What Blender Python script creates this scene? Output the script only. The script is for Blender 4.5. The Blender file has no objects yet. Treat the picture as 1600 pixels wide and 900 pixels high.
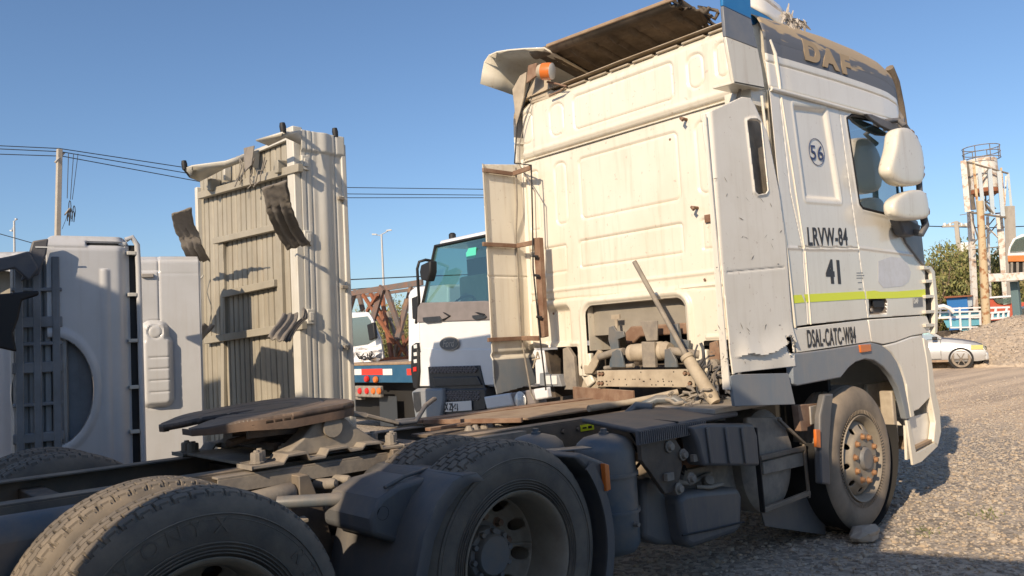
import bpy, math, random
import numpy as np
from mathutils import Vector, Matrix
R_ = math.radians
random.seed(7); rng = np.random.default_rng(7)
SC = bpy.context.scene
COL = SC.collection

# ---------------------------------------------------------------- camera
CAM_LOC = (-5.728, -3.955, 1.479); YAW, PITCH, ROLL, FPX = R_(48.14), R_(3.87), R_(-3.04), 1260.0
_F = Vector((math.cos(YAW)*math.cos(PITCH), math.sin(YAW)*math.cos(PITCH), math.sin(PITCH)))
_R = Vector((math.sin(YAW), -math.cos(YAW), 0)); _U = _R.cross(_F)
_R2 = _R*math.cos(ROLL)+_U*math.sin(ROLL); _U2 = -_R*math.sin(ROLL)+_U*math.cos(ROLL)
cam_d = bpy.data.cameras.new('camera'); cam = bpy.data.objects.new('camera', cam_d); COL.objects.link(cam)
m3 = Matrix((_R2, _U2, -_F)).transposed()
cam.matrix_world = Matrix.Translation(CAM_LOC) @ m3.to_4x4()
cam_d.sensor_width = 36; cam_d.lens = 36*FPX/1600; cam_d.clip_start = .05; cam_d.clip_end = 3000
SC.camera = cam
SC.render.resolution_x, SC.render.resolution_y = 1024, 576

# ---------------------------------------------------------------- sky and sun
SUN_AZ, SUN_EL = R_(19), R_(28)          # heading of the light over the ground, height of the sun
w = bpy.data.worlds.new('World'); SC.world = w; w.use_nodes = True
nt = w.node_tree; bg = nt.nodes['Background']
sky = nt.nodes.new('ShaderNodeTexSky'); sky.sky_type = 'NISHITA'; sky.sun_disc = False
sky.sun_elevation = SUN_EL
sky.sun_rotation = math.atan2(-math.cos(SUN_AZ), -math.sin(SUN_AZ))
sky.altitude = 300; sky.air_density = 1.0; sky.dust_density = 1.3; sky.ozone_density = 4.5
nt.links.new(sky.outputs[0], bg.inputs[0]); bg.inputs[1].default_value = .115
sd_ = bpy.data.lights.new('sun', 'SUN'); sd_.energy = 4.2; sd_.angle = R_(.5); sd_.color = (1, .82, .61)
sun = bpy.data.objects.new('sun', sd_); COL.objects.link(sun)
_L = Vector((math.cos(SUN_AZ)*math.cos(SUN_EL), math.sin(SUN_AZ)*math.cos(SUN_EL), -math.sin(SUN_EL)))
sun.rotation_euler = _L.to_track_quat('-Z', 'Y').to_euler()
SC.view_settings.view_transform = 'Standard'; SC.view_settings.look = 'None'
SC.view_settings.exposure = 0.33; SC.view_settings.gamma = 1

# ---------------------------------------------------------------- helpers
def ray(u, v): return _F + _R2*((u-800)/FPX) - _U2*((v-450)/FPX)
def P(u, v, Z): return Vector(CAM_LOC) + ray(u, v)*Z          # a point at depth Z metres
def onp(u, v, ax, val):
    d = ray(u, v); return Vector(CAM_LOC) + d*((val-CAM_LOC[ax])/d[ax])
def bk(u, v, x=-.911): p = onp(u, v, 0, x); return (p.y, p.z)  # on the cab's rear plane
def sd(u, v, y=-1.245): p = onp(u, v, 1, y); return (p.x, p.z) # on the cab's side plane
def gd(u, v, z=0.0): p = onp(u, v, 2, z); return (p.x, p.y)

def tag(o, label=None, cat=None, group=None, kind=None):
    if label: o['label'] = label
    if cat: o['category'] = cat
    if group: o['group'] = group
    if kind: o['kind'] = kind
    return o
def empty(name, loc=(0, 0, 0), rz=0, label=None, cat=None, group=None, rx=0, ry=0):
    o = bpy.data.objects.new(name, None); COL.objects.link(o); o.empty_display_size = .2
    o.location = loc; o.rotation_euler = (rx, ry, rz); return tag(o, label, cat, group)
def copy_tree(o, parent=None):
    c = o.copy(); COL.objects.link(c); c.parent = parent
    for ch in list(o.children):
        copy_tree(ch, c)
    return c

SPLIT = {'box_ribs': 'box_rib', 'mounting_bolts': 'mounting_bolt', 'cab_mount_brackets': 'cab_mount_bracket', 'valves': 'valve', 'rail_bolts': 'rail_bolt', 'wheel_nuts': 'wheel_nut', 'beam_bolts': 'beam_bolt', 'stabiliser_bars': 'stabiliser_bar', 'frame_uprights': 'frame_upright', 'pins': 'shackle_pin', 'actuators': 'brake_actuator', 'tray_bolts': 'tray_bolt', 'flange_pieces': 'flange_piece', 'hoses': 'air_hose', 'mirror_arms': 'mirror_arm', 'panel_edges': 'panel_edge', 'seat_backs': 'seat_back', 'pillars': 'pillar', 'fittings': 'fitting'}
class MB:
    def __init__(s): s.v = []; s.f = []; s.mi = []; s.m = 0
    def add(s, vs, fs):
        b = len(s.v); s.v.extend([tuple(p) for p in vs]); s.f.extend([tuple(i+b for i in f) for f in fs]); s.mi.extend([s.m]*len(fs)); return s
    def hexa(s, a):            # a: 8 points, bottom ring then top ring
        return s.add(a, [(3, 2, 1, 0), (4, 5, 6, 7), (0, 1, 5, 4), (1, 2, 6, 5), (2, 3, 7, 6), (3, 0, 4, 7)])
    def box(s, x0, x1, y0, y1, z0, z1, M=None):
        a = [(x0, y0, z0), (x1, y0, z0), (x1, y1, z0), (x0, y1, z0), (x0, y0, z1), (x1, y0, z1), (x1, y1, z1), (x0, y1, z1)]
        if M is not None: a = [M @ Vector(p) for p in a]
        return s.hexa(a)
    def bar(s, p, q, w, h, up=(0, 0, 1)):   # rectangular bar from p to q
        p, q = Vector(p), Vector(q); d = (q-p).normalized(); up = Vector(up)
        sx = d.cross(up)
        if sx.length < 1e-4: sx = d.cross(Vector((1, 0, 0)))
        sx.normalize(); uz = sx.cross(d).normalized(); sx = sx*w/2; uz = uz*h/2
        return s.hexa([p-sx-uz, q-sx-uz, q+sx-uz, p+sx-uz, p-sx+uz, q-sx+uz, q+sx+uz, p+sx+uz])
    def prism(s, poly, vec):
        vec = Vector(vec); n = len(poly); a = [Vector(p) for p in poly]
        s.add(a+[p+vec for p in a], [tuple(range(n))[::-1], tuple(range(n, 2*n))]+[(i, (i+1) % n, n+(i+1) % n, n+i) for i in range(n)]); return s
    def tube(s, pts, r, n=8, caps=True, flat=1.0):
        pts = [Vector(p) for p in pts]; k = len(pts); rs = r if isinstance(r, (list, tuple)) else [r]*k
        vs = []; prev = None
        for i, p in enumerate(pts):
            t = (pts[min(i+1, k-1)]-pts[max(i-1, 0)]).normalized()
            if prev is None:
                a = t.cross(Vector((0, 0, 1)))
                if a.length < .05: a = t.cross(Vector((1, 0, 0)))
            else: a = prev - t*prev.dot(t)
            a.normalize(); prev = a; b = t.cross(a)
            for j in range(n):
                an = 2*math.pi*j/n; vs.append(p + a*math.cos(an)*rs[i] + b*math.sin(an)*rs[i]*flat)
        fs = [(i*n+j, i*n+(j+1) % n, (i+1)*n+(j+1) % n, (i+1)*n+j) for i in range(k-1) for j in range(n)]
        if caps: fs += [tuple(range(n))[::-1], tuple(range((k-1)*n, k*n))]
        return s.add(vs, fs)
    def lathe(s, prof, o=(0, 0, 0), axis=(0, 0, 1), n=32, a0=0, a1=2*math.pi, caps=False):
        o = Vector(o); ax = Vector(axis).normalized(); e = ax.cross(Vector((0, 0, 1)))
        if e.length < .05: e = ax.cross(Vector((1, 0, 0)))
        e.normalize(); g = ax.cross(e); full = abs(a1-a0-2*math.pi) < 1e-6; nn = n if full else n+1
        vs = []
        for r, h in prof:
            for j in range(nn):
                an = a0+(a1-a0)*j/n; vs.append(o + ax*h + e*r*math.cos(an) + g*r*math.sin(an))
        fs = []
        for i in range(len(prof)-1):
            for j in range(n):
                k = (j+1) % nn; fs.append((i*nn+j, i*nn+k, (i+1)*nn+k, (i+1)*nn+j))
        if caps and full: fs += [tuple(range(nn))[::-1], tuple(range((len(prof)-1)*nn, len(prof)*nn))]
        return s.add(vs, fs)
    def bolt(s, p, axis, r=.014, h=.02, n=6):
        return s.lathe([(0.0001, h), (r*.9, h), (r, h*.85), (r, 0), (r*1.5, 0), (r*1.5, -.003)], p, axis, n)
    def pieces(s):
        par = list(range(len(s.v)))
        def find(a):
            while par[a] != a: par[a] = par[par[a]]; a = par[a]
            return a
        for f in s.f:
            r = find(f[0])
            for i in f[1:]: par[find(i)] = r
        out = {}
        for f, m in zip(s.f, s.mi): out.setdefault(find(f[0]), []).append((f, m))
        res = []
        for fl in out.values():
            b = MB(); mp = {}
            for f, m in fl:
                for i in f:
                    if i not in mp: mp[i] = len(b.v); b.v.append(s.v[i])
                b.f.append(tuple(mp[i] for i in f)); b.mi.append(m)
            res.append(b)
        return res
    def build(s, name, mats, parent=None, smooth=35, bevel=0, solid=0, seg=2, sub=0):
        if name in SPLIT:
            for k, p in enumerate(s.pieces()): o = p.build(SPLIT[name], mats, parent, smooth, bevel, solid, seg, sub)
            return o
        me = bpy.data.meshes.new(name); me.from_pydata(s.v, [], s.f); return finish(me, name, mats, parent, smooth, bevel, solid, seg, s.mi if any(s.mi) else None, sub)

def finish(me, name, mats, parent=None, smooth=35, bevel=0, solid=0, seg=2, mi=None, sub=0, off=-1):
    if not isinstance(mats, (list, tuple)): mats = [mats]
    for m in mats: me.materials.append(m)
    if mi is not None: me.polygons.foreach_set('material_index', mi)
    me.validate(); me.update()
    o = bpy.data.objects.new(name, me); COL.objects.link(o)
    if parent is not None: o.parent = parent
    if smooth:
        me.polygons.foreach_set('use_smooth', [True]*len(me.polygons))
        try: me.set_sharp_from_angle(angle=R_(smooth))
        except Exception: pass
    if solid:
        md = o.modifiers.new('solid', 'SOLIDIFY'); md.thickness = solid; md.offset = off
    if sub:
        md = o.modifiers.new('sub', 'SUBSURF'); md.levels = md.render_levels = sub
    if bevel:
        md = o.modifiers.new('bevel', 'BEVEL'); md.width = bevel; md.segments = seg; md.limit_method = 'ANGLE'; md.angle_limit = R_(40); md.harden_normals = False
    return o

# --- height-field sheets with outlines cut by signed distance
def rrect(U, V, cu, cv, hu, hv, r):
    r = min(r, hu, hv); qx = np.abs(U-cu)-hu+r; qy = np.abs(V-cv)-hv+r
    return np.hypot(np.maximum(qx, 0), np.maximum(qy, 0))+np.minimum(np.maximum(qx, qy), 0)-r
def polysdf(U, V, poly):       # negative inside
    d = np.full(U.shape, 1e9); s = np.ones(U.shape); n = len(poly)
    for i in range(n):
        ax, ay = poly[i]; bx, by = poly[i-1]
        ex, ey = bx-ax, by-ay; wx, wy = U-ax, V-ay
        t = np.clip((wx*ex+wy*ey)/(ex*ex+ey*ey), 0, 1)
        d = np.minimum(d, (wx-ex*t)**2+(wy-ey*t)**2)
        c1 = V >= ay; c2 = V < by; c3 = ex*wy > ey*wx
        flip = (c1 & c2 & c3) | (~c1 & ~c2 & ~c3); s = np.where(flip, -s, s)
    return s*np.sqrt(d)
def linedist(U, V, pts):
    d = np.full(U.shape, 1e9)
    for (ax, ay), (bx, by) in zip(pts[:-1], pts[1:]):
        ex, ey = bx-ax, by-ay; wx, wy = U-ax, V-ay
        t = np.clip((wx*ex+wy*ey)/(ex*ex+ey*ey+1e-12), 0, 1)
        d = np.minimum(d, np.hypot(wx-ex*t, wy-ey*t))
    return d
def bump(d, w): x = np.clip(np.abs(d)/w, 0, 1); return (1-x*x)**2
def sstep(a, b, x): t = np.clip((x-a)/(b-a), 0, 1); return t*t*(3-2*t)
def sheet(name, u0, u1, v0, v1, res, disp, keep, place, mats, parent, thick=0, matf=None, off=-1):
    nu = int(round((u1-u0)/res))+1; nv = int(round((v1-v0)/res))+1
    U, V = np.meshgrid(np.linspace(u0, u1, nu), np.linspace(v0, v1, nv), indexing='ij')
    if keep is not None:
        S = keep(U, V)
        for _ in range(2):
            e = 1e-4; gu = (keep(U+e, V)-keep(U-e, V))/(2*e); gv = (keep(U, V+e)-keep(U, V-e))/(2*e)
            S = keep(U, V); near = (S > -res*1.0) & (S < res*.0)
            if _ == 0: near0 = near
            U = np.where(near0, U-gu*S, U); V = np.where(near0, V-gv*S, V)
        Sk = keep(U, V); ok = Sk > -1e-3
        q = ok[:-1, :-1] & ok[1:, :-1] & ok[1:, 1:] & ok[:-1, 1:]
    else: q = np.ones((nu-1, nv-1), bool)
    D = disp(U, V) if disp is not None else np.zeros_like(U)
    X, Y, Z = place(U, V, D)
    idx = np.arange(nu*nv).reshape(nu, nv)
    F = np.stack([idx[:-1, :-1][q], idx[1:, :-1][q], idx[1:, 1:][q], idx[:-1, 1:][q]], 1)
    used = np.unique(F); mp = -np.ones(nu*nv, int); mp[used] = np.arange(len(used)); F = mp[F]
    co = np.stack([np.broadcast_to(a, U.shape).ravel()[used] for a in (X, Y, Z)], 1)
    me = bpy.data.meshes.new(name); me.from_pydata(co.tolist(), [], F.tolist())
    mi = None
    if matf is not None:
        MI = matf(U, V); mi = MI[:-1, :-1][q].astype(int).tolist()
    return finish(me, name, mats, parent, 50, 0, thick, mi=mi, off=off)

def text_mesh(name, txt, size, mat, parent, origin, xdir, ydir, ext=.0012, offset=0.0, sx=1.0, align='LEFT', shear=0, space=1.0):
    cu = bpy.data.curves.new(name, 'FONT'); cu.body = txt; cu.size = size; cu.extrude = ext; cu.offset = offset; cu.align_x = align; cu.shear = shear; cu.space_character = space
    t = bpy.data.objects.new(name+'_tmp', cu); COL.objects.link(t)
    dg = bpy.context.evaluated_depsgraph_get(); me = bpy.data.meshes.new_from_object(t.evaluated_get(dg)); bpy.data.objects.remove(t)
    me.name = name; xd = Vector(xdir).normalized(); yd = Vector(ydir).normalized(); zd = xd.cross(yd).normalized(); o = Vector(origin)
    for v in me.vertices: c = v.co.copy(); v.co = o + xd*c.x*sx + yd*c.y + zd*c.z
    me.materials.clear()
    return finish(me, name, mat, parent, 0)

# ---------------------------------------------------------------- materials
def nd(t, typ, **kw):
    n = t.nodes.new(typ)
    for k, v in kw.items(): setattr(n, k, v)
    return n
def mat(name, col, rough=.5, metal=0, col2=None, scale=3, amt=.5, dust=0, dustc=(.36, .28, .20), bumps=.0, bscale=60, spec=.5, streak=0, streakc=(.2, .15, .1), coat=0, detail=6, lo=.4, hi=.65, space='Object', spots=0):
    m = bpy.data.materials.new(name); m.use_nodes = True; t = m.node_tree; b = t.nodes['Principled BSDF']
    b.inputs['Roughness'].default_value = rough; b.inputs['Metallic'].default_value = metal; b.inputs['Specular IOR Level'].default_value = spec
    b.inputs['Coat Weight'].default_value = coat; b.inputs['Coat Roughness'].default_value = .08
    tc = nd(t, 'ShaderNodeTexCoord'); L = t.links.new; src = tc.outputs[space]
    cur = None
    rgb = nd(t, 'ShaderNodeRGB'); rgb.outputs[0].default_value = (*col, 1); cur = rgb.outputs[0]
    def mixin(fac, c):
        nonlocal cur
        mx = nd(t, 'ShaderNodeMix', data_type='RGBA'); L(fac, mx.inputs[0]); L(cur, mx.inputs[6]); mx.inputs[7].default_value = (*c, 1); cur = mx.outputs[2]
    def noise(sc, det=detail, vec=None, rg=.6):
        n = nd(t, 'ShaderNodeTexNoise'); n.inputs['Scale'].default_value = sc; n.inputs['Detail'].default_value = det; n.inputs['Roughness'].default_value = rg
        L(vec if vec is not None else src, n.inputs['Vector']); return n.outputs['Fac']
    def ramp(f, a, b_, k=1.0):
        r = nd(t, 'ShaderNodeMapRange'); r.inputs[1].default_value = a; r.inputs[2].default_value = b_; r.inputs[3].default_value = 0; r.inputs[4].default_value = k; r.clamp = True; L(f, r.inputs[0]); return r.outputs[0]
    if col2: mixin(ramp(noise(scale), lo, hi, amt), col2)
    if streak:
        mp = nd(t, 'ShaderNodeMapping'); mp.inputs['Scale'].default_value = (9, 9, .7); L(src, mp.inputs[0])
        mixin(ramp(noise(2.2, 5, mp.outputs[0]), .52, .75, streak), streakc)
    if dust:
        g = nd(t, 'ShaderNodeNewGeometry'); sx = nd(t, 'ShaderNodeSeparateXYZ'); L(g.outputs['Normal'], sx.inputs[0])
        up = ramp(sx.outputs[2], -.1, .9, 1.0); ns = ramp(noise(5, 8), .3, .62, 1.0)
        a = nd(t, 'ShaderNodeMath', operation='MULTIPLY_ADD'); L(up, a.inputs[0]); a.inputs[1].default_value = .75; a.inputs[2].default_value = .3
        mu = nd(t, 'ShaderNodeMath', operation='MULTIPLY'); L(a.outputs[0], mu.inputs[0]); L(ns, mu.inputs[1])
        m2 = nd(t, 'ShaderNodeMath', operation='MULTIPLY', use_clamp=True); L(mu.outputs[0], m2.inputs[0]); m2.inputs[1].default_value = dust
        mixin(m2.outputs[0], dustc)
        rr = nd(t, 'ShaderNodeMapRange'); rr.inputs[3].default_value = rough; rr.inputs[4].default_value = .95; L(m2.outputs[0], rr.inputs[0]); L(rr.outputs[0], b.inputs['Roughness'])
    if spots:
        mixin(ramp(noise(26, 3), .66, .70, spots), (.28, .15, .08)); mixin(ramp(noise(4.5, 9, None, .75), .60, .74, spots*.5), (.34, .27, .19))
    L(cur, b.inputs['Base Color'])
    if bumps:
        bp = nd(t, 'ShaderNodeBump'); bp.inputs['Strength'].default_value = bumps; bp.inputs['Distance'].default_value = .004
        L(noise(bscale, 4), bp.inputs['Height']); L(bp.outputs[0], b.inputs['Normal'])
    return m
def emis(name, col, s): 
    m = bpy.data.materials.new(name); m.use_nodes = True; b = m.node_tree.nodes['Principled BSDF']; b.inputs['Emission Color'].default_value = (*col, 1); b.inputs['Emission Strength'].default_value = s; return m
def glass(name, tint=(.55, .75, .72), refl=.12, opacity=.35, dark=(.02, .05, .05)):
    m = bpy.data.materials.new(name); m.use_nodes = True; t = m.node_tree; t.nodes.clear(); L = t.links.new
    o = nd(t, 'ShaderNodeOutputMaterial'); tr = nd(t, 'ShaderNodeBsdfTransparent'); tr.inputs[0].default_value = (*tint, 1)
    gl = nd(t, 'ShaderNodeBsdfGlossy'); gl.inputs['Roughness'].default_value = .03; gl.inputs[0].default_value = (1, 1, 1, 1)
    df = nd(t, 'ShaderNodeBsdfDiffuse'); df.inputs[0].default_value = (*dark, 1)
    a = nd(t, 'ShaderNodeMixShader'); a.inputs[0].default_value = opacity; L(tr.outputs[0], a.inputs[1]); L(df.outputs[0], a.inputs[2])
    lw = nd(t, 'ShaderNodeLayerWeight'); lw.inputs[0].default_value = .2
    mr = nd(t, 'ShaderNodeMapRange'); mr.inputs[3].default_value = refl; mr.inputs[4].default_value = .55; L(lw.outputs['Fresnel'], mr.inputs[0])
    b = nd(t, 'ShaderNodeMixShader'); L(mr.outputs[0], b.inputs[0]); L(a.outputs[0], b.inputs[1]); L(gl.outputs[0], b.inputs[2]); L(b.outputs[0], o.inputs[0]); return m

M = {}
M['cream'] = mat('cream_paint', (.74, .69, .58), .32, col2=(.66, .60, .48), scale=2.2, amt=.5, coat=.3, streak=.55, streakc=(.56, .47, .35), bumps=.05, bscale=6, spots=.3)
M['white'] = mat('white_paint', (.78, .74, .65), .28, col2=(.70, .65, .56), scale=2.5, amt=.5, coat=.4, streak=.25, streakc=(.55, .48, .38), bumps=.03, bscale=6, spots=.15)
M['panel'] = mat('chalky_white_panel', (.84, .79, .69), .5, col2=(.76, .70, .59), scale=4, amt=.6, streak=.25, streakc=(.6, .53, .42), bumps=.05, bscale=30, spots=.3)
M['grey'] = mat('grey_blue_plastic', (.20, .235, .27), .42, col2=(.26, .27, .28), scale=5, amt=.6, streak=.3, streakc=(.33, .32, .30), dust=.35)
M['darkplastic'] = mat('dark_plastic', (.055, .07, .095), .5, col2=(.10, .11, .12), scale=6, amt=.8, dust=.5, bumps=.1, bscale=90)
M['guard'] = mat('mudguard_plastic', (.080, .090, .104), .45, col2=(.13, .128, .12), scale=3, amt=.7, dust=.32, streak=.45, streakc=(.18, .155, .12), bumps=.1, bscale=80)
M['chassis'] = mat('chassis_paint', (.092, .086, .078), .55, col2=(.16, .135, .105), scale=6, amt=.8, dust=1.0, bumps=.25, bscale=50)
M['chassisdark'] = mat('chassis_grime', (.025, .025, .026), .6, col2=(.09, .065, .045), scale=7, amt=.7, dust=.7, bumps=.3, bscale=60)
M['rubber'] = mat('tyre_rubber', (.075, .070, .064), .72, col2=(.16, .135, .105), scale=7, amt=.85, dust=.65, dustc=(.33, .27, .2), bumps=.25, bscale=70, lo=.38, hi=.66)
M['rubberdusty'] = mat('dusty_tyre_rubber', (.14, .118, .092), .8, col2=(.25, .205, .155), scale=6, amt=.9, dust=.6, bumps=.25, bscale=70, lo=.3, hi=.6)
M['rim'] = mat('dusty_wheel_steel', (.30, .26, .20), .55, col2=(.19, .165, .13), scale=7, amt=.8, dust=.4, bumps=.15, bscale=60)
M['hub'] = mat('hub_paint', (.13, .14, .15), .5, col2=(.17, .15, .13), scale=9, amt=.8, dust=.5)
M['nut'] = mat('rusty_nut', (.36, .19, .09), .85, col2=(.24, .13, .07), scale=30, amt=.8)
M['rust'] = mat('rust', (.17, .085, .05), .85, col2=(.28, .18, .12), scale=9, amt=.9, dust=.5, bumps=.3, bscale=60)
M['fifth'] = mat('greasy_rusty_plate', (.035, .030, .030), .42, col2=(.15, .095, .065), scale=5, amt=.9, dust=.35, bumps=.4, bscale=40, streak=.3, streakc=(.3, .22, .15))
M['fifthrust'] = mat('rusty_plate_edge', (.15, .095, .065), .7, col2=(.07, .05, .042), scale=8, amt=.9, dust=.4, bumps=.4, bscale=40)
M['browncover'] = mat('dusty_brown_plate', (.33, .23, .14), .8, col2=(.20, .13, .09), scale=8, amt=.8, dust=.7, bumps=.3, bscale=50)
M['beamsteel'] = mat('dusty_light_beam', (.46, .39, .29), .7, col2=(.32, .26, .19), scale=8, amt=.8, bumps=.2, bscale=40)
M['duststeel'] = mat('dust_caked_steel', (.30, .265, .215), .75, col2=(.16, .15, .14), scale=10, amt=.9, dust=.4, bumps=.3, bscale=60)
M['tank'] = mat('air_tank_paint', (.080, .112, .14), .35, col2=(.15, .145, .135), scale=5, amt=.7, dust=.45, streak=.35, streakc=(.2, .15, .11), bumps=.08)
M['silver'] = mat('weathered_aluminium', (.42, .40, .37), .5, metal=.3, col2=(.30, .27, .23), scale=6, amt=.8, dust=.5)
M['underside'] = mat('dirty_fibreglass', (.095, .075, .055), .85, col2=(.24, .19, .14), scale=3, amt=.8, streak=.6, streakc=(.05, .038, .028), bumps=.4, bscale=30)
M['black'] = mat('black_rubber', (.014, .014, .015), .6)
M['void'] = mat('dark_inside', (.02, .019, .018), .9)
M['amber'] = mat('amber_lens', (.66, .17, .03), .25, coat=.5)
M['clear'] = mat('clear_lens', (.75, .75, .72), .12, coat=.6)
M['redlens'] = mat('red_lens', (.6, .02, .015), .2, coat=.5)
M['yellow'] = mat('reflective_yellow_tape', (.80, .88, .04), .4)
M['ink'] = mat('black_lettering', (.025, .022, .025), .45)
M['navy'] = mat('navy_lettering', (.025, .04, .13), .45)
M['blueband'] = mat('blue_decal', (.02, .17, .42), .3, coat=.4, col2=(.05, .22, .45), scale=6, amt=.4)
M['greyband'] = mat('grey_decal', (.17, .18, .20), .4, col2=(.24, .23, .22), scale=8, amt=.6)
M['glass'] = glass('tinted_glass', (.28, .40, .42), .05, .45, (.07, .12, .125))
M['dustc'] = mat('settled_dust', (.35, .265, .17), .95, col2=(.36, .27, .18), scale=20, amt=.6)
M['foam'] = mat('torn_fibre', (.55, .50, .44), .9, col2=(.35, .31, .27), scale=40, amt=.9)
# ================================================================ ground
def ground():
    # near patch with real stones' relief, far sheet out to the horizon
    m = mat('gravel_ground', (.43, .36, .28), .95, col2=(.34, .285, .225), scale=.35, amt=.8)
    t = m.node_tree; b = t.nodes['Principled BSDF']; L = t.links.new
    tc = nd(t, 'ShaderNodeTexCoord')
    v1 = nd(t, 'ShaderNodeTexVoronoi'); v1.inputs['Scale'].default_value = 26; L(tc.outputs['Object'], v1.inputs['Vector'])
    v2 = nd(t, 'ShaderNodeTexVoronoi'); v2.inputs['Scale'].default_value = 60; L(tc.outputs['Object'], v2.inputs['Vector'])
    cur = b.inputs['Base Color'].links[0].from_socket
    hs = nd(t, 'ShaderNodeSeparateColor'); L(v1.outputs['Color'], hs.inputs[0])
    mr = nd(t, 'ShaderNodeMapRange'); mr.inputs[3].default_value = .55; mr.inputs[4].default_value = 1.45; L(hs.outputs[0], mr.inputs[0])
    vm = nd(t, 'ShaderNodeVectorMath', operation='SCALE'); L(cur, vm.inputs[0]); L(mr.outputs[0], vm.inputs['Scale'])
    # packed earth further out, where vehicles have driven
    sx = nd(t, 'ShaderNodeSeparateXYZ'); L(tc.outputs['Object'], sx.inputs[0])
    n = nd(t, 'ShaderNodeTexNoise'); n.inputs['Scale'].default_value = .5; n.inputs['Detail'].default_value = 7; L(tc.outputs['Object'], n.inputs['Vector'])
    ad = nd(t, 'ShaderNodeMath', operation='MULTIPLY_ADD'); L(n.outputs['Fac'], ad.inputs[0]); ad.inputs[1].default_value = 9; L(sx.outputs[0], ad.inputs[2])
    er = nd(t, 'ShaderNodeMapRange'); er.inputs[1].default_value = 9.5; er.inputs[2].default_value = 13; L(ad.outputs[0], er.inputs[0])
    mx = nd(t, 'ShaderNodeMix', data_type='RGBA'); L(er.outputs[0], mx.inputs[0]); L(vm.outputs[0], mx.inputs[6]); mp_ = nd(t, 'ShaderNodeMapping'); mp_.inputs['Rotation'].default_value = (0, 0, R_(-62)); mp_.inputs['Scale'].default_value = (.12, 1.3, 1); L(tc.outputs['Object'], mp_.inputs[0]); n2 = nd(t, 'ShaderNodeTexNoise'); n2.inputs['Scale'].default_value = 1.4; n2.inputs['Detail'].default_value = 8; L(mp_.outputs[0], n2.inputs['Vector']); r2 = nd(t, 'ShaderNodeMapRange'); r2.inputs[1].default_value = .42; r2.inputs[2].default_value = .68; L(n2.outputs['Fac'], r2.inputs[0]); m2 = nd(t, 'ShaderNodeMix', data_type='RGBA'); L(r2.outputs[0], m2.inputs[0]); m2.inputs[6].default_value = (.70, .53, .355, 1); m2.inputs[7].default_value = (.44, .33, .23, 1); L(m2.outputs[2], mx.inputs[7]); L(mx.outputs[2], b.inputs['Base Color'])
    bp = nd(t, 'ShaderNodeBump'); bp.inputs['Strength'].default_value = .45; bp.inputs['Distance'].default_value = .02
    su = nd(t, 'ShaderNodeMath', operation='ADD'); L(v1.outputs['Distance'], su.inputs[0]); L(v2.outputs['Distance'], su.inputs[1]); L(su.outputs[0], bp.inputs['Height'])
    L(bp.outputs[0], b.inputs['Normal'])
    g = MB(); rs = [0, 4, 8, 14, 24, 40, 70, 120, 250, 500, 1000]; n = 64
    xs = sorted(set([-x for x in rs]+rs)); 
    vs = [(x+3, y, 0) for x in xs for y in xs]; k = len(xs)
    fs = [(i*k+j, (i+1)*k+j, (i+1)*k+j+1, i*k+j+1) for i in range(k-1) for j in range(k-1)]
    g.add(vs, fs); o = g.build('ground', m, None, 0); o['kind'] = 'structure'
    # loose stones near the truck: far too many to count
    s = MB()
    base = []
    for q in range(6):
        bmv = [Vector((math.sin(a)*math.cos(b_), math.cos(a)*1.0, math.sin(a)*math.sin(b_))) for a in (.01, 1.0, 2.1, 3.13) for b_ in (0, 1.3, 2.5, 3.9, 5.1)]
        base.append([Vector((p.x*random.uniform(.7, 1.2), p.y*random.uniform(.7, 1.2), p.z*random.uniform(.5, .8))) for p in bmv])
    fs = [(i*5+j, i*5+(j+1) % 5, (i+1)*5+(j+1) % 5, (i+1)*5+j) for i in range(3) for j in range(5)]
    N = 75000
    for _ in range(N):
        # denser near the camera side of the picture
        tt = random.random()**1.7; x = random.uniform(-3.5, 3)+tt*14; y = -4.5+random.random()*7 + tt*random.uniform(-8, 5)
        sz = random.lognormvariate(-4.7, .45); sz = min(sz, .028)
        a = random.uniform(0, 6.28); ca, sa = math.cos(a), math.sin(a)
        b0 = base[random.randrange(6)]
        s.m = random.choice((0, 0, 1, 1, 2, 3))
        s.add([(x+(p.x*ca-p.y*sa)*sz, y+(p.x*sa+p.y*ca)*sz, p.z*sz+sz*.25) for p in b0], fs)
    mats = [mat('stone_grey', (.40, .345, .28), .9), mat('stone_tan', (.46, .37, .27), .9), mat('stone_dark', (.30, .255, .21), .9), mat('stone_pale', (.50, .43, .34), .9)]
    s.build('loose_gravel', mats, None, 0)['kind'] = 'stuff'
ground()

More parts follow.
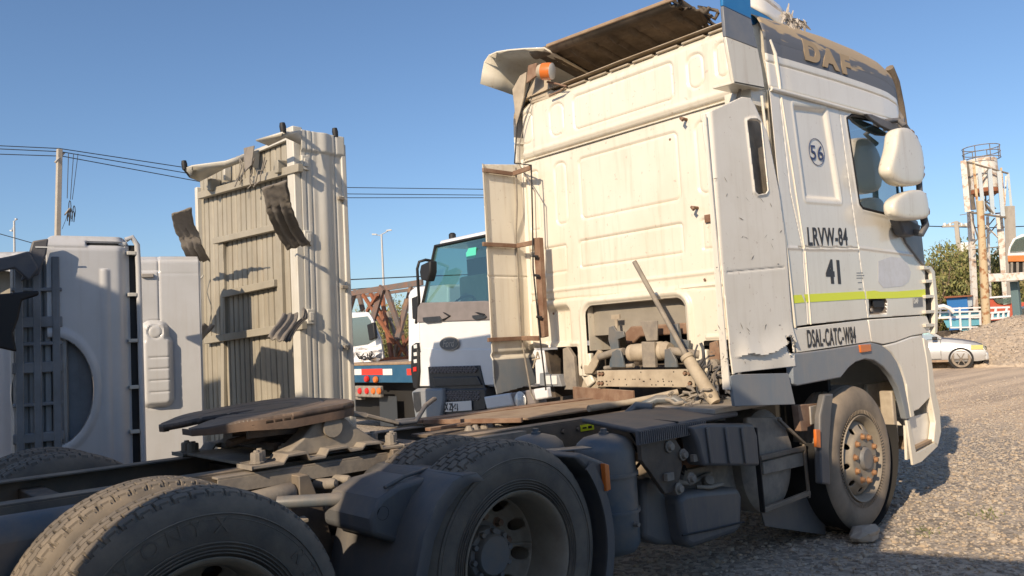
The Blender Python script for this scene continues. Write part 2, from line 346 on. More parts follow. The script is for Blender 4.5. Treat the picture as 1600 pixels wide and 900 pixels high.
# ================================================================ tyres and wheels (local: axle along Y, outer face at -Y, centre at origin)
def tyre_mesh(name, drive=True, width=.29, Ro=.522, material=None):
    nT = 900 if drive else 360
    hw = width/2
    # profile param: t from outer bead (y=-) round the tread to inner bead
    pr = [(-.115, .288), (-.128, .300), (-.138, .33), (-.150, .38), (-.152, .42), (-.146, .448), (-.139, .468), (-.130, .486), (-.118, .500), (-.108, .509)]
    sc = width/.30
    prof = [(y*sc, r*Ro/.522 if r > .4 else r) for y, r in pr]
    nt_ = 40
    tread = [(-.101*sc+.202*sc*i/(nt_), Ro-.010*abs(i/nt_*2-1)**4) for i in range(nt_+1)]
    inner = [(-y, r) for y, r in reversed(prof)]
    full = prof+tread+inner
    Y = np.array([p[0] for p in full]); Rr = np.array([p[1] for p in full]); n = len(full)
    th = np.arange(nT)*2*math.pi/nT
    TH, YY = np.meshgrid(th, Y, indexing='ij'); RR = np.broadcast_to(Rr, TH.shape).copy()
    arc = TH*Ro
    if drive:
        ribs = 5; rw = .216*sc/ribs; rib = np.floor((YY+.108*sc)/rw); fr = (YY+.108*sc)/rw-rib
        pitch = .060*2*math.pi*Ro/(round(2*math.pi*Ro/.060)*.060)
        zz = .004*np.sign(np.sin(2*math.pi*arc/pitch))
        ph = (arc/pitch+.5*(rib % 2)+YY*2.0) % 1.0
        lat = (ph < .10)
        frz = (YY+.108*sc+zz*.5)/rw % 1.0
        circ = (frz < .13)
        onT = (np.abs(YY) < .113*sc) & (RR > Ro-.03)
        edge = (np.abs(YY) >= .108*sc) & (RR > Ro-.035)
        g = np.where(onT & (lat | circ), .011, 0.0)
        RR = RR-g
    else:
        onT = (np.abs(YY) < .115*sc) & (RR > Ro-.02)
        fr = ((YY+.118*sc)/(.0472*sc)) % 1.0
        RR = RR-np.where(onT & (fr < .2), .009, 0)
    side = (RR < Ro-.02) & (YY < 0)
    X = RR*np.cos(TH); Z = RR*np.sin(TH)
    out = np.where(side & (np.abs(Rr[None, :]-.33) < .006), -.003, 0)
    co = np.stack([X, YY+out, Z], -1).reshape(-1, 3)
    idx = np.arange(nT*n).reshape(nT, n); nx = np.roll(idx, -1, axis=0)
    F = np.stack([idx[:, :-1], idx[:, 1:], nx[:, 1:], nx[:, :-1]], -1).reshape(-1, 4)
    me = bpy.data.meshes.new(name); me.from_pydata(co.tolist(), [], F.tolist())
    return me
def add_rings(b, ys=-.152, rs=(.345, .352, .405, .44, .462), n=96, h=.0025):
    for r in rs:
        b.lathe([(r-.003, ys+.006), (r-.001, ys+.0-h+.003), (r+.001, ys-h+.003), (r+.003, ys+.006)], (0, 0, 0), (0, 1, 0), n)
def disc_sheet(name, prof, holes, mats, parent, n=160, a_res=.006):
    # prof: list (r, y); holes: (R, angle, radius)
    rs = np.array([p[0] for p in prof]); ys = np.array([p[1] for p in prof])
    nr = int((rs[-1]-rs[0])/a_res)+1
    Rv = np.linspace(rs[0], rs[-1], nr); A = np.arange(n+1)*2*math.pi/n
    RR, AA = np.meshgrid(Rv, A, indexing='ij')
    def S(R, A):
        s = np.full(R.shape, 1e9)
        for hr, ha, rad in holes:
            s = np.minimum(s, np.hypot(R*np.cos(A)-hr*math.cos(ha), R*np.sin(A)-hr*math.sin(ha))-rad)
        return s
    if holes:
        X, Z = RR*np.cos(AA), RR*np.sin(AA)
        s = S(RR, AA); near = np.abs(s) < .006
        for hr, ha, rad in holes:
            hx, hz = hr*math.cos(ha), hr*math.sin(ha); d = np.hypot(X-hx, Z-hz); nn = np.abs(d-rad) < .0055
            X = np.where(nn, hx+(X-hx)/d*rad, X); Z = np.where(nn, hz+(Z-hz)/d*rad, Z)
        R2 = np.hypot(X, Z); ok = S(R2, np.arctan2(Z, X)) > -1e-3
    else: X, Z = RR*np.cos(AA), RR*np.sin(AA); R2 = RR; ok = np.ones(RR.shape, bool)
    Yv = np.interp(R2, rs, ys)
    q = ok[:-1, :-1] & ok[1:, :-1] & ok[1:, 1:] & ok[:-1, 1:]
    idx = np.arange(X.size).reshape(X.shape)
    F = np.stack([idx[:-1, :-1][q], idx[1:, :-1][q], idx[1:, 1:][q], idx[:-1, 1:][q]], 1)
    me = bpy.data.meshes.new(name); me.from_pydata(np.stack([X.ravel(), Yv.ravel(), Z.ravel()], 1).tolist(), [], F.tolist())
    return finish(me, name, mats, parent, 50, 0, .008)

TRUCK = empty('tractor_truck', (0, 0, 0), label='large cream tractor truck in the foreground, torn roof deflector, circled number 56', cat='truck')
T = TRUCK

def side_letters(w, word, a0, a1, y, rr=.385, size=.075, m=None):
    # raised letters following the sidewall
    k = len(word)
    for i, ch in enumerate(word):
        if ch == ' ': continue
        a = a0+(a1-a0)*(i/(k-1)); er = Vector((math.cos(a), 0, math.sin(a))); et = Vector((math.sin(a), 0, -math.cos(a)))
        o = er*rr - et*size*.3 + Vector((0, y, 0))
        text_mesh('tyre_lettering', ch, size, m or M['rubber'], w, o, et, er, ext=.0016, offset=.000)

def drive_wheel(parent, x, y, rot, lettering=False, left=False):
    w = empty('wheel', (x, y, .52), 0); w.parent = parent
    if left: w.rotation_euler = (0, 0, math.pi)
    r0 = R_(rot)
    t1 = finish(DT.copy() if False else DT, 'tyre', [], w, 0); t1.location = (0, .15, 0); t1.rotation_euler = (0, r0, 0)
    t2 = finish(DT, 'tyre', [], w, 0); t2.location = (0, .515, 0); t2.rotation_euler = (0, r0+.3, 0)
    b = MB(); b.lathe([(.300, .012), (.306, .006), (.303, .0), (.292, .006), (.286, .02), (.275, .04), (.268, .10), (.262, .15), (.258, .20), (.256, .34)], (0, 0, 0), (0, 1, 0), 96)
    b.build('rim', M['rim'], w, 60)
    holes = [(.222, R_(18+36*k)+.1, .030) for k in range(10)]
    disc_sheet('rim_disc', [(.10, .285), (.180, .285), (.20, .275), (.235, .245), (.260, .20)], holes, M['rim'], w)
    b = MB(); b.lathe([(.0001, .165), (.085, .168), (.092, .178), (.095, .20), (.116, .203), (.122, .215), (.122, .27), (.14, .28), (.14, .29)], (0, 0, 0), (0, 1, 0), 40)
    for k in range(10):
        a = R_(36*k+9); b.bolt((.107*math.cos(a), .204, .107*math.sin(a)), (0, -1, 0), .014, .022)
    b.build('hub', M['hub'], w, 40)
    b = MB()
    for k in range(10):
        a = R_(36*k+9); b.bolt((.162*math.cos(a), .283, .162*math.sin(a)), (0, -1, 0), .018, .032)
    b.build('wheel_nuts', M['rust'], w, 30)
    b = MB(); add_rings(b, -.002, (.318, .328, .340, .352, .430, .446)); b.build('sidewall_rings', M['rubber'], w, 60)
    if lettering: side_letters(w, 'VONYX   R22', R_(128), R_(15), -.0022, m=M['rubber'])
    return w
DT = tyre_mesh('drive_tyre', True, .30, .522); DT.materials.append(M['rubber'])
DT.polygons.foreach_set('use_smooth', [True]*len(DT.polygons))
try: DT.set_sharp_from_angle(angle=R_(40))
except Exception: pass
def _plain_finish():
    pass
XM, XR = -3.34, -4.71
for (x, rt, lt) in ((XM, 5, False), (XR, 0, True)):
    drive_wheel(T, x, -1.25, rt, lt)
    drive_wheel(T, x, 1.25, rt+40, False, True)

# front wheels
FT = tyre_mesh('steer_tyre', False, .30, .520); FT.materials.append(M['rubberdusty']); FT.polygons.foreach_set('use_smooth', [True]*len(FT.polygons))
for left in (False, True):
    w = empty('wheel', (0, 1.23 if left else -1.23, .52), math.pi if left else 0); w.parent = T
    t1 = finish(FT, 'tyre', [], w, 0); t1.location = (0, .15, 0)
    b = MB(); b.lathe([(.302, .015), (.308, .006), (.304, -.002), (.294, .003), (.288, .018), (.270, .035), (.262, .08), (.262, .25)], (0, 0, 0), (0, 1, 0), 96)
    b.build('rim', M['rim'], w, 60)
    holes = [(.222, R_(36*k+8), .021) for k in range(10)]
    disc_sheet('rim_disc', [(.085, -.012), (.180, -.012), (.192, -.006), (.205, .012), (.235, .03), (.264, .055)], holes, M['rim'], w)
    b = MB(); b.lathe([(.0001, -.035), (.070, -.035), (.078, -.028), (.088, .0), (.090, .01)], (0, 0, 0), (0, 1, 0), 40); b.build('hub', M['hub'], w, 40)
    for k in range(10):
        b = MB(); a = R_(36*k+8+18); b.lathe([(.0001, .022), (.014, .022), (.017, .017), (.017, .0), (.026, .0), (.026, -.006)], (.158*math.cos(a), -.014, .158*math.sin(a)), (0, -1, 0), 8)
        b.build('wheel_nut', M['nut'], w, 30)
    b = MB()
    for k in range(90):
        a = 2*math.pi*k/90; e = Vector((math.cos(a), 0, math.sin(a))); f = Vector((-math.sin(a), 0, math.cos(a)))
        b.bar(e*.318+Vector((0, .004, 0)), e*.345+f*.004+Vector((0, -.001, 0)), .005, .006)
    b.build('tyre_ribs', M['rubberdusty'], w, 0)

# ================================================================ chassis
RT, RB = .978, .70
for s, nm in ((-1, 'chassis_rail'), (1, 'chassis_rail')):
    b = MB(); yo, yi = s*.40, s*.31
    a_, c_ = sorted((yo, yi)); e_, f_ = sorted((yo, s*.392))
    b.box(-5.75, .9, a_, c_, RT-.009, RT); b.box(-5.75, .9, a_, c_, RB, RB+.009); b.box(-5.75, .9, e_, f_, RB+.009, RT-.009)
    b.build(nm, M['chassis'], T, 30, .002)
    b = MB()
    for i in range(34):
        x = -5.4+i*.145
        for z in (.76, .92):
            if random.random() < .6: b.bolt((x+random.uniform(-.03, .03), yo if s < 0 else yo-.09*0, z), (0, s, 0), .013, .014)
    b.build('rail_bolts', M['chassis'], T, 30)
# angle iron along the near rail (starts behind the fifth wheel)
b = MB(); b.box(-4.36, -2.55, -.470, -.403, RT-.022, RT-.012); b.box(-4.36, -2.55, -.470, -.462, RT-.085, RT-.022)
b.build('mounting_angle', M['duststeel'], T, 30, .002)
b = MB(); b.box(-4.5, -3.0, .403, .47, RT-.022, RT-.012); b.box(-4.5, -3.0, .462, .47, RT-.085, RT-.022); b.build('mounting_angle', M['chassis'], T, 30, .002)
# crossmembers
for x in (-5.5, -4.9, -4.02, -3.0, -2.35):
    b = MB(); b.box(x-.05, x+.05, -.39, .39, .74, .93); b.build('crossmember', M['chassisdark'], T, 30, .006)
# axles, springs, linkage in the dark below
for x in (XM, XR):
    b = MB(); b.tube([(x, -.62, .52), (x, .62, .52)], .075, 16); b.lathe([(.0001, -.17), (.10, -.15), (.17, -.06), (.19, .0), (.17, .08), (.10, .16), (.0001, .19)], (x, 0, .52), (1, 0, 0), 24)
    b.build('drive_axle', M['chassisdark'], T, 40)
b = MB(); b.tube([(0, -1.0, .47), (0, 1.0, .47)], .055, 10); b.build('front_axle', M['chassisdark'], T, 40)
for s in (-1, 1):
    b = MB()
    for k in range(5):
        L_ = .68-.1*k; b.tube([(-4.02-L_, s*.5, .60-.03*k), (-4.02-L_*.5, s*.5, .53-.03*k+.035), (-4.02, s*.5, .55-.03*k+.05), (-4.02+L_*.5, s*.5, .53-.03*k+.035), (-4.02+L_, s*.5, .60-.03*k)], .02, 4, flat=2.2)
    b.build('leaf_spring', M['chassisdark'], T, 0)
b = MB()
b.prism([(-4.22, -.42, .52), (-3.85, -.42, .52), (-3.93, -.42, .82), (-4.14, -.42, .82)], (0, -.16, 0)); b.build('spring_hanger', M['chassisdark'], T, 30, .01)
# brackets and actuators hung outside the near rail between the axles
def cyl(b, p, q, r, n=16, dome=True):
    p, q = Vector(p), Vector(q); L_ = (q-p).length
    b.lathe([(.0001, 0), (r*.7, .004), (r, .02), (r, L_-.02), (r*.7, L_-.004), (.0001, L_)], p, q-p, n)
b = MB(); cyl(b, (-4.33, -.50, .84), (-4.02, -.50, .86), .045); cyl(b, (-4.45, -.52, .80), (-4.36, -.52, .81), .035)
b.prism([(-4.30, -.42, .78), (-4.02, -.42, .80), (-4.02, -.62, .75), (-4.30, -.62, .73)], (0, 0, -.012)); b.build('brake_actuator', M['duststeel'], T, 40)
b = MB(); b.prism([(-4.36, -.405, .90), (-4.30, -.405, .92), (-4.24, -.405, .74), (-4.36, -.405, .70)], (0, -.14, 0)); b.build('bracket', M['chassis'], T, 30, .004); b = MB(); b.prism([(-4.02, -.405, .93), (-3.97, -.405, .93), (-3.90, -.405, .74), (-4.02, -.405, .72)], (0, -.14, 0)); b.build('bracket', M['chassis'], T, 30, .004)
b = MB(); cyl(b, (-3.90, -.44, .865), (-3.84, -.56, .872), .026); cyl(b, (-3.83, -.44, .815), (-3.79, -.58, .81), .028); cyl(b, (-3.80, -.46, .88), (-3.78, -.58, .882), .020); b.build('pins', M['duststeel'], T, 40)
b = MB(); b.box(-3.50, -3.46, -.52, -.41, .84, .98); cyl(b, (-3.47, -.48, .925), (-3.36, -.48, .93), .035); cyl(b, (-3.36, -.48, .93), (-3.31, -.48, .935), .012); b.build('bracket', M['chassis'], T, 40, .003)
b = MB(); b.tube([(-4.16, -.62, .845), (-4.05, -.72, .845), (-3.9, -.80, .84)], .028, 12); b.build('mudguard_stay', M['tank'], T, 50)

# ================================================================ fifth wheel
def fifth_wheel():
    tilt = -.035
    def pt(x, y, z): return (-3.95+x, y, 1.212+z+x*.07)
    # outline of the plate (open V towards the rear)
    half = [(-.42, .17), (-.425, .22), (-.39, .28), (-.30, .36), (-.17, .43), (-.05, .455), (.22, .455), (.30, .42), (.345, .28), (.352, 0)]
    outer = half+[(x, -y) for x, y in half[:-1][::-1]]
    slot = [(-.33, -.11), (-.20, -.055), (-.08, -.04), (-.04, -.028), (-.03, 0), (-.04, .028), (-.08, .04), (-.20, .055), (-.33, .11)]
    poly = outer+slot
    # top sheet by grid so that the ramps can slope down at the tips
    def keep(U, V):
        return -polysdf(U, V, poly)
    def disp(U, V):
        d = -.015*sstep(-.22, -.42, U)
        d = d - .006*bump(np.abs(np.hypot(U-.02, V)-.17)-.0, .012) - .006*bump(np.hypot(U-.02, V)-.30, .01)
        d -= .004*bump(V-.25, .012)*(U < .1)
        return d
    o = sheet('top_plate', -.64, .36, -.47, .47, .008, disp, keep, lambda U, V, D: (-3.95+U, V, 1.212+U*.07+D), M['fifth'], T, .0)
    md = o.modifiers.new('solid', 'SOLIDIFY'); md.thickness = .03; md.offset = -1
    # skirt under the plate edge, one continuous wall
    b = MB(); ring = []
    for i in range(len(outer)):
        x0, y0 = outer[i]; x1, y1 = outer[(i+1) % len(outer)]
        for k in range(4): ring.append((x0+(x1-x0)*k/4, y0+(y1-y0)*k/4))
    def zz(x): t = max(0, min(1, (-.22-x)/.20)); return -.015*t*t*(3-2*t)
    dep = lambda x: .07-.035*max(0, min(1, (-.05-x)/.35))
    vs = []
    for x, y in ring:
        vs += [pt(x*.998, y*.998, zz(x)-.006), pt(x*1.0, y*1.0, zz(x)-.012), pt(x*.995, y*.995, zz(x)-dep(x)), pt(x*.94, y*.96, zz(x)-dep(x)), pt(x*.93, y*.95, zz(x)-.02)]
    n = len(ring); b.add(vs, [(i*5+k, ((i+1) % n)*5+k, ((i+1) % n)*5+k+1, i*5+k+1) for i in range(n) if not (n*17//19+2 <= i <= n-1 and False) and not (abs(ring[i][1]) < .15 and ring[i][0] < -.3) for k in range(4)])
    b.build('plate_skirt', M['fifthrust'], T, 55)
    b = MB()
    for y in (-.30, -.12, .12, .30): b = MB(); b.box(-4.15, -3.66, y-.01, y+.01, 1.10, 1.18); b.build('plate_rib', M['fifth'], T, 30)
    for y in (-1, 1):
        b = MB(); b.lathe([(.0001, 0), (.05, 0), (.05, .08), (.0001, .08)], (-3.78, y*.40-.04, 1.12), (0, 1, 0), 16); b.build('pivot_pin', M['duststeel'], T, 30)
    # mounting pedestals
    for s in (-1, 1):
        b = MB(); y0 = s*.415
        b.prism([(-4.02, y0, 1.0), (-3.45, y0, 1.0), (-3.53, y0, 1.03), (-3.66, y0, 1.12), (-3.70, y0, 1.155), (-3.86, y0, 1.155), (-3.93, y0, 1.08), (-4.02, y0, 1.02)], (0, -s*.13, 0))
        b.build('pedestal', M['duststeel'], T, 30, .012)
    # base plate with folded feet
    b = MB(); 
    for s in (-1, 1):
        y0, y1 = sorted((s*.34, s*.50))
        xs = [-4.22, -4.07, -4.045, -3.955, -3.935, -3.86, -3.84, -3.74, -3.72, -3.66, -3.64, -3.56, -3.54, -3.42]
        zs = [.982, .982, 1.014, 1.016, .984, .984, 1.014, 1.016, .996, .996, 1.016, 1.014, .984, .982]
        vs = []
        for x, z in zip(xs, zs): vs += [(x, y0, z), (x, y1, z), (x, y1, z+.014), (x, y0, z+.014)]
        fs = []
        for i in range(len(xs)-1):
            for j in range(4): fs.append((i*4+j, i*4+(j+1) % 4, (i+1)*4+(j+1) % 4, (i+1)*4+j))
        k = (len(xs)-1)*4; fs += [(0, 1, 2, 3), (k+3, k+2, k+1, k)]
        b.add(vs, fs)
    b.box(-4.20, -3.45, -.338, .338, .986, 1.000)
    b.build('mounting_plate', M['duststeel'], T, 30, .003)
    b = MB()
    for x, y in ((-4.17, .42), (-4.17, .33), (-4.16, -.42), (-4.12, -.36), (-3.96, -.22), (-3.97, -.30), (-3.40, -.36), (-3.52, .36), (-3.9, -.10), (-3.46, -.27), (-3.46, -.44)):
        b.lathe([(.0001, .058), (.012, .058), (.014, .05), (.026, .048), (.028, .04), (.028, .008), (.034, .006), (.034, 0)], (x, y, .998), (0, 0, 1), 10)
    b.build('mounting_bolts', M['duststeel'], T, 30)
    b = MB()  # lock mechanism under the plate
    b.box(-4.1, -3.75, -.11, .11, 1.05, 1.12); b.tube([(-4.2, -.2, 1.08), (-3.9, -.02, 1.09), (-3.7, .1, 1.09)], .02, 8); b.tube([(-4.0, .25, 1.05), (-3.8, -.30, 1.06)], .022, 8); b.box(-4.0, -3.9, -.25, .2, 1.02, 1.06)
    b.build('lock_mechanism', M['fifth'], T, 30, .004)
    # release handle at the front right of the plate
    b = MB(); b.bar((-3.66, -.02, 1.18), (-3.50, -.02, 1.17), .07, .05); b.bar((-3.55, -.0, 1.165), (-3.36, -.06, 1.12), .05, .03); b.bar((-3.37, -.05, 1.125), (-3.18, -.08, 1.06), .07, .02)
    b.build('release_handle', M['duststeel'], T, 30, .006)
    b = MB(); b.tube([(-3.20, -.08, 1.06), (-3.08, -.12, 1.06), (-2.98, -.08, 1.14), (-2.88, -.03, 1.17)], .014, 8); b.tube([(-3.17, -.05, 1.07), (-3.05, -.09, 1.07), (-2.95, -.06, 1.15), (-2.87, -.03, 1.17)], .012, 8); b.build('air_hose', M['darkplastic'], T, 60)
fifth_wheel()

# ================================================================ things between fifth wheel and cab
b = MB()   # brown deck plate with lip
b.prism([(-2.62, .34, 1.0), (-2.35, -.27, 1.0), (-1.25, -.27, 1.0), (-.95, .36, 1.0)], (0, 0, .012)); b.build('deck_plate', M['browncover'], T, 30, .002)
b = MB(); b.bar((-1.28, -.22, 1.045), (-1.02, .62, 1.05), .02, .10); b.build('deck_plate_lip', M['rust'], T, 30, .004)
b = MB(); b.box(-2.75, -.95, .31, .44, 1.00, 1.02); b.bar((-2.9, .02, .99), (-1.6, .10, .99), .05, .02); b.bar((-2.72, .31, 1.005), (-2.40, -.27, 1.005), .03, .03); b.build('deck_frame', M['rust'], T, 30, .003)
b = MB()
for k in range(6): b.lathe([(.0001, .03), (.015, .028), (.03, 0)], (-2.62+.06*k, -.02+.01*(k % 2), .955), (0, 0, 1), 8)
b.build('tray_bolts', M['duststeel'], T, 30); b = MB(); b.box(-2.9, -2.1, -.2, .2, .94, .955); b.build('valve_tray', M['chassisdark'], T, 30)

# cross beam behind the engine tunnel
b = MB(); b.box(-1.205, -1.195, -.69, .19, 1.115, 1.235); b.box(-1.195, -1.12, -.69, .19, 1.225, 1.235); b.box(-1.195, -1.12, -.69, .19, 1.115, 1.125)
b.build('cross_beam', M['beamsteel'], T, 30, .003)
b = MB()
for (y, z) in ((.16, 1.21), (.13, 1.21), (.17, 1.14), (.14, 1.14), (-.655, 1.21), (-.655, 1.14), (-.62, 1.21)): b.bolt((-1.205, y, z), (-1, 0, 0), .013, .016)
b.build('beam_bolts', M['rust'], T, 30)
b = MB()
for _ in range(26): y = random.uniform(-.6, .1); z = random.choice((1.22, 1.13, 1.17, 1.155)); b.lathe([(.0001, .0015), (.005, .0015), (.005, 0)], (-1.205, y, z), (-1, 0, 0), 8)
b.build('beam_holes', M['void'], T, 0)
# cab suspension and latch hardware standing behind the opening
XH = -1.02
def hp(u, v, x=XH): y, z = bk(u, v, x); return (x, y, z)
def plate(b, pts, x, th=.02):
    q = [(x,)+bk(u, v, x) for u, v in pts]; b.prism(q, (th, 0, 0))
b = MB()
plate(b, [(951, 511), (958, 509), (963, 517), (974, 518), (976, 526), (965, 530), (966, 545), (976, 545), (979, 574), (951, 574), (955, 548), (950, 530)], -1.08, .02)
plate(b, [(956, 550), (963, 546), (970, 548), (976, 574), (952, 574)], -1.15, .02)
plate(b, [(1046, 508), (1058, 505), (1062, 530), (1076, 532), (1075, 560), (1048, 560)], -1.02, .03)
plate(b, [(1038, 546), (1046, 544), (1056, 562), (1058, 574), (1038, 574)], -1.15, .02)
b.build('cab_mount_brackets', M['tank'], T, 30, .004)
b = MB(); plate(b, [(1000, 502), (1027, 501), (1027, 532), (1010, 533)], -1.04, .012); plate(b, [(1002, 534), (1022, 534), (1024, 574), (1004, 574)], -1.16, .03); b.build('latch_plate', M['duststeel'], T, 30, .003)
b = MB(); plate(b, [(976, 520), (985, 510), (1072, 504), (1073, 522), (1050, 523), (1000, 526), (990, 536), (978, 538)], -.93, .05); b.build('rear_crossmember', M['rust'], T, 30, .01)
b = MB()
p0 = Vector(hp(984, 552, -1.08)); p1 = Vector(hp(1048, 547, -1.08)); dd = (p1-p0)
b.lathe([(.0001, 0), (.045, .0), (.062, .01), (.066, .03), (.060, .045), (.066, .055), (.066, dd.length*.45), (.060, dd.length*.5), (.060, dd.length*.62), (.068, dd.length*.66), (.068, dd.length*.8), (.06, dd.length*.84), (.066, dd.length*.9), (.05, dd.length), (.0001, dd.length)], p0, dd, 28)
b.build('air_filter_canister', M['beamsteel'], T, 40)
b = MB(); b.tube([hp(937, 558, -1.05), hp(958, 551, -1.1), hp(975, 549, -1.12)], .028, 10); b.tube([hp(1046, 548, -1.12), hp(1075, 552, -1.1), hp(1092, 554, -1.05)], .03, 10); b.tube([hp(945, 575, -1.1), hp(990, 571, -1.12)], .016, 8)
b.build('stabiliser_bars', M['duststeel'], T, 50)
b = MB(); plate(b, [(955, 492), (968, 491), (968, 498), (955, 499)], -.93, .01); plate(b, [(960, 499), (964, 499), (965, 512), (962, 512)], -.935, .01); b.build('small_bracket', M['beamsteel'], T, 30)

# tilt cylinder / mast
b = MB(); a, c = Vector((-1.32, -.335, 2.0)), Vector((-1.32, -.735, 1.31)); e_ = Vector((-1.34, -.955, 1.005))
b.tube([a, c], .017, 14); b.build('lift_rod', M['duststeel'], T, 50)
b = MB(); d_ = (e_-c); b.lathe([(.0001, 0), (.03, 0), (.044, .004), (.044, .03), (.036, .035), (.040, .05), (.046, d_.length-.05), (.035, d_.length), (.0001, d_.length)], c-d_.normalized()*.03, d_, 20); b.build('lift_cylinder', M['beamsteel'], T, 50)

# hoses and cable tangle behind the cab corner
b = MB(); random.seed(11)
for k in range(34):
    u0 = random.uniform(1090, 1140); v0 = random.uniform(562, 620); pts = []
    x = random.uniform(-1.25, -1.0); y, z = bk(u0, v0, x); d = Vector((0, random.uniform(-1, 1), random.uniform(-1, 1))).normalized()
    p = Vector((x, y, z))
    for i in range(6):
        pts.append(p.copy()); p = p+d*.035; d = (d+Vector((random.uniform(-.5, .5), random.uniform(-.8, .8), random.uniform(-.9, .7)))).normalized()
    b.tube(pts, random.choice((.006, .008, .011)), 6)
b.build('hose_tangle', M['darkplastic'], T, 60)
b = MB()
for k in range(16):
    u0 = random.uniform(1030, 1095); v0 = random.uniform(612, 640); x = random.uniform(-1.5, -1.3); y, z = bk(u0, v0, x); p = Vector((x, y, z)); pts = []
    for i in range(6): pts.append(p.copy()); p = p+Vector((random.uniform(-.03, .03), random.uniform(-.05, .05), random.uniform(-.03, .02)))
    b.tube(pts, random.choice((.008, .012, .016)), 6)
for (u, v, r) in ((1115, 600, .05), (1128, 590, .045), (1120, 570, .04), (1105, 612, .04), (1075, 628, .04)):
    y, z = bk(u, v, -1.1); b.lathe([(.0001, 0), (r, .01), (r, .07), (.0001, .08)], (-1.16, y, z), (1, .2, 0), 12)
b.build('valves', M['duststeel'], T, 50)
b = MB(); b.tube([bkp for bkp in [(-1.9, -.36, 1.03), (-1.6, -.42, 1.04), (-1.42, -.5, 1.06), (-1.3, -.62, 1.09)]], .022, 10); b.build('air_hose', M['beamsteel'], T, 60)
b = MB(); b.tube([(-1.55, -.52, 1.02), (-1.5, -.60, 1.06), (-1.45, -.70, 1.06), (-1.42, -.78, 1.0)], .03, 10); b.tube([(-1.72, -.50, .96), (-1.66, -.56, 1.03), (-1.62, -.66, 1.02)], .03, 10); b.build('air_hose', M['tank'], T, 60)
# silver strap over the battery cover
b = MB(); b.bar((-1.42, -1.0, .985), (-1.38, -.78, 1.0), .07, .01); b.bar((-1.42, -1.0, .985), (-1.44, -1.03, .93), .07, .01); b.build('strap', M['silver'], T, 30, .002)

# ================================================================ near side equipment
# air tanks (upright)
def tank(x, y, z0, z1, r, nm='air_tank'):
    b = MB(); h = z1-z0
    b.lathe([(.0001, 0), (r*.5, .008), (r*.85, .03), (r, .07), (r, h*.36), (r+.011, h*.362), (r+.011, h*.388), (r, h*.39), (r, h*.66), (r+.011, h*.662), (r+.011, h*.688), (r, h*.69), (r, h-.09), (r*.92, h-.05), (r*.7, h-.02), (r*.35, h-.004), (.0001, h)], (x, y, z0), (0, 0, 1), 48)
    b.lathe([(.0001, .03), (.018, .028), (.018, .012), (.028, .01), (.028, -.01)], (x, y, z1), (0, 0, 1), 10)
    o = b.build(nm, M['tank'], T, 50)
    b = MB(); b.lathe([(.0001, .03), (.012, .03), (.014, 0)], (x+.02, y-r, z0+h*.28), (0, -1, 0), 10); b.build('drain_valve', M['duststeel'], o, 40)
tank(-2.40, -.93, .30, .955, .165)
tank(-2.62, -.62, .34, .965, .16)
# battery box lid + side
b = MB(); b.prism([(-2.37, -1.14, .955), (-2.25, -.62, .985), (-1.36, -.62, .985), (-1.40, -1.14, .955)], (0, 0, .03)); o = b.build('battery_cover', M['darkplastic'], T, 30, .012)
b = MB()
for i in range(34): x = -2.36+i*.0175; b.box(x, x+.009, -1.16, -1.135, .905, .97)
b.box(-2.37, -1.76, -1.15, -1.13, .90, .975); b.build('cover_grille', M['darkplastic'], T, 30)
b = MB(); b.tube([(-2.02, -1.15, .985), (-2.0, -.9, .992), (-1.94, -.62, .992)], .006, 6); b.build('cover_strap', M['black'], T, 50)
def side_shell(name, y, pts, m, dy=.10, bev=.02, out=None):
    q = [(sd(u, v, y)[0], y, sd(u, v, y)[1]) for u, v in pts]; b = MB(); b.prism(q, (0, dy, 0)); return b.build(name, m, T, 30, bev, seg=3)
side_shell('battery_box_side', -1.19, [(1080, 667), (1105, 662), (1178, 662), (1184, 680), (1188, 728), (1100, 728), (1090, 690)], M['grey'] if False else M['guard'], .12, .018)
b = MB()
for u in (1106, 1135, 1160): 
    x, z = sd(u, 668, -1.20); x2, z2 = sd(u+7, 724, -1.20); b.bar((x, -1.197, z), (x2, -1.197, z2), .03, .012, (0, 1, 0))
b.build('box_ribs', M['guard'], T, 30, .005)
side_shell('battery_bracket', -1.13, [(1000, 678), (1050, 676), (1064, 700), (1066, 730), (1058, 766), (1040, 772), (1018, 740), (1003, 720)], M['chassisdark'], .03, .004)
side_shell('battery_bracket', -.95, [(1050, 685), (1090, 690), (1130, 728), (1130, 742), (1070, 745)], M['rust'], .05, .006)
side_shell('rear_tank', -1.0, [(1006, 752), (1018, 744), (1040, 772), (1062, 800), (1060, 852), (1030, 852), (1006, 842)], M['guard'], .3, .03)
side_shell('washer_tank', -1.10, [(1060, 780), (1072, 770), (1100, 766), (1156, 762), (1161, 775), (1160, 826), (1150, 834), (1084, 857), (1072, 852)], M['guard'], .35, .035)
b = MB(); x, z = sd(1122, 752, -1.12); b.lathe([(.0001, .06), (.03, .055), (.035, .03), (.028, .025), (.028, 0)], (x, -1.03, z-.02), (-.3, -.8, .5), 12); b.tube([(x-.12, -1.05, z-.02), (x-.05, -1.1, z-.03), (x+.1, -1.08, z-.035)], .012, 8); b.tube([(x-.3, -1.0, z+.04), (x-.15, -1.02, z), (x+.1, -1.0, z+.02)], .015, 8); b.build('filler_neck', M['duststeel'], T, 50)
side_shell('carrier_panel', -.98, [(1070, 735), (1130, 722), (1165, 716), (1172, 770), (1062, 790)], M['duststeel'], .05, .006)
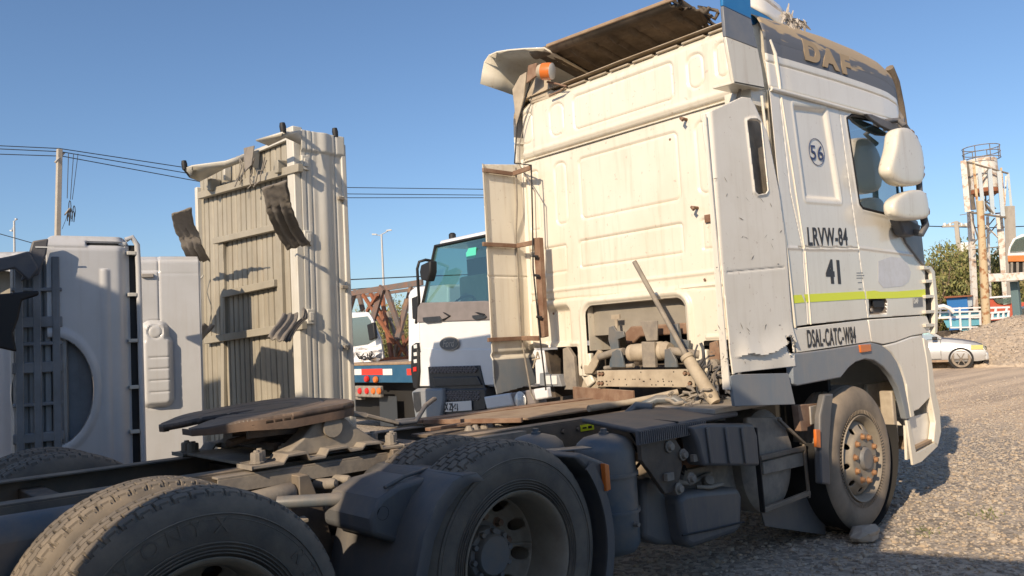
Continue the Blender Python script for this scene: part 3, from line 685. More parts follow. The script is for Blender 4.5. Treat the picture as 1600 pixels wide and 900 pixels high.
# silencer drum between the battery box and the front wheel
b = MB(); x0 = -1.22; 
b.lathe([(.0001, 0), (.20, .0), (.30, .02), (.335, .06), (.335, .50), (.30, .54), (.0001, .55)], (-.98, -1.10, .62), (0, 1, 0), 40); o = b.build('silencer', M['duststeel'], T, 40)
o.scale = (.85, 1, 1); o.location = (-.147, 0, 0)
b = MB(); b.prism([(-1.62, -1.12, .985), (-.92, -1.12, .985), (-.82, -.55, .985), (-1.50, -.55, .985)], (0, 0, .035)); b.build('step_plate', M['silver'], T, 30, .008)
side_shell('step_side', -1.11, [(1168, 652), (1222, 652), (1236, 690), (1240, 706), (1170, 722)], M['duststeel'], .04, .01)
b = MB()
f = lambda u, v, y=-1.14: (sd(u, v, y)[0], y, sd(u, v, y)[1])
b.bar(f(1188, 716), f(1256, 700), .02, .03); b.bar(f(1192, 798), f(1264, 770), .03, .03); b.bar(f(1216, 655), f(1258, 694), .02, .02); b.bar(f(1256, 694), f(1264, 778), .016, .025)
b.build('step_frame', M['chassis'], T, 30, .004)
b = MB(); b.bar(f(1179, 668), f(1192, 800), .012, .035, (0, 1, 0)); b.build('step_post', M['black'], T, 30, .003)
side_shell('step_tread', -1.13, [(1192, 722), (1256, 706), (1256, 728), (1194, 742)], M['duststeel'], .03, .006)
# mud flap behind the front wheel
side_shell('mud_flap', -1.05, [(1190, 800), (1262, 770), (1262, 690), (1288, 690), (1290, 836), (1196, 822)], M['guard'], .012, 0)
side_shell('front_guard_strip', -1.26, [(1289, 616), (1303, 615), (1300, 640), (1296, 700), (1298, 758), (1284, 756), (1282, 690), (1282, 650)], M['guard'], .05, .012)
side_shell('mount_bracket', -1.18, [(1247, 633), (1280, 630), (1281, 662), (1262, 668), (1262, 674), (1252, 674)], M['rust'], .05, .005)
side_shell('mount_block', -1.19, [(1266, 635), (1280, 632), (1281, 660), (1268, 664)], M['silver'], .05, .006)
side_shell('side_marker', -1.275, [(1275, 671), (1282, 671), (1283, 700), (1276, 699)], M['amber'], .02, .004)
# guard in front of the middle wheel: a narrow curved blade seen edge-on
def arc_guard(name, cx, r, a0, a1, y0, y1, m, lip=.03, n=18, th=.012, cz=.52):
    b = MB(); vs = []
    for i in range(n+1):
        a = R_(a0+(a1-a0)*i/n); c, s = math.cos(a), math.sin(a)
        for (rr, y) in ((r-lip, y0), (r, y0), (r+.006, y0+.03), (r+.006, y1), (r+.006-th, y1), (r-th, y0+.03), (r-th, y0+th), (r-lip, y0+th)):
            vs.append((cx+c*rr, y, cz+s*rr))
    k = 8; fs = [(i*k+j, i*k+(j+1) % k, (i+1)*k+(j+1) % k, (i+1)*k+j) for i in range(n) for j in range(k)]
    fs += [tuple(range(k))[::-1], tuple(range(n*k, n*k+k))]
    b.add(vs, fs); return b.build(name, m, T, 50)
arc_guard('mudguard', XM, .60, 38, -25, -1.27, -.62, M['guard'], .05)
side_shell('guard_top', -1.25, [(898, 714), (908, 708), (945, 722), (950, 735), (953, 770), (947, 775), (930, 745), (905, 722)], M['guard'], .25, .015)
side_shell('side_marker', -1.285, [(945, 724), (952, 726), (955, 765), (948, 768)], M['amber'], .03, .004)
# bulky joint guard between the two rear axles
def joint_guard():
    b = MB(); ys = [-1.275, -1.265, -1.1, -.9, -.72, -.62]
    prof = [(-3.58, .935), (-3.645, .935), (-3.70, .915), (-3.78, .85), (-3.85, .74), (-3.90, .58), (-3.93, .40), (-3.94, .2)]
    vs = []
    for y in ys:
        for (x, z) in prof: vs.append((x+(.03 if y < -1.27 else 0), y, z-(.03 if y < -1.27 else 0)))
    k = len(prof); fs = [(i*k+j, i*k+j+1, (i+1)*k+j+1, (i+1)*k+j) for i in range(len(ys)-1) for j in range(k-1)]
    b.add(vs, fs); g = b.build('mudguard', M['guard'], T, 60, 0, .012)
    b = MB(); b.prism([(-3.70, -1.09, .925), (-3.84, -1.09, .915), (-3.94, -1.09, .875), (-3.985, -1.09, .80), (-3.985, -1.09, .735), (-3.86, -1.09, .675), (-3.78, -1.09, .80)], (0, .40, 0)); b.build('guard_socket', M['guard'], g, 30, .02, seg=3)
    b = MB(); b.lathe([(.0001, -.0015), (.026, -.0015), (.028, 0)], (-3.93, -1.091, .815), (0, -1, 0), 20); b.build('socket_hole', M['void'], g, 0)
    b = MB(); b.tube([(-3.90, -1.06, .91), (-3.78, -1.03, .935), (-3.64, -1.0, .945)], .010, 6); b.build('guard_strap', M['guard'], g, 30, .004)
    b = MB(); b.box(-3.66, -3.58, -1.275, -.62, .932, .944); b.build('guard_lip', M['guard'], g, 30, .004)
joint_guard()
arc_guard('mudguard', XR, .575, 160, 190, -1.27, -.62, M['guard'], .035)
b = MB(); x, z = sd(918, 663, -.41); b.box(x-.06, x+.06, -.408, -.402, .90, .94); b.build('warning_sticker', M['yellow'], T, 0)
b = MB(); b.box(x-.045, x-.01, -.410, -.408, .915, .925); b.box(x+.005, x+.04, -.410, -.408, .912, .928); b.build('sticker_print', M['ink'], T, 0)

b = MB(); b.box(-5.7, -4.35, -.62, -.42, .60, .955); b.build('inner_guard', M['tank'], T, 40, .08, seg=4)
b = MB(); b.box(-3.02, -2.45, -.62, -.42, .90, .925); b.bar((-3.0, -.95, .93), (-2.66, -1.05, .92), .10, .008); b.build('guard_mount_rail', M['tank'], T, 30, .004)

# hoses, clamps and small fittings on the near side
b = MB(); rnd = random.Random(17)
for k in range(9):
    x0 = rnd.uniform(-2.25, -1.9); p = Vector((x0, rnd.uniform(-1.0, -.8), rnd.uniform(.75, .92))); pts = [p.copy()]
    for i in range(6): p = p+Vector((rnd.uniform(.0, .09), rnd.uniform(-.04, .04), rnd.uniform(-.12, .05))); pts.append(p.copy())
    b.tube(pts, rnd.choice((.007, .010, .013)), 6)
b.build('hoses', M['black'], T, 60)
b = MB()
for (x, z) in ((-2.10, .86), (-1.98, .80), (-1.92, .66), (-2.04, .62), (-1.86, .90)): b.lathe([(.0001, .03), (.02, .028), (.024, .01), (.034, .008), (.034, 0)], (x, -1.135, z), (0, -1, 0), 10)
for (x, z) in ((-2.13, .70), (-1.88, .77)): b.box(x-.03, x+.03, -1.16, -1.135, z-.02, z+.02)
b.build('fittings', M['duststeel'], T, 40)
b = MB()
for z in (.45, .78): b.tube([(-1.99, -1.105, z-.1), (-1.7, -1.112, z-.12), (-1.37, -1.105, z-.14)], .006, 5) if z < .5 else None
b.tube([(-3.05, -.62, .9), (-2.9, -.72, .86), (-2.75, -.8, .84), (-2.6, -.8, .88)], .012, 6); b.tube([(-3.1, -.66, .86), (-2.9, -.8, .80), (-2.7, -.85, .80)], .010, 6); b.build('hoses', M['black'], T, 60)
# ================================================================ cab: rear wall (pressed steel)
def rect_from(tl, bl, tr, br, x=-.911):
    a, b_, c, d = bk(*tl, x), bk(*bl, x), bk(*tr, x), bk(*br, x)
    y0 = (a[0]+b_[0])/2; y1 = (c[0]+d[0])/2; z1 = (a[1]+c[1])/2; z0 = (b_[1]+d[1])/2
    return ((y0+y1)/2, (z0+z1)/2, abs(y0-y1)/2, abs(z1-z0)/2)
def stamp(U, V, R, r, w=.017, depth=.012, inner=.004):
    d = rrect(U, V, *R, r)
    return depth*bump(d+w*.6, w)+inner*sstep(0, -w*2, d)
UP = [(rect_from((900, 150), (900, 207), (1056, 96), (1059, 157)), .05),
      (rect_from((863, 163), (863, 217), (886, 160), (886, 212)), .07), (rect_from((816, 178), (816, 229), (836, 175), (836, 225)), .06),
      (rect_from((1077, 88), (1078, 146), (1104, 80), (1106, 136)), .07), (rect_from((1121, 68), (1122, 127), (1143, 64), (1145, 120)), .06)]
LO = [(rect_from((904, 249), (908, 345), (1060, 201), (1064, 313)), .05),
      (rect_from((866, 254), (868, 354), (886, 250), (887, 350)), .06), (rect_from((826, 268), (828, 363), (842, 264), (845, 360)), .04),
      (rect_from((1087, 190), (1089, 307), (1112, 184), (1112, 302)), .07),
      (rect_from((904, 375), (907, 421), (1068, 347), (1069, 396)), .03), (rect_from((850, 386), (851, 431), (886, 382), (887, 425)), .02),
      (rect_from((825, 392), (826, 434), (842, 388), (842, 432)), .03), (rect_from((1096, 341), (1097, 393), (1122, 338), (1122, 388)), .02)]
OPEN = (.035, 1.46, .50, .295, .08)       # centre y, z, half sizes, radius of the tunnel opening
def keep_lo(U, V):
    s = rrect(U, V, 0.005, 2.6, 1.24, 1.18, .02)*-1                     # above z 1.42
    legs = np.maximum(-rrect(U, V, .575, 1.5, .06, .32, .01), -rrect(U, V, -.53, 1.5, .065, .32, .01))
    s = np.maximum(s, legs)
    return np.minimum(s, rrect(U, V, .035, 1.36, .495, .385, .09))
def disp_lo(U, V):
    d = np.zeros_like(U)
    for R, r in LO: d += stamp(U, V, R, r)
    d += .016*bump(V-1.805-.02*U, .014)                                  # seam
    d -= .018*sstep(1.83, 1.80, V)*1                                     # lower pressing sits a little prouder
    d -= .012*bump(V-1.90, .02)
    d -= .022*bump(rrect(U, V, .035, 1.36, .53, .42, .12), .035)         # rim round the opening
    d += .07*sstep(.02, -.05, rrect(U, V, *rect_from((856, 480), (856, 545), (893, 476), (893, 540)), .06))
    d += .06*sstep(.02, -.05, rrect(U, V, -.86, 1.55, .10, .16, .06))
    d -= .012*bump(V-1.445, .02)*(np.abs(U) > .62)
    d += .11*sstep(1.12, 1.24, np.abs(U-.005))**2
    d += .003*np.sin(U*3.1+V*2)*np.cos(V*2.3)
    return d
CAB = sheet('rear_wall', -1.235, 1.245, 1.16, 3.075, .0085, disp_lo, keep_lo, lambda U, V, D: (-.911+D, U, V), M['cream'], T, .004)
def disp_up(U, V):
    d = np.zeros_like(U)
    for R, r in UP: d += stamp(U, V, R, r)
    d += .03*sstep(.02, -.0, V-3.07)
    d += .012*sstep(.98, 1.02, U) + .012*sstep(-.98, -1.02, U)
    d -= .012*bump(V-3.12, .03)
    d += .16*sstep(1.10, 1.24, np.abs(U-.005))**2
    d += .05*sstep(3.50, 3.58, V)
    return d
def keep_up(U, V): return -rrect(U, V, .005, 3.0, 1.235, .565, .14)
sheet('roof_rear_wall', -1.235, 1.245, 3.055, 3.57, .0085, disp_up, keep_up, lambda U, V, D: (-.945+D, U, V), M['cream'], T, .004)
b = MB(); b.box(-.935, -.80, -1.16, 1.17, 3.055, 3.066); b.build('roof_ledge', M['cream'], T, 30, .004)
# top rail along the rear edge of the roof
b = MB()
for i in range(9):
    y0 = -1.0+i*.23; b.bar((-.91, y0, 3.572), (-.91, y0+.19, 3.572), .05, .012)
b.bar((-.87, -1.05, 3.575), (-.87, 1.05, 3.575), .04, .02); b.build('flange_pieces', M['beamsteel'], T, 30, .002)

# tunnel behind the opening
b = MB()
b.add([(-.90, .53, 1.74), (-.2, .50, 1.74), (-.2, .50, 1.38), (-.90, .53, 1.38)], [(0, 1, 2, 3)])
b.build('tunnel_cheek', M['cream'], T, 0, 0, .004); b = MB()
b.add([(-.90, -.46, 1.74), (-.2, -.44, 1.74), (-.2, -.44, 1.38), (-.90, -.46, 1.38)], [(3, 2, 1, 0)])
b.build('tunnel_cheek', M['cream'], T, 0, 0, .004)
b = MB(); b.add([(-.90, .53, 1.745), (-.45, .52, 1.73), (-.22, .50, 1.56), (-.20, .50, 1.52), (-.90, -.46, 1.745), (-.45, -.46, 1.73), (-.22, -.45, 1.56), (-.20, -.45, 1.52)], [(0, 1, 5, 4), (1, 2, 6, 5), (2, 3, 7, 6)])
b.build('tunnel_roof', M['duststeel'], T, 30, 0, .004)
b = MB(); b.box(-.18, -.14, -1.1, 1.1, .5, 1.52); b.build('tunnel_shade_sheet', M['void'], T, 0)  # near-black sheet standing in for the shade deep in the tunnel
b = MB(); b.box(-.85, .6, -.30, .30, .75, 1.25); b.tube([(-.8, .2, 1.28), (-.3, .2, 1.34)], .07, 12); b.build('gearbox', M['chassisdark'], T, 30, .03)
# brackets under the legs
for (y, nm) in ((.575, 1), (-.535, -1)):
    b = MB(); b.prism([(-.93, y-.075, 1.36), (-.93, y-.075, 1.20), (-.93, y+.07, 1.19), (-.93, y+.07, 1.36)], (.05, 0, 0)); b.prism([(-.93, y-.06, 1.20), (-.93, y-.10, 1.13), (-.93, y-.02, 1.08), (-.93, y+.05, 1.19)], (.03, 0, 0))
    o = b.build('leg_bracket', M['cream'], T, 30, .012)
    b = MB(); b.lathe([(.0001, .002), (.016, .002), (.018, 0)], (-.931, y+.02, 1.25), (-1, 0, 0), 14); b.build('bracket_hole', M['void'], o, 0)
# dark panel in place of shade under the wall's left, plus hardware
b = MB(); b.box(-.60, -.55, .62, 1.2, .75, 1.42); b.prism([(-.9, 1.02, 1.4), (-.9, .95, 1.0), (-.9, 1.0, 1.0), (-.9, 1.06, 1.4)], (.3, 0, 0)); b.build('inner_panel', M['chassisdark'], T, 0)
def bx(u, v, x=-.95): y, z = bk(u, v, x); return (x, y, z)
b = MB(); b.prism([bx(879, 545), bx(886, 542), bx(896, 557), bx(901, 609), bx(881, 609)], (.04, 0, 0)); b.build('support_plate', M['duststeel'], T, 30, .005)
b = MB(); b.prism([bx(843, 583, -1.0), bx(852, 582, -1.0), bx(852, 603, -1.0), bx(843, 603, -1.0)], (.05, 0, 0)); b.prism([bx(851, 585, -1.0), bx(872, 585, -1.0), bx(878, 604, -1.0), bx(852, 604, -1.0)], (.07, 0, 0)); lamp = b.build('work_lamp', M['grey'], T, 30, .006)
b = MB(); b.prism([bx(852, 587, -1.01), bx(869, 587, -1.01), bx(870, 601, -1.01), bx(853, 601, -1.01)], (.01, 0, 0)); b.build('lamp_lens', M['clear'], lamp, 30, .004)
b = MB(); b.prism([bx(912, 590, -.9), bx(925, 585, -.9), bx(935, 600, -.9), bx(933, 612, -.9), bx(906, 612, -.9)], (.1, 0, 0)); b.prism([bx(907, 568), bx(918, 572), bx(925, 560), bx(934, 546), bx(940, 550), bx(932, 572), bx(925, 584), bx(912, 585)], (.03, 0, 0)); b.build('suspension_plate', M['beamsteel'], T, 30, .006)
b = MB(); b.prism([bx(1108, 536), bx(1120, 532), bx(1124, 548), bx(1124, 570), bx(1108, 566)], (.05, 0, 0)); b.build('suspension_plate', M['rust'], T, 30, .005)
b = MB(); b.tube([bx(833, 575, -1.0), bx(840, 550, -1.0), bx(843, 560, -1.0), bx(832, 562, -1.0)], .008, 6); b.build('wire_hook', M['beamsteel'], T, 50)
# fittings on the wall
for (u, v) in ((1073, 187), (1090, 325)):
    b = MB(); p = Vector(bx(u, v, -.915)); b.tube([p, p+Vector((-.07, 0, 0)), p+Vector((-.075, -.02, -.02))], .012, 8); b.build('wall_peg', M['rust'], T, 40)
for (u, v) in ((1047, 218), (1101, 437), (904, 524), (865, 490), (995, 330)):
    b = MB(); b.lathe([(.0001, .003), (.009, .003), (.011, 0)], bx(u, v, -.925 if v > 400 else -.912), (-1, 0, 0), 12); b.build('wall_plug', M['rust'], T, 0)
b = MB(); b.prism([bx(1100, 336, -.93), bx(1112, 334, -.93), bx(1112, 346, -.93), bx(1101, 348, -.93)], (.03, 0, 0)); b.build('wall_clip', M['rust'], T, 0, .002)
# ladder rail: rusty channel off the wall, its arms, cables
b = MB(); b.prism([bx(833, 372, -1.10), bx(842, 371, -1.10), bx(851, 526, -1.10), bx(843, 528, -1.10)], (.05, 0, 0)); b.build('post', M['rust'], T, 30, .003)
for (a0, a1, z0) in (((756, 265), (829, 262), 0), ((756, 381), (833, 376), 0), ((764, 531), (842, 527), 0)):
    b = MB(); p = onp(*a0, 1, 1.20); q = Vector(bx(*a1, -1.08)); q2 = Vector((q.x-.0, q.y, q.z))
    b.bar((p.x, 1.215, p.z), (-1.02, 1.215, p.z), .02, .035); b.bar((-1.02, 1.20, p.z), (-1.08, q.y, p.z-.01), .02, .04); b.build('deflector_bracket', M['rust'] if z0 == 0 else M['rust'], T, 30, .003)
b = MB(); b.tube([bx(833, 112, -1.0), bx(822, 150, -1.0), bx(808, 195, -1.0), bx(804, 255, -1.03), bx(830, 258, -1.10), bx(832, 340, -1.12), bx(833, 420, -1.12), bx(838, 470, -1.12), bx(845, 540, -1.12), bx(850, 580, -1.12), bx(853, 610, -1.12)], .007, 6); b.build('cable', M['black'], T, 60)
b = MB(); b.tube([bx(830, 160, -.97), bx(820, 190, -.97), bx(812, 225, -.97), bx(812, 258, -.97), bx(836, 300, -1.1), bx(838, 372, -1.1)], .005, 6); b.build('cable', M['duststeel'], T, 60)
b = MB(); b.tube([bx(806, 262, -1.0), bx(808, 320, -1.0), bx(806, 372, -1.0), bx(810, 430, -1.0), bx(814, 520, -1.0), bx(822, 570, -1.0), bx(830, 615, -1.0), bx(835, 625, -1.0)], .008, 6); b.build('cable', M['duststeel'], T, 60)
for i, (u, v) in enumerate(((836, 400), (838, 430), (842, 495))):
    b = MB(); b.tube([bx(u-3, v, -1.13), bx(u+4, v+1, -1.13)], .012, 6); b.build('cable_tie', M['black'], T, 0)

# ================================================================ cab: right-hand side
def sp(*pts): return [sd(u, v) for u, v in pts]
side_poly = [(-.895, 3.06), (.93, 3.105), (1.03, 2.6), (1.07, 2.10), (1.30, 1.955), (1.375, 1.90), (1.365, 1.62), (.90, 1.60), (.15, 1.555), (-.70, 1.465), (-.84, 1.465)]
side_poly = [(-.93, 3.05), (.96, 3.10), (1.035, 2.7), (1.06, 2.12)]+sp((1416, 384), (1445, 416), (1447, 491), (1356, 497), (1262, 507), (1238, 511))
win = sp((1323, 186), (1331, 180), (1399, 192))+[(1.01, 2.9), (1.03, 2.55), (1.03, 2.42)]+sp((1400, 338), (1396, 337), (1348, 325), (1343, 318))
rec56 = sp((1241, 166), (1290, 172), (1312, 312), (1260, 308))
def side_keep(U, V): return np.minimum(-polysdf(U, V, side_poly), polysdf(U, V, win)-.012)
seam_paths = [sp((1218, 150), (1235, 300), (1254, 388), (1262, 507)), sp((1311, 168), (1326, 280), (1341, 386), (1348, 440), (1356, 497)), sp((1247, 386), (1341, 387))]
ridge_paths = [sp((1223, 387), (1253, 388)), sp((1341, 387), (1426, 398)), sp((1255, 389), (1341, 390))]
vert2 = sp((1218, 150), (1254, 388))
def side_disp(U, V):   # positive = inwards
    d = np.zeros_like(U)
    for s in seam_paths: d += .010*(1-sstep(.002, .006, linedist(U, V, s)))
    for s in ridge_paths: d -= .006*bump(linedist(U, V, s), .014)
    q = polysdf(U, V, rec56); d += .022*sstep(.012, -.022, q)
    d -= .004*bump(q-.03, .02)
    d -= .004*bump(polysdf(U, V, win)-.02, .02)
    d += .010*sstep(-.72, -.74, U-.02*(V-2))*0
    d += .03*sstep(.06, 0, V-1.46)*0
    hd = polysdf(U, V, sp((1358, 467), (1383, 467), (1386, 472), (1385, 490), (1359, 492))); d += .03*sstep(.006, -.01, hd)
    return d
def side_mat(U, V):
    m = np.zeros(U.shape)
    hd = polysdf(U, V, sp((1358, 467), (1383, 467), (1386, 472), (1385, 490), (1359, 492))); m = np.where(hd < 0, 1, m)
    return m
side = sheet('side_wall', -.95, 1.42, 1.45, 3.14, .0075, side_disp, side_keep, lambda U, V, D: (U, -1.245+D+.0*V, V), [M['white'], M['chassisdark']], T, .004, side_mat)
# light vertical moulding between the rear corner and the sleeper panel
b = MB(); q = sp((1189, 150), (1196, 210), (1214, 300), (1229, 400), (1241, 512)); b.tube([(x, -1.25, z) for x, z in q], .010, 8)
b.build('corner_moulding', M['cream'], T, 60)
b = MB(); q = sp((1219, 152), (1255, 388)); b.tube([(q[0][0]+.012, -1.247, q[0][1]), (q[1][0]+.012, -1.247, q[1][1])], .006, 6); q = sp((1256, 392), (1265, 507)); b.tube([(q[0][0]+.012, -1.247, q[0][1]), (q[1][0]+.012, -1.247, q[1][1])], .006, 6); b.build('panel_edges', M['cream'], T, 60)
# rear corner of the cab
b = MB(); b.prism([(-.95, -1.24, 3.05), (-.95, -1.24, 1.46), (-.83, -1.15, 1.46), (-.83, -1.15, 3.05)], (.02, .02, 0)); b.build('corner_panel', M['cream'], T, 0)
# door furniture
h = empty('door_handle'); h.parent = T
b = MB(); q = sp((1366, 469), (1383, 469), (1384, 480), (1368, 481)); b.prism([(x, -1.236, z) for x, z in q], (0, .012, 0)); b.build('handle_grip', M['black'], h, 30, .004)
b = MB(); x, z = sd(1366, 484); b.lathe([(.0001, .006), (.014, .006), (.016, 0)], (x, -1.222, z), (0, -1, 0), 14); b.build('lock_barrel', M['silver'], h, 30)
# stripe
for n, q in enumerate([[(1234.5, 461.5), (1252, 460.5), (1257, 472.5), (1236, 474.5)], [(1256, 460), (1350, 455), (1352, 467), (1260, 472.5)], [(1353, 455.2), (1366, 454), (1376, 456), (1400, 455.5), (1445, 452), (1446, 463.5), (1400, 466), (1354, 467)]]):
    b = MB(); b.prism([(x, -1.2465, z) for x, z in sp(*q)], (0, -.0012, 0)); b.build('reflective_stripe', M['yellow'], T, 0)
def side_text(name, txt, u0, v0b, u1, v1b, hpx, m, off=.0, bold=.0, y=-1.2465):
    (x0, z0), (x1, z1) = sd(u0, v0b, y), sd(u1, v1b, y); zt = sd(u0, v0b-hpx, y)[1]; hh = (zt-z0)
    size = hh/.70
    o = text_mesh(name, txt, size, m, T, (0, 0, 0), (1, 0, 0), (0, 0, 1), .0008, bold, space=1.10)
    xs = [v.co.x for v in o.data.vertices]; w0, w1 = min(xs), max(xs); k = (x1-x0)/(w1-w0); sl = (z1-z0)/(x1-x0)
    for v in o.data.vertices:
        X = (v.co.x-w0)*k; v.co = Vector((x0+X, y-abs(v.co.y)*0-.0006+(v.co.y if False else 0), v.co.z+z0+sl*X)) if False else Vector((x0+X, y-.0004+(v.co.y), v.co.z+z0+sl*X))
    return o
side_text('lettering', '41', 1291.5, 441, 1314, 441.5, 34.5, M['ink'], bold=.010)
side_text('lettering', 'LRVW-84', 1263, 383, 1325, 382.5, 27.5, M['ink'], bold=.004)
side_text('lettering', '56', 1267.5, 249, 1287, 250.5, 22.5, M['navy'], bold=.0005, y=-1.2275)
(x, z) = sd(1276, 237.5, -1.2265); b = MB(); n = 48; ra, rb = .085, .122
(xr, _) = sd(1287.7, 237.5, -1.2265); (_, zt) = sd(1276, 216.7, -1.2265); ra = xr-x; rb = (zt-z)
vs = []
for k in range(n):
    a = 2*math.pi*k/n
    for f_ in (1, .955): vs += [(x+ra*f_*math.cos(a), -1.2285, z+rb*f_*math.sin(a)), (x+ra*f_*math.cos(a), -1.2265, z+rb*f_*math.sin(a))]
fs = []
for k in range(n):
    a, c = k*4, ((k+1) % n)*4; fs += [(a, a+2, c+2, c), (a, c, c+1, a+1), (a+2, a+3, c+3, c+2)]
b.add(vs, fs); b.build('number_ring', M['navy'], T, 0)
# badge and faint traces of a removed decal
b = MB(); q = sp((1426, 466), (1441, 464.5), (1441.5, 479), (1426.5, 480)); b.prism([(x, -1.2465, z) for x, z in q], (0, -.002, 0)); bd = b.build('badge', M['greyband'], T, 0)
(x0, z0), (x1, z1) = sd(1427, 474), sd(1440, 473); o = text_mesh('badge_lettering', 'DAF', .055, M['white'], bd, (x0, -1.2495, z0), (1, 0, 0), (0, 0, 1), .0004, .002, sx=.9)
M['ghost'] = mat('decal_trace', (.66, .66, .68), .4, col2=(.58, .57, .56), scale=14, amt=.8)
b = MB(); q = sp((1372, 408), (1392, 401), (1408, 403), (1418, 412), (1423, 425), (1420, 440), (1410, 447), (1380, 450), (1372, 440)); b.prism([(x, -1.246, z) for x, z in q], (0, -.0008, 0)); b.build('decal_trace', M['ghost'], T, 0)
b = MB(); 
for (u, v, w_) in ((1338, 426, 10), (1338, 430, 12), (1338, 434, 10), (1340, 441, 7), (1341, 451, 5)): 
    q = sp((u, v), (u+w_, v-.3), (u+w_, v+1), (u, v+1.2)); b.prism([(x, -1.2462, z) for x, z in q], (0, -.0006, 0))
b.build('small_decal', M['greyband'], T, 0)

# window glass, rubber, interior
b = MB(); b.add([(x, -1.225, z) for x, z in win], [tuple(range(len(win)))]); g = b.build('window_glass', M['glass'], T, 0)
b = MB(); q = [(x, -1.243, z) for x, z in win]+[(win[0][0], -1.243, win[0][1])]
b.tube(q, .010, 6); b.build('window_seal', M['black'], T, 0)
b = MB(); b.box(-.88, 1.2, 1.20, 1.245, 1.46, 2.0); b.box(-.88, .1, 1.20, 1.245, 2.0, 3.1); b.box(.1, 1.1, 1.20, 1.245, 3.0, 3.1); b.bar((1.08, 1.22, 3.1), (1.3, 1.22, 2.0), .05, .05); b.build('far_side_wall', M['white'], T, 0)
b = MB(); b.add([(.1, 1.22, 2.0), (1.25, 1.22, 2.0), (1.08, 1.22, 3.0), (.1, 1.22, 3.0)], [(0, 1, 2, 3)]); b.build('window_glass', M['glass'], T, 0)
b = MB(); b.add([(1.33, -1.15, 2.0), (1.33, 1.15, 2.0), (1.10, 1.15, 3.08), (1.10, -1.15, 3.08)], [(0, 1, 2, 3)]); b.build('windscreen', M['glass'], T, 0)
M['trim'] = mat('interior_trim', (.30, .27, .22), .8, col2=(.2, .18, .15), scale=5); M['seat'] = mat('seat_cloth', (.50, .44, .34), .9, col2=(.38, .33, .26), scale=12)
b = MB(); b.box(-.84, -.80, -1.2, 1.2, 1.5, 3.3); b.box(-.8, 1.1, -1.2, 1.2, 1.50, 1.53); b.box(.95, 1.25, -1.15, 1.15, 1.53, 2.05); b.box(-.8, 1.05, -1.1, 1.1, 3.3, 3.33); b.build('cab_lining', M['trim'], T, 0)
for y in (-.72, .72):
    s = empty('seat', (.30, y, 1.53)); s.parent = T
    b = MB(); b.box(-.05, .48, -.25, .25, .30, .48); b.box(.0, .4, -.15, .15, 0, .3); b.build('seat_cushion', M['seat'], s, 40, .05)
    b = MB(); b.prism([(-.05, -.24, .45), (.12, -.24, .45), (.0, -.2, 1.12), (-.10, -.2, 1.12)], (0, .46, 0)); b.build('seat_back', M['seat'], s, 40, .05)
    b = MB(); b.box(-.10, .0, -.14, .14, 1.14, 1.34); b.build('headrest', M['seat'], s, 40, .04)
# lower skirt with lettering, wheel arch band, front corner
def sprism(name, pts, y, dy, m, bev=.008, parent=None):
    b = MB(); b.prism([(sd(u, v, y)[0], y, sd(u, v, y)[1]) for u, v in pts], (0, dy, 0)); return b.build(name, m, parent or T, 30, bev)
sprism('sill_panel', [(1238.5, 513.5), (1355.5, 499.5), (1361, 534), (1300, 543), (1246, 551)], -1.25, .03, M['white'], .004)
sprism('wing_panel', [(1357, 499.5), (1448, 493), (1454, 510), (1451, 520), (1424, 525), (1399, 534), (1380, 538), (1362, 534)], -1.25, .03, M['white'], .006)
side_text('lettering', 'DSAL-CATC-W84', 1262.5, 542.5, 1338, 535, 27, M['ink'], bold=.003, y=-1.2525)
sprism('wheel_arch', [(1238, 552), (1246, 552), (1300, 545), (1344, 538), (1362, 535), (1378, 539), (1391, 550), (1402, 566), (1411, 590), (1419, 628), (1423, 655), (1417, 655), (1411, 630), (1404, 606), (1394, 588), (1381, 573), (1366, 563), (1352, 561), (1337, 566), (1326, 575), (1314, 590), (1246, 603), (1240, 600)], -1.262, .05, M['grey'], .008)
sprism('arch_lip', [(1417, 600), (1423, 610), (1429, 650), (1424, 652), (1419, 625)], -1.268, .02, M['cream'], .003)
# inner arch liner
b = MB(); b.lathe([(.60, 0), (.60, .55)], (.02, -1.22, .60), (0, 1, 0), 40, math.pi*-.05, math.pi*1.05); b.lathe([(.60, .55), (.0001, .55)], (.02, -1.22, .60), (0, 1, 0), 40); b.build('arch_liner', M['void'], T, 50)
sprism('corner_skirt', [(1380, 540), (1400, 535), (1424, 526), (1441, 523), (1444, 540), (1449, 565), (1453, 600), (1455, 620), (1436, 640), (1424, 645), (1419, 610), (1408, 575), (1394, 552)], -1.25, .05, M['white'], .012)
sprism('step_cheek', [(1417, 657), (1421, 655), (1432, 708), (1464, 690), (1466, 697), (1440, 722), (1427, 727)], -1.25, .02, M['cream'], .004)
sprism('step_post', [(1443, 528), (1450, 531), (1456, 560), (1462, 610), (1469, 640), (1471, 675), (1466, 697), (1459, 690), (1462, 660), (1453, 612), (1450, 575)], -1.255, .05, M['cream'], .008)
b = MB(); x0, z0 = sd(1428, 655); x1, z1 = sd(1462, 640); b.prism([(.80, -1.2, .40), (1.30, -1.2, .42), (1.30, -1.2, .72), (.83, -1.2, .72)], (0, .02, 0)); b.build('step_back', M['white'], T, 30)
b = MB(); b.prism([(.86, -1.24, .47), (1.30, -1.24, .50), (1.30, -.95, .50), (.86, -.95, .47)], (0, 0, .02)); b.build('step_tread', M['browncover'], T, 30)
b = MB(); b.prism([(1.28, -1.2, .42), (1.40, -1.1, .45), (1.42, 0, .45), (1.42, 1.1, .45), (1.28, 1.2, .42)], (0, 0, .55)); b.build('bumper', M['white'], T, 30, .05, seg=3)
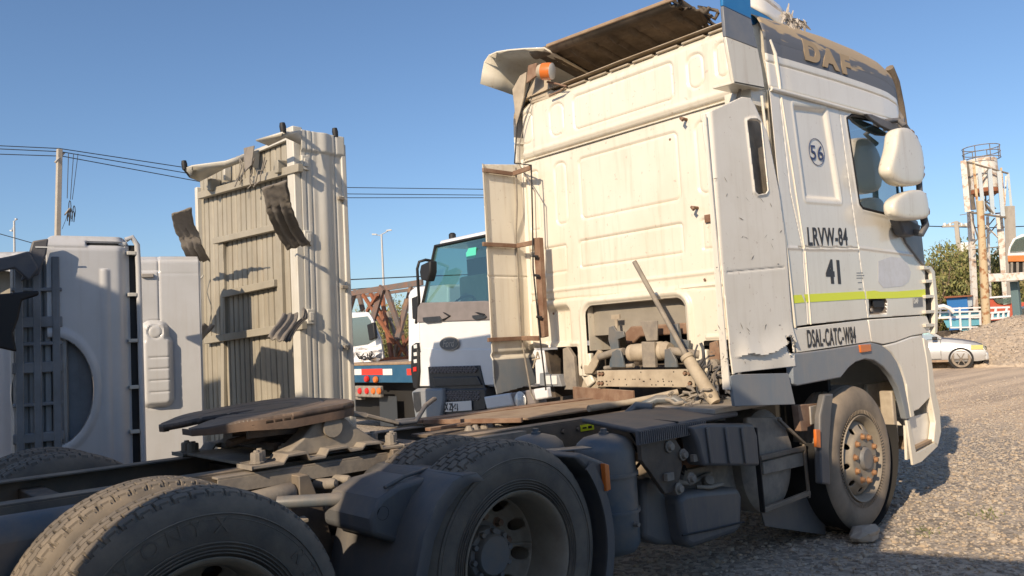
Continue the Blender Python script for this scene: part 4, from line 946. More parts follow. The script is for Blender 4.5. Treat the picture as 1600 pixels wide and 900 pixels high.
b = MB(); b.prism([(1.26, -1.22, .95), (1.35, -1.13, .95), (1.37, 1.13, .95), (1.26, 1.22, .95)], (0, 0, 1.0)); b.build('front_panel', M['white'], T, 30, .02)
b = MB(); b.box(.62, .68, -1.2, -1.1, .55, .95); b.prism([(.55, -1.0, .62), (1.1, -1.0, .62), (1.1, -1.0, 1.0), (.65, -1.0, 1.0)], (0, .04, 0)); b.build('inner_arch_panel', M['beamsteel'], T, 30, .01)
# corner deflector (dark) and slotted corner vane
sprism('corner_deflector', [(1401, 338), (1424, 340), (1434, 345), (1441, 370), (1446, 417), (1438, 408), (1417, 380)], -1.262, .03, M['greyband'], .006)
g = empty('corner_grille'); g.parent = T
sprism('grille_backing', [(1445, 420), (1455, 422), (1462, 470), (1461, 505), (1453, 508), (1449, 470)], -1.245, .02, M['void'], 0, g)
sprism('grille_frame', [(1443, 415), (1455, 416), (1461, 424), (1466, 475), (1465, 520), (1461, 522), (1461, 475), (1456, 427), (1452, 421), (1444, 421)], -1.275, .04, M['cream'], .005, g)
for v in (436, 460, 484, 505):
    sprism('grille_slat', [(1446, v+1), (1462, v), (1462.5, v+5), (1447, v+6)], -1.272, .03, M['cream'], .003, g)
# amber marker on the arch
sprism('side_marker', [(1344, 539), (1361, 537.5), (1362, 549), (1346, 551)], -1.275, .02, M['amber'], .004)

# ================================================================ roof
def roof():
    xs = np.linspace(-.95, 1.30, 64)
    top = np.interp(xs, [-.95, -.6, 0, .5, .9, 1.1, 1.22, 1.30], [3.60, 3.62, 3.655, 3.66, 3.645, 3.60, 3.50, 3.20])
    bot = np.interp(xs, [-.95, .95, 1.30], [3.055, 3.115, 3.10])
    hw = np.interp(xs, [-.95, .8, 1.1, 1.22, 1.30], [1.247, 1.247, 1.235, 1.20, 1.17])
    prof = []     # (w fraction 0..1, height fraction 0..1)
    for t in list(np.linspace(0, .30, 6))+list(np.linspace(.31, .37, 9))+[.40, .44, .50, .56, .62]: prof.append((1-.012*t, t))
    for a in np.linspace(0, 90, 16): prof.append((.993-.085*(1-math.cos(R_(a))), .62+.36*math.sin(R_(a))))
    for wv in np.linspace(.86, 0, 10): prof.append((wv, 1.0+.02*(1-wv)))
    left = [(-a, b_) for a, b_ in prof[:-1][::-1]]
    prof = prof+left
    n = len(prof); vs = []
    for x, tp, bt, h in zip(xs, top, bot, hw):
        for (a, t) in prof:
            z = bt+(tp-bt)*t; y = -h*a
            # step line and shallow grooves on the flank
            g = .010*math.exp(-((t-.34)/.014)**2) + .014*math.exp(-((x+.72)/.014)**2)*(t < .95)
            if abs(a) > .9: y = y+math.copysign(g, a)*1.0
            vs.append((x, y, z))
    F = []; mi = []
    for i in range(len(xs)-1):
        for j in range(n-1):
            F.append((i*n+j, i*n+j+1, (i+1)*n+j+1, (i+1)*n+j)); t = (prof[j][1]+prof[j+1][1])/2; a = abs(prof[j][0])
            xm = xs[i]; zf = .44
            z = bot[i]+(top[i]-bot[i])*t
            mi.append(1 if (t > zf and a > .84) else (2 if (a <= .84) else 0))
    b = MB(); b.add(vs, F); b.mi = mi; return b.build('roof', [M['white'], M['roofband'], M['dustroof']], T, 50, 0, .006)
M['roofband'] = mat('dusty_grey_band', (.13, .135, .15), .55, col2=(.42, .31, .19), scale=3.2, amt=1, lo=.50, hi=.56, detail=9)
def band_dust():
    # wind-laid dust: thick towards the top of the flank, streaky along the truck
    m = M['roofband']; t = m.node_tree; L = t.links.new; b = t.nodes['Principled BSDF']
    tc = nd(t, 'ShaderNodeTexCoord'); mp = nd(t, 'ShaderNodeMapping'); mp.inputs['Scale'].default_value = (1.6, 3, 11); mp.inputs['Rotation'].default_value = (0, R_(9), 0); L(tc.outputs['Object'], mp.inputs[0])
    n = nd(t, 'ShaderNodeTexNoise'); n.inputs['Scale'].default_value = 1.6; n.inputs['Detail'].default_value = 8; L(mp.outputs[0], n.inputs['Vector'])
    s = nd(t, 'ShaderNodeSeparateXYZ'); L(tc.outputs['Object'], s.inputs[0])
    zr = nd(t, 'ShaderNodeMapRange'); zr.inputs[1].default_value = 3.36; zr.inputs[2].default_value = 3.60; zr.inputs[3].default_value = -.32; zr.inputs[4].default_value = .22; L(s.outputs[2], zr.inputs[0])
    a = nd(t, 'ShaderNodeMath', operation='ADD'); L(n.outputs['Fac'], a.inputs[0]); L(zr.outputs[0], a.inputs[1])
    r = nd(t, 'ShaderNodeMapRange'); r.inputs[1].default_value = .44; r.inputs[2].default_value = .50; L(a.outputs[0], r.inputs[0])
    mx = nd(t, 'ShaderNodeMix', data_type='RGBA'); L(r.outputs[0], mx.inputs[0]); mx.inputs[6].default_value = (.13, .135, .15, 1); mx.inputs[7].default_value = (.42, .32, .20, 1); L(mx.outputs[2], b.inputs['Base Color'])
band_dust()
M['dustroof'] = mat('dusty_roof', (.40, .31, .21), .9, col2=(.55, .48, .38), scale=4, amt=.6)
roof()
# lettering smeared in the dust
y = -1.252
for ch, u0, u1, vb0, vt0 in (('D', 1257, 1283, 98, 76), ('A', 1287, 1311, 106, 83), ('F', 1315, 1337, 114, 92)):
    (x0, z0), (x1, z1) = sd(u0, vb0), sd(u1, vb0+4); 
    o = text_mesh('dust_lettering', ch, .20, M['dustc'], T, (x0, -1.252, 3.365+.012*(x0)), (1, -.0, .03), (0, .11, 1), .003, .012, sx=1.55)
# light moulding across the roof flank
b = MB(); q = sp((1191, 45), (1204, 62), (1210, 85), (1216, 128), (1217, 140)); b.tube([(x, -1.25+.035*max(0, (z-3.3))/.25, z) for x, z in q[1:]], .014, 8); b.build('flank_moulding', M['cream'], T, 60)
# drip rail
b = MB(); b.tube([(-.93, -1.252, 3.055), (-.3, -1.256, 3.072), (.4, -1.256, 3.09), (1.02, -1.252, 3.108), (1.28, -1.20, 3.11)], .016, 8); b.build('drip_rail', M['white'], T, 60)
b = MB(); b.tube([(1.10, -1.2, 3.60), (1.22, -1.19, 3.50), (1.29, -1.185, 3.30), (1.33, -1.18, 3.12)], .035, 8); b.build('roof_front_edge', M['underside'], T, 60)
# sun visor, side window visor, mirrors
b = MB(); b.prism([(1.28, -1.2, 3.12), (1.42, -1.2, 3.06), (1.45, -1.2, 3.12), (1.30, -1.2, 3.2)], (0, 2.4, 0)); b.build('sun_visor', M['darkplastic'], T, 30, .01)
b = MB(); q = sp((1343, 180), (1352, 181), (1380, 193), (1399, 205), (1398, 209), (1385, 208), (1366, 199), (1350, 188)); b.prism([(x, -1.30, z) for x, z in q], (0, .03, 0)); b.prism([(x, -1.262, z+.01) for x, z in sp((1343, 179), (1400, 190), (1402, 204), (1380, 192))], (0, .015, 0)); b.build('window_visor', M['darkplastic'], T, 30, .006)
def mirror(name, pts, y, dy, m):
    q = [(sd(u, v, y)[0], y, sd(u, v, y)[1]) for u, v in pts]; cx = sum(p[0] for p in q)/len(q); cz = sum(p[2] for p in q)/len(q)
    b = MB(); n = len(q); rings = []
    for f_, d in ((.78, -.030), (.95, -.026), (1.03, -.014), (1.05, .0), (1.04, dy*.6), (1.0, dy*.95), (.7, dy)):
        rings += [(cx+(p[0]-cx)*f_, y+d, cz+(p[2]-cz)*f_) for p in q]
    fs = [(i*n+j, i*n+(j+1) % n, (i+1)*n+(j+1) % n, (i+1)*n+j) for i in range(6) for j in range(n)]+[tuple(range(n))[::-1], tuple(range(6*n, 7*n))]
    b.add(rings, fs); return b.build(name, m, T, 60, sub=1)
mirror('mirror', [(1400, 202), (1410, 201), (1420, 202), (1431, 216), (1439, 236), (1441, 262), (1440, 283), (1432, 289), (1410, 289), (1398, 284), (1389, 272), (1387, 262), (1392, 245), (1397, 228), (1398, 210)], -1.42, .09, M['cream'])
mirror('mirror', [(1420, 298), (1434, 297), (1444, 301), (1447, 318), (1449, 338), (1443, 342), (1420, 344), (1402, 342), (1395, 334), (1393, 317), (1398, 310), (1410, 302)], -1.42, .08, M['cream'])
sq = lambda u, v, y=-1.40: (sd(u, v, y)[0], y, sd(u, v, y)[1])
b = MB(); b.tube([sq(1382, 190, -1.26), sq(1403, 188, -1.3), sq(1413, 196, -1.38), sq(1418, 215, -1.35)], .022, 8); b.tube([sq(1436, 284), sq(1437, 302)], .025, 8); b.tube([sq(1443, 340), sq(1446, 352), sq(1440, 365), sq(1422, 362, -1.3), sq(1412, 352, -1.25)], .03, 8); b.tube([sq(1404, 176, -1.2), sq(1410, 186, -1.25), sq(1411, 196, -1.3)], .018, 6)
b.build('mirror_arms', M['darkplastic'], T, 60)
b = MB(); q = [(1404, 340), (1426, 345), (1440, 352), (1437, 366), (1424, 370), (1414, 366)]; b.prism([sq(u, v, -1.34) for u, v in q], (0, .08, 0)); b.build('mirror_base', M['darkplastic'], T, 30, .015)
b = MB(); rnd = random.Random(31)
for path in ([(1424, 203), (1431, 214), (1436, 226), (1439, 238), (1441, 252), (1442, 268), (1441, 282)], [(1444, 302), (1447, 314), (1449, 327), (1449, 339)]):
    pts = []; rr = []
    for (a, c), (a2, c2) in zip(path[:-1], path[1:]):
        for k in range(3): pts.append(sq(a+(a2-a)*k/3+rnd.uniform(-.6, .6), c+(c2-c)*k/3, -1.425)); rr.append(rnd.uniform(.005, .017))
    b.tube(pts, rr, 7)
b.build('torn_cover_edge', M['rust'], T, 50)

# ================================================================ side wings (air deflectors) behind the cab
dr_poly = [(-1.690, 2.775), (-1.30, 2.935), (-1.20, 2.945), (-1.15, 2.90)]+sp((1196, 210), (1214, 300), (1227, 400), (1239, 512), (1243, 572), (1150, 582), (1141, 585))
slot = sp((1162, 190), (1168, 187), (1178, 187), (1184, 192), (1195, 298), (1192, 303), (1180, 305), (1175, 300))
def dr_keep(U, V): return np.minimum(-polysdf(U, V, dr_poly), polysdf(U, V, slot)-.002)
def dr_disp(U, V):
    d = .006*bump(linedist(U, V, sp((1133, 426), (1222, 418))), .008)
    d -= .010*bump(polysdf(U, V, slot), .02)
    c = sstep(1.52, 1.30, V); r = np.sin(U*14+V*9)*np.cos(V*17-U*5); d += c*(.003*r)
    cp = sp((1146, 560), (1165, 553), (1185, 556), (1205, 550), (1229, 535)); Vc = np.interp(U, [p[0] for p in cp], [p[1] for p in cp])
    up = np.clip((V-Vc)/.16, 0, 1); d -= .026*np.where(V > Vc, (1-up)**2, 0)*sstep(-1.60, -1.45, U)
    d += .04*sstep(-1.62, -1.69, U+.0*V)**2
    return d
def dr_keep2(U, V):
    s = dr_keep(U, V)
    for (u, v, r) in ((1228, 533, .03), (1231, 541, .035), (1234, 552, .022), (1224, 531, .018)):
        x, z = sd(u, v); s = np.minimum(s, np.hypot(U-x, V-z)-r*(1+.3*np.sin(9*np.arctan2(V-z, U-x))))
    return s
dr = sheet('side_deflector', -1.72, -.9, 1.14, 2.98, .008, dr_disp, dr_keep2, lambda U, V, D: (U, -1.262+D, V), M['panel'], T, .008)
b = MB(); b.prism([(-1.695, -1.235, 2.77), (-1.64, -1.20, 1.14), (-1.66, -1.262, 1.14), (-1.70, -1.255, 2.77)], (.01, 0, 0)); b.build('deflector_edge', M['panel'], dr, 0)
b = MB(); rnd = random.Random(4)
for k in range(46):
    u = rnd.choice((rnd.uniform(1112, 1140), rnd.uniform(1150, 1230))); v = rnd.choice((rnd.uniform(270, 420), rnd.uniform(500, 570)))
    x, z = sd(u, v, -1.264); a = rnd.uniform(-1.2, 1.2); L_ = rnd.uniform(.004, .03); q = Vector((math.cos(a), 0, math.sin(a)))*L_; nn = Vector((-math.sin(a), 0, math.cos(a)))*rnd.uniform(.001, .004)
    p = Vector((x, -1.2640, z)); b.add([p-q, p-nn, p+q, p+nn], [(0, 1, 2, 3)])
b.build('scuff_marks', M['duststeel'], dr, 0)
sprism('deflector_skirt', [(1141, 588), (1150, 585), (1232, 583), (1243, 632), (1148, 635)], -1.262, .02, M['grey'], .004)
b = MB(); b.box(-1.30, -.95, -1.19, -1.17, 2.2, 2.9); b.build('mesh_behind_slot', M['duststeel'], T, 0)
b = MB()   # strut from the roof wing to the side wing
b.tube([(-1.18, -1.18, 3.02), (-1.28, -1.17, 2.84)], .012, 6); b.build('wing_strut', M['duststeel'], T, 40)
b = MB(); b.box(-1.12, -.9, -1.22, -1.02, 2.93, 3.04); b.build('corner_gusset', M['cream'], T, 0, .004)
# left wing seen from inside
dl_poly = [(-1.35, 3.01), (-.86, 3.06), (-.84, 1.11), (-1.30, 1.05), (-1.345, 1.25), (-1.355, 1.46)]
def dlk(U, V): return -polysdf(U, V, dl_poly)
def dld(U, V): return .006*bump(V-2.78, .01)*0+.008*bump(V-2.05, .006)-.03*sstep(-1.31, -1.355, U)+.02*bump(V-1.38, .03)
dl = sheet('side_deflector', -1.37, -.82, 1.04, 3.08, .01, dld, dlk, lambda U, V, D: (U, 1.245+D, V), [M['cream'], M['grey']], T, .01, lambda U, V: (V < 1.335).astype(int))

# roof wing (right) with white foot, grey and blue bands
wf = empty('roof_wing'); wf.parent = T
YW = -1.262
def wq(*pts, y=YW): return [(sd(u, v, y)[0], y, sd(u, v, y)[1]) for u, v in pts]
def wing(name, pts, m, th=.035):
    q = wq(*pts); b = MB(); b.prism(q, (0, .02, 0))
    (xa, _, za), (xb, _, zb) = q[0], q[-1]       # rear edge, top to bottom
    b.prism([(xa, YW+.0005, za), (xb, YW+.0005, zb), (xb+.02, YW+th, zb+.01), (xa+.02, YW+th, za)], (.014, 0, 0)); return b.build(name, m, wf, 30, .004)
wing('wing_foot', [(1134, 57), (1184, 76), (1190, 105), (1195, 139), (1147, 130)], M['cream'])
wing('wing_grey_band', [(1130, 9), (1174, 30), (1178, 50), (1184, 75.5), (1134, 56.5)], M['greyband'])
wing('wing_blue_band', [(1128, -35), (1172, -30), (1173, 0), (1174, 29.5), (1130, 8.5)], M['blueband'])
b = MB(); q = wq((1147, 130.5), (1195, 139.5)); b.prism([q[0], q[1], (q[1][0], -1.08, q[1][2]+.01), (q[0][0]+.01, -1.10, q[0][2]+.01)], (0, 0, .02)); b.build('wing_bottom', M['cream'], wf, 30, .006)
# what is left of the roof deflector: blue flank, white shoulder, crumpled skin, torn end
def dq(pts, y): return [(sd(u, v, y)[0], y, sd(u, v, y)[1]) for u, v in pts]
b = MB(); b.prism(dq([(1173, 10), (1200, 25), (1222, 42), (1233, 57), (1205, 46), (1172, 36)], -1.16), (0, .03, 0)); b.build('deflector_blue_side', M['blueband'], T, 30, .004)
b = MB()
lo = dq([(1171, 1), (1200, 17), (1224, 33), (1236, 52)], -1.15); hi = dq([(1176, -14), (1198, -8), (1218, 8), (1233, 26)], -1.02); far = [(x-.02, y+.25, z-.02) for x, y, z in hi]
mid = dq([(1172, 9), (1200, 24.5), (1222, 41), (1234, 57)], -1.165)
n = 4; b.add(mid+lo+hi+far, [(r*n+i, r*n+i+1, (r+1)*n+i+1, (r+1)*n+i) for r in range(3) for i in range(3)]); b.build('deflector_shoulder', M['white'], T, 40, 0, .01, sub=0)
b = MB(); q = dq([(1187, -8), (1204, 0), (1219, 13), (1228, 22), (1226, 28), (1208, 18), (1190, 6)], -1.08); b.prism(q, (0, .06, .01)); b.build('crumpled_skin', M['foam'], T, 30, .01)
b = MB(); rnd = random.Random(9)
for k in range(150):
    t = rnd.random(); u = 1228+t*12+rnd.uniform(-6, 6); v = 20+t*40; 
    if k % 5 == 0: u = rnd.uniform(1235, 1258); v = rnd.uniform(30, 46)
    y = rnd.uniform(-1.2, -1.05); x, z = sd(u, v, y); p = Vector((x, y, z)); d = Vector((rnd.uniform(-.2, 1), rnd.uniform(-.3, .3), rnd.uniform(-1, .4))).normalized()*rnd.uniform(.02, .075); s_ = Vector((rnd.uniform(-1, 1), rnd.uniform(-1, 1), rnd.uniform(-1, 1)))*.012
    b.add([p-s_, p+s_, p+d+s_*.3, p+d-s_*.3], [(0, 1, 2, 3)])
b.build('torn_fibres', M['foam'], T, 0, 0, .003)['kind'] = 'stuff'
b = MB(); b.prism(dq([(1234, 26), (1245, 28), (1263, 35), (1258, 42), (1248, 47), (1240, 46)], -1.0), (0, .12, .0)); b.build('torn_shell', M['underside'], T, 30, .01)

# torn roof deflector: we look at its dirty underside
def deflector():
    y0, y1 = -1.03, .93
    def place(U, V, D):      # U across (y), V 0..1 from trailing edge to the front
        tz = 3.925+.05*np.clip((U-.0), -1, 1)
        x = -1.00+V*1.35; z = tz-.22*V-.10*V*V
        z = z-.10*sstep(.70, .95, U)*(1-V)*0
        return (x-.0*U, U, z-D)
    def disp(U, V):
        d = np.zeros_like(U)
        for k in range(9): d += .035*bump((U+.9-k*.21), .022)*sstep(.08, .14, V)
        d += .03*bump(V-.04, .05)+.012*bump(V-.16, .02)
        return d
    def keep(U, V):
        e = -.64+.07*np.sin(V*23)+.05*np.sin(V*61+1)+.03*np.sin(V*140)
        return np.minimum(U-e, .93-U)
    o = sheet('roof_deflector', -1.05, .95, 0, 1, .012, disp, keep, place, [M['underside'], M['white']], T, .02, off=1)
    b = MB(); b.bar((-1.0, -.88, 3.87), (-1.0, .72, 3.95), .03, .03); b.build('deflector_rib', M['browncover'], o, 30, .008)
deflector()
b = MB()   # left flank of the deflector, cream, curved outwards
cv = [(850, 76), (820, 77), (795, 79), (776, 82), (764, 87), (757, 97), (754, 112), (751, 131)]
vs = []
for k, x in enumerate((-1.05, -.8, -.5, -.2, .1)):
    for (u, v) in cv:
        y_, z_ = bk(u, v, -1.05); f_ = 1-.06*k; vs.append((x, .95+(y_-.95)*f_, z_-.035*k-.006*k*k))
n = len(cv); b.add(vs, [(i*n+j, i*n+j+1, (i+1)*n+j+1, (i+1)*n+j) for i in range(4) for j in range(n-1)]); b.build('deflector_flank', M['cream'], T, 60, 0, .012)
b = MB(); q = [bx(800, 140, -.98), bx(812, 118, -.98), bx(822, 112, -.98), bx(818, 150, -.98), bx(806, 200, -.98), bx(803, 165, -.98)]; b.prism(q, (.02, 0, 0)); b.prism([bx(822, 150, -.93), bx(838, 118, -.93), bx(848, 100, -.93), bx(858, 135, -.93), bx(870, 150, -.93), bx(830, 162, -.93)], (.05, 0, 0)); b.build('deflector_bracket', M['beamsteel'], T, 30, .006)
b = MB(); b.prism([bx(825, 102, -1.05), bx(838, 98, -1.05), bx(838, 118, -1.05), bx(822, 130, -1.05)], (.02, 0, 0)); b.tube([bx(855, 128, -1.0), bx(870, 131, -1.0), bx(885, 135, -1.0), bx(876, 142, -1.0), bx(858, 150, -1.0)], .010, 6); b.build('lamp_bracket', M['rust'], T, 30, .003)
bc = empty('beacon_lamp'); bc.parent = T
p = Vector(bx(842, 112, -1.08)); ax = (Vector(bx(868, 111, -1.03))-p).normalized()
b = MB(); b.lathe([(.0001, 0), (.055, 0), (.062, .015), (.062, .035), (.0001, .035)], p, ax, 28); b.build('lamp_base', M['beamsteel'], bc, 40)
b = MB(); b.lathe([(.062, .035), (.070, .04), (.072, .09), (.068, .125)], p, ax, 32); b.build('lamp_dome', M['amber'], bc, 40)
b = MB(); b.lathe([(.068, .125), (.05, .132), (.0001, .135)], p, ax, 32); b.build('lamp_lens', M['clear'], bc, 40)
# ================================================================ standing pickup beds on the left
def frame(p, ang, **kw):
    e = empty(kw.pop('name'), p, ang, **kw)
    e['_a'] = ang
    X = Vector((math.cos(ang), math.sin(ang), 0)); Y = Vector((-math.sin(ang), math.cos(ang), 0)); O = Vector(p)
    def loc(u, v, yo=0.0):
        C = Vector(CAM_LOC); d = ray(u, v); o2 = O+Y*yo; s = (o2-C).dot(Y)/d.dot(Y); q = C+d*s-O
        return (q.dot(X), yo, q.z)
    del e['_a']
    return e, loc
M['bedpaint'] = mat('faded_beige_bed_paint', (.36, .33, .265), .55, col2=(.29, .265, .21), scale=3, amt=.8, streak=.5, streakc=(.30, .24, .16), bumps=.08)
M['bedside'] = mat('pale_bed_side_paint', (.60, .58, .52), .45, col2=(.52, .50, .43), scale=3, amt=.7, streak=.5, streakc=(.42, .37, .28))
M['wheelliner'] = mat('grey_liner', (.19, .17, .15), .7, col2=(.24, .21, .17), scale=8, amt=.8, streak=.4, streakc=(.06, .05, .05), bumps=.3)
M['bedwhite'] = mat('white_bed_paint', (.56, .565, .57), .35, col2=(.47, .47, .46), scale=2, amt=.6, coat=.3, streak=.35, streakc=(.45, .42, .38))
M['bedshade'] = mat('grey_arch_metal', (.40, .41, .41), .5, col2=(.28, .28, .27), scale=4, amt=.8, streak=.6, streakc=(.2, .17, .14))
M['bedinner'] = mat('grey_inner_metal', (.20, .22, .24), .5, col2=(.13, .14, .15), scale=4, amt=.8, streak=.6, streakc=(.10, .08, .07), bumps=.2)

# --- beige bed, underside towards us
BZ = R_(95.5)
bed, L1 = frame((-2.68, 2.0, 0), BZ, name='standing_truck_bed', label='tall beige truck bed stood on end, ribbed underside and torn grey liners showing', cat='truck bed', group='truck beds stood on end')
# local X runs left in the picture, local -Y runs away from us... (front face at y = 0)
def bpt(u, v, yo=0.0): return Vector(L1(u, v, yo))
W1 = 1.69
zt0 = bpt(468, 222)[2]; zt1 = bpt(313, 282)[2]
def ribs(U, V):
    ph = (U/.0855) % 1.0
    return -.026*(sstep(.0, .10, ph)-sstep(.82, .94, ph))
sheet('ribbed_floor', 0.0, W1, 0, 3.28, .0089, lambda U, V: ribs(U, V)+.004*np.sin(V*2.2+U), None, lambda U, V, D: (U, -.05-D, V), M['bedpaint'], bed, .004)
def lbar(name, pts, w, y=.0, m='bedpaint', th=None, bev=.004):
    b = MB(); p, q = bpt(*pts[0], y), bpt(*pts[1], y); b.bar(p, q, th or .05, w); return b.build(name, M[m], bed, 30, bev)
lbar('crossbar', ((312, 306), (470, 262)), .065, .02); lbar('crossbar', ((336, 377), (433, 355)), .055, .02); lbar('crossbar', ((350, 460), (432, 442)), .06, .02); lbar('crossbar', ((322, 532), (476, 508)), .065, .02); lbar('crossbar', ((322, 700), (476, 690)), .065, .02)
lbar('long_rail', ((348, 376), (350, 640)), .06, -.0, th=.03)
b = MB()
for a_, c_ in (((347, 376), (350, 530)), ((436, 353), (438, 505))):
    p, q = bpt(*a_, .0), bpt(*c_, .0); b.box(min(p.x, q.x)-.035, min(p.x, q.x)+.05, -.045, .012, q.z, p.z)
    b.build('long_rail', M['bedpaint'], bed, 30, .004); b = MB()
# near frame post along the corner and side face
b = MB(); b.box(-.02, .085, -.06, .03, 0, 3.33); b.build('corner_post', M['bedside'], bed, 30, .008)
b = MB(); p = bpt(312, 300); b.box(W1-.02, W1+.03, -.12, .02, 0, p.z+.05); b.build('corner_post', M['bedside'], bed, 30, .006)
def sdz(U, V):
    d = .012*bump(U-.10, .012)+.012*bump(U-.33, .012)-.018*bump(U-.215, .07)+.010*bump(U-.05, .01)+.006*np.sin(V*1.7)
    d -= .02*sstep(3.12, 3.15, V)
    return d
sheet('side_panel', 0.0, .42, 0, 3.30, .008, sdz, None, lambda U, V, D: (-.022+D, -.03-U, V), M['bedside'], bed, .004, off=1)
b = MB(); b.box(-.045, .0, -.47, -.42, 0, 3.24); b.build('rear_edge_post', M['bedside'], bed, 30, .01)
for v in (250, 370, 495):
    z = bpt(474, v)[2]; b = MB(); b.box(-.05, .0, -.10, -.03, z-.06, z+.06); b.box(-.06, -.05, -.085, -.045, z-.035, z+.035); b.build('hinge', M['bedside'], bed, 30, .006)
for z in (2.75, 2.0, 1.5): b = MB(); b.box(-.07, -.04, -.42, -.36, z, z+.03); b.build('catch', M['duststeel'], bed, 30, .004)
# top flange, bent, with bumper rubbers
b = MB()
def poly3(pts, ys): return [tuple(bpt(u, v, y)) for (u, v), y in zip(pts, ys)]
b.add(poly3([(284, 263), (300, 258), (352, 251), (386, 240), (386, 250), (352, 262), (312, 282), (296, 278)], [.35, .3, .15, .0, .0, .12, .05, .3]), [(0, 1, 6, 7), (1, 2, 5, 6), (2, 3, 4, 5)]); b.build('torn_top_flange', M['bedside'], bed, 30, .0, .012)
b = MB(); b.add(poly3([(400, 218), (412, 222), (440, 206), (470, 204), (472, 216), (468, 226), (445, 214), (420, 226)], [.3, .25, .28, .0, 0, .03, .2, .2]), [(0, 2, 6, 7), (2, 3, 5, 6)]); b.build('torn_top_flange', M['bedside'], bed, 30, 0, .012)
b = MB(); b.box(0, W1, -.42, .0, 3.24, 3.265); b.build('top_panel', M['bedside'], bed, 30, .004)
b = MB(); q0, q1 = bpt(386, 243, 0), bpt(470, 208, 0); b.bar(q0, q1, .03, .03); b.build('top_flange', M['bedside'], bed, 30, .004)
for (u, v, y) in ((289, 257, .33), (443, 200, .25), (528, 214, -.40)):
    b = MB(); p = bpt(u, v+8, y) if u < 500 else Vector((-.03, -.38, 3.29)); b.lathe([(.0001, .0), (.022, 0), (.026, .05), (.02, .08), (.0001, .085)], p, (0, .1, 1), 12); b.build('bump_rubber', M['black'], bed, 40)
# brackets and wires under the flange
for (u, v) in ((333, 290), (438, 262)): b = MB(); p = bpt(u, v, .04); b.box(p.x-.03, p.x+.03, -.02, .08, p.z-.05, p.z+.06); b.build('bracket', M['bedpaint'], bed, 30, .008)
for (u0, v0, u1, v1) in ((355, 252, 355, 282), (400, 236, 398, 262)):
    p, q = bpt(u0, v0, .02), bpt(u1, v1, .02); b = MB(); b.bar(p, q, .06, .03); b.build('gusset', M['bedside'], bed, 30, .004)
b = MB(); rnd = random.Random(3)
for k in range(7):
    p = bpt(rnd.uniform(370, 420), rnd.uniform(238, 252), .08); pts = [p]
    for i in range(5): p = p+Vector((rnd.uniform(-.04, .04), rnd.uniform(-.02, .03), rnd.uniform(-.10, .01))); pts.append(p)
    b.tube(pts, .006, 5)
b.build('torn_wiring', M['wheelliner'], bed, 60)
b = MB(); p = bpt(385, 235, .06); b.add([bpt(382, 232, .06), bpt(398, 228, .06), bpt(394, 258, .1), bpt(384, 268, .12)], [(0, 1, 2, 3)]); b.build('torn_strip', M['wheelliner'], bed, 0, 0, .008)
# curved grey liners torn half off
def liner(path, w, name='torn_liner', m='wheelliner', side=Vector((1, 0, 0))):
    pts = [bpt(u, v, y) for u, v, y in path]
    # subdivide with Catmull-Rom
    P_ = [pts[0]]+pts+[pts[-1]]; cur = []
    for i in range(1, len(P_)-2):
        for k in range(5):
            t = k/5; a, b_, c, d = P_[i-1], P_[i], P_[i+1], P_[i+2]
            cur.append(.5*((2*b_)+(c-a)*t+(2*a-5*b_+4*c-d)*t*t+(3*b_-a-3*c+d)*t**3))
    cur.append(pts[-1]); n = len(cur); K = 9; vs = []
    for i, p in enumerate(cur):
        tg = (cur[min(i+1, n-1)]-cur[max(i-1, 0)]).normalized(); nn = tg.cross(side).normalized()
        for j in range(K):
            f = j/(K-1)-.5; vs.append(p+side*f*w+nn*(.012*math.cos(f*math.pi*6)*(1 if 5 < i else .15)+.004*math.sin(i*2.1+j)))
    fs = [(i*K+j, i*K+j+1, (i+1)*K+j+1, (i+1)*K+j) for i in range(n-1) for j in range(K-1)]
    b = MB(); b.add(vs, fs); o = b.build(name, M[m], bed, 60, 0, .008)
    md = o.modifiers.new('e', 'EDGE_SPLIT') if False else None
    return o
def patch(ea, eb, name='torn_liner', m='wheelliner'):
    A = [bpt(*q_) for q_ in ea]; B = [bpt(*q_) for q_ in eb]; K, N = 14, 12; vs = []
    def ev(Q, t):
        x = t*(len(Q)-1); i = min(int(x), len(Q)-2); return Q[i].lerp(Q[i+1], x-i)
    for i in range(N+1):
        a, c = ev(A, i/N), ev(B, i/N)
        nn = (c-a).cross(ev(A, min(1, i/N+.1))-ev(A, max(0, i/N-.1))).normalized()
        for j in range(K+1): vs.append(a.lerp(c, j/K)+nn*(.010*math.sin(j/K*math.pi*5)+.05*math.sin(math.pi*i/N)))
    b = MB(); b.add(vs, [(i*(K+1)+j, i*(K+1)+j+1, (i+1)*(K+1)+j+1, (i+1)*(K+1)+j) for i in range(N) for j in range(K)]); return b.build(name, M[m], bed, 60, 0, .008)
liner([(283, 330, .75), (287, 352, .6), (296, 368, .5), (302, 388, .42), (314, 410, .2)], .34)
liner([(428, 288, .6), (434, 315, .5), (440, 335, .42), (452, 362, .25), (468, 386, .1)], .32)
patch([(281, 545, .60), (289, 531, .50), (296, 517, .40), (302, 504, .28)], [(305, 550, .55), (318, 538, .42), (328, 524, .25), (336, 509, .06)])
patch([(418, 527, .62), (427, 516, .52), (434, 503, .42), (441, 490, .30)], [(444, 533, .55), (453, 522, .40), (460, 506, .25), (466, 489, .08)]); patch([(444, 533, .50), (455, 520, .36), (463, 503, .22), (474, 481, .06)], [(456, 530, .45), (468, 517, .28), (474, 502, .12), (477, 484, .03)])
b = MB(); b.box(.02, .14, -.05, .06, bpt(470, 360)[2], bpt(470, 335)[2]); b.build('bracket', M['black'], bed, 30, .01)
b = MB(); b.tube([bpt(318, 430, .05), bpt(306, 445, .1), bpt(314, 470, .1), bpt(310, 500, .1)], .007, 6); b.build('loose_wire', M['bedside'], bed, 60)

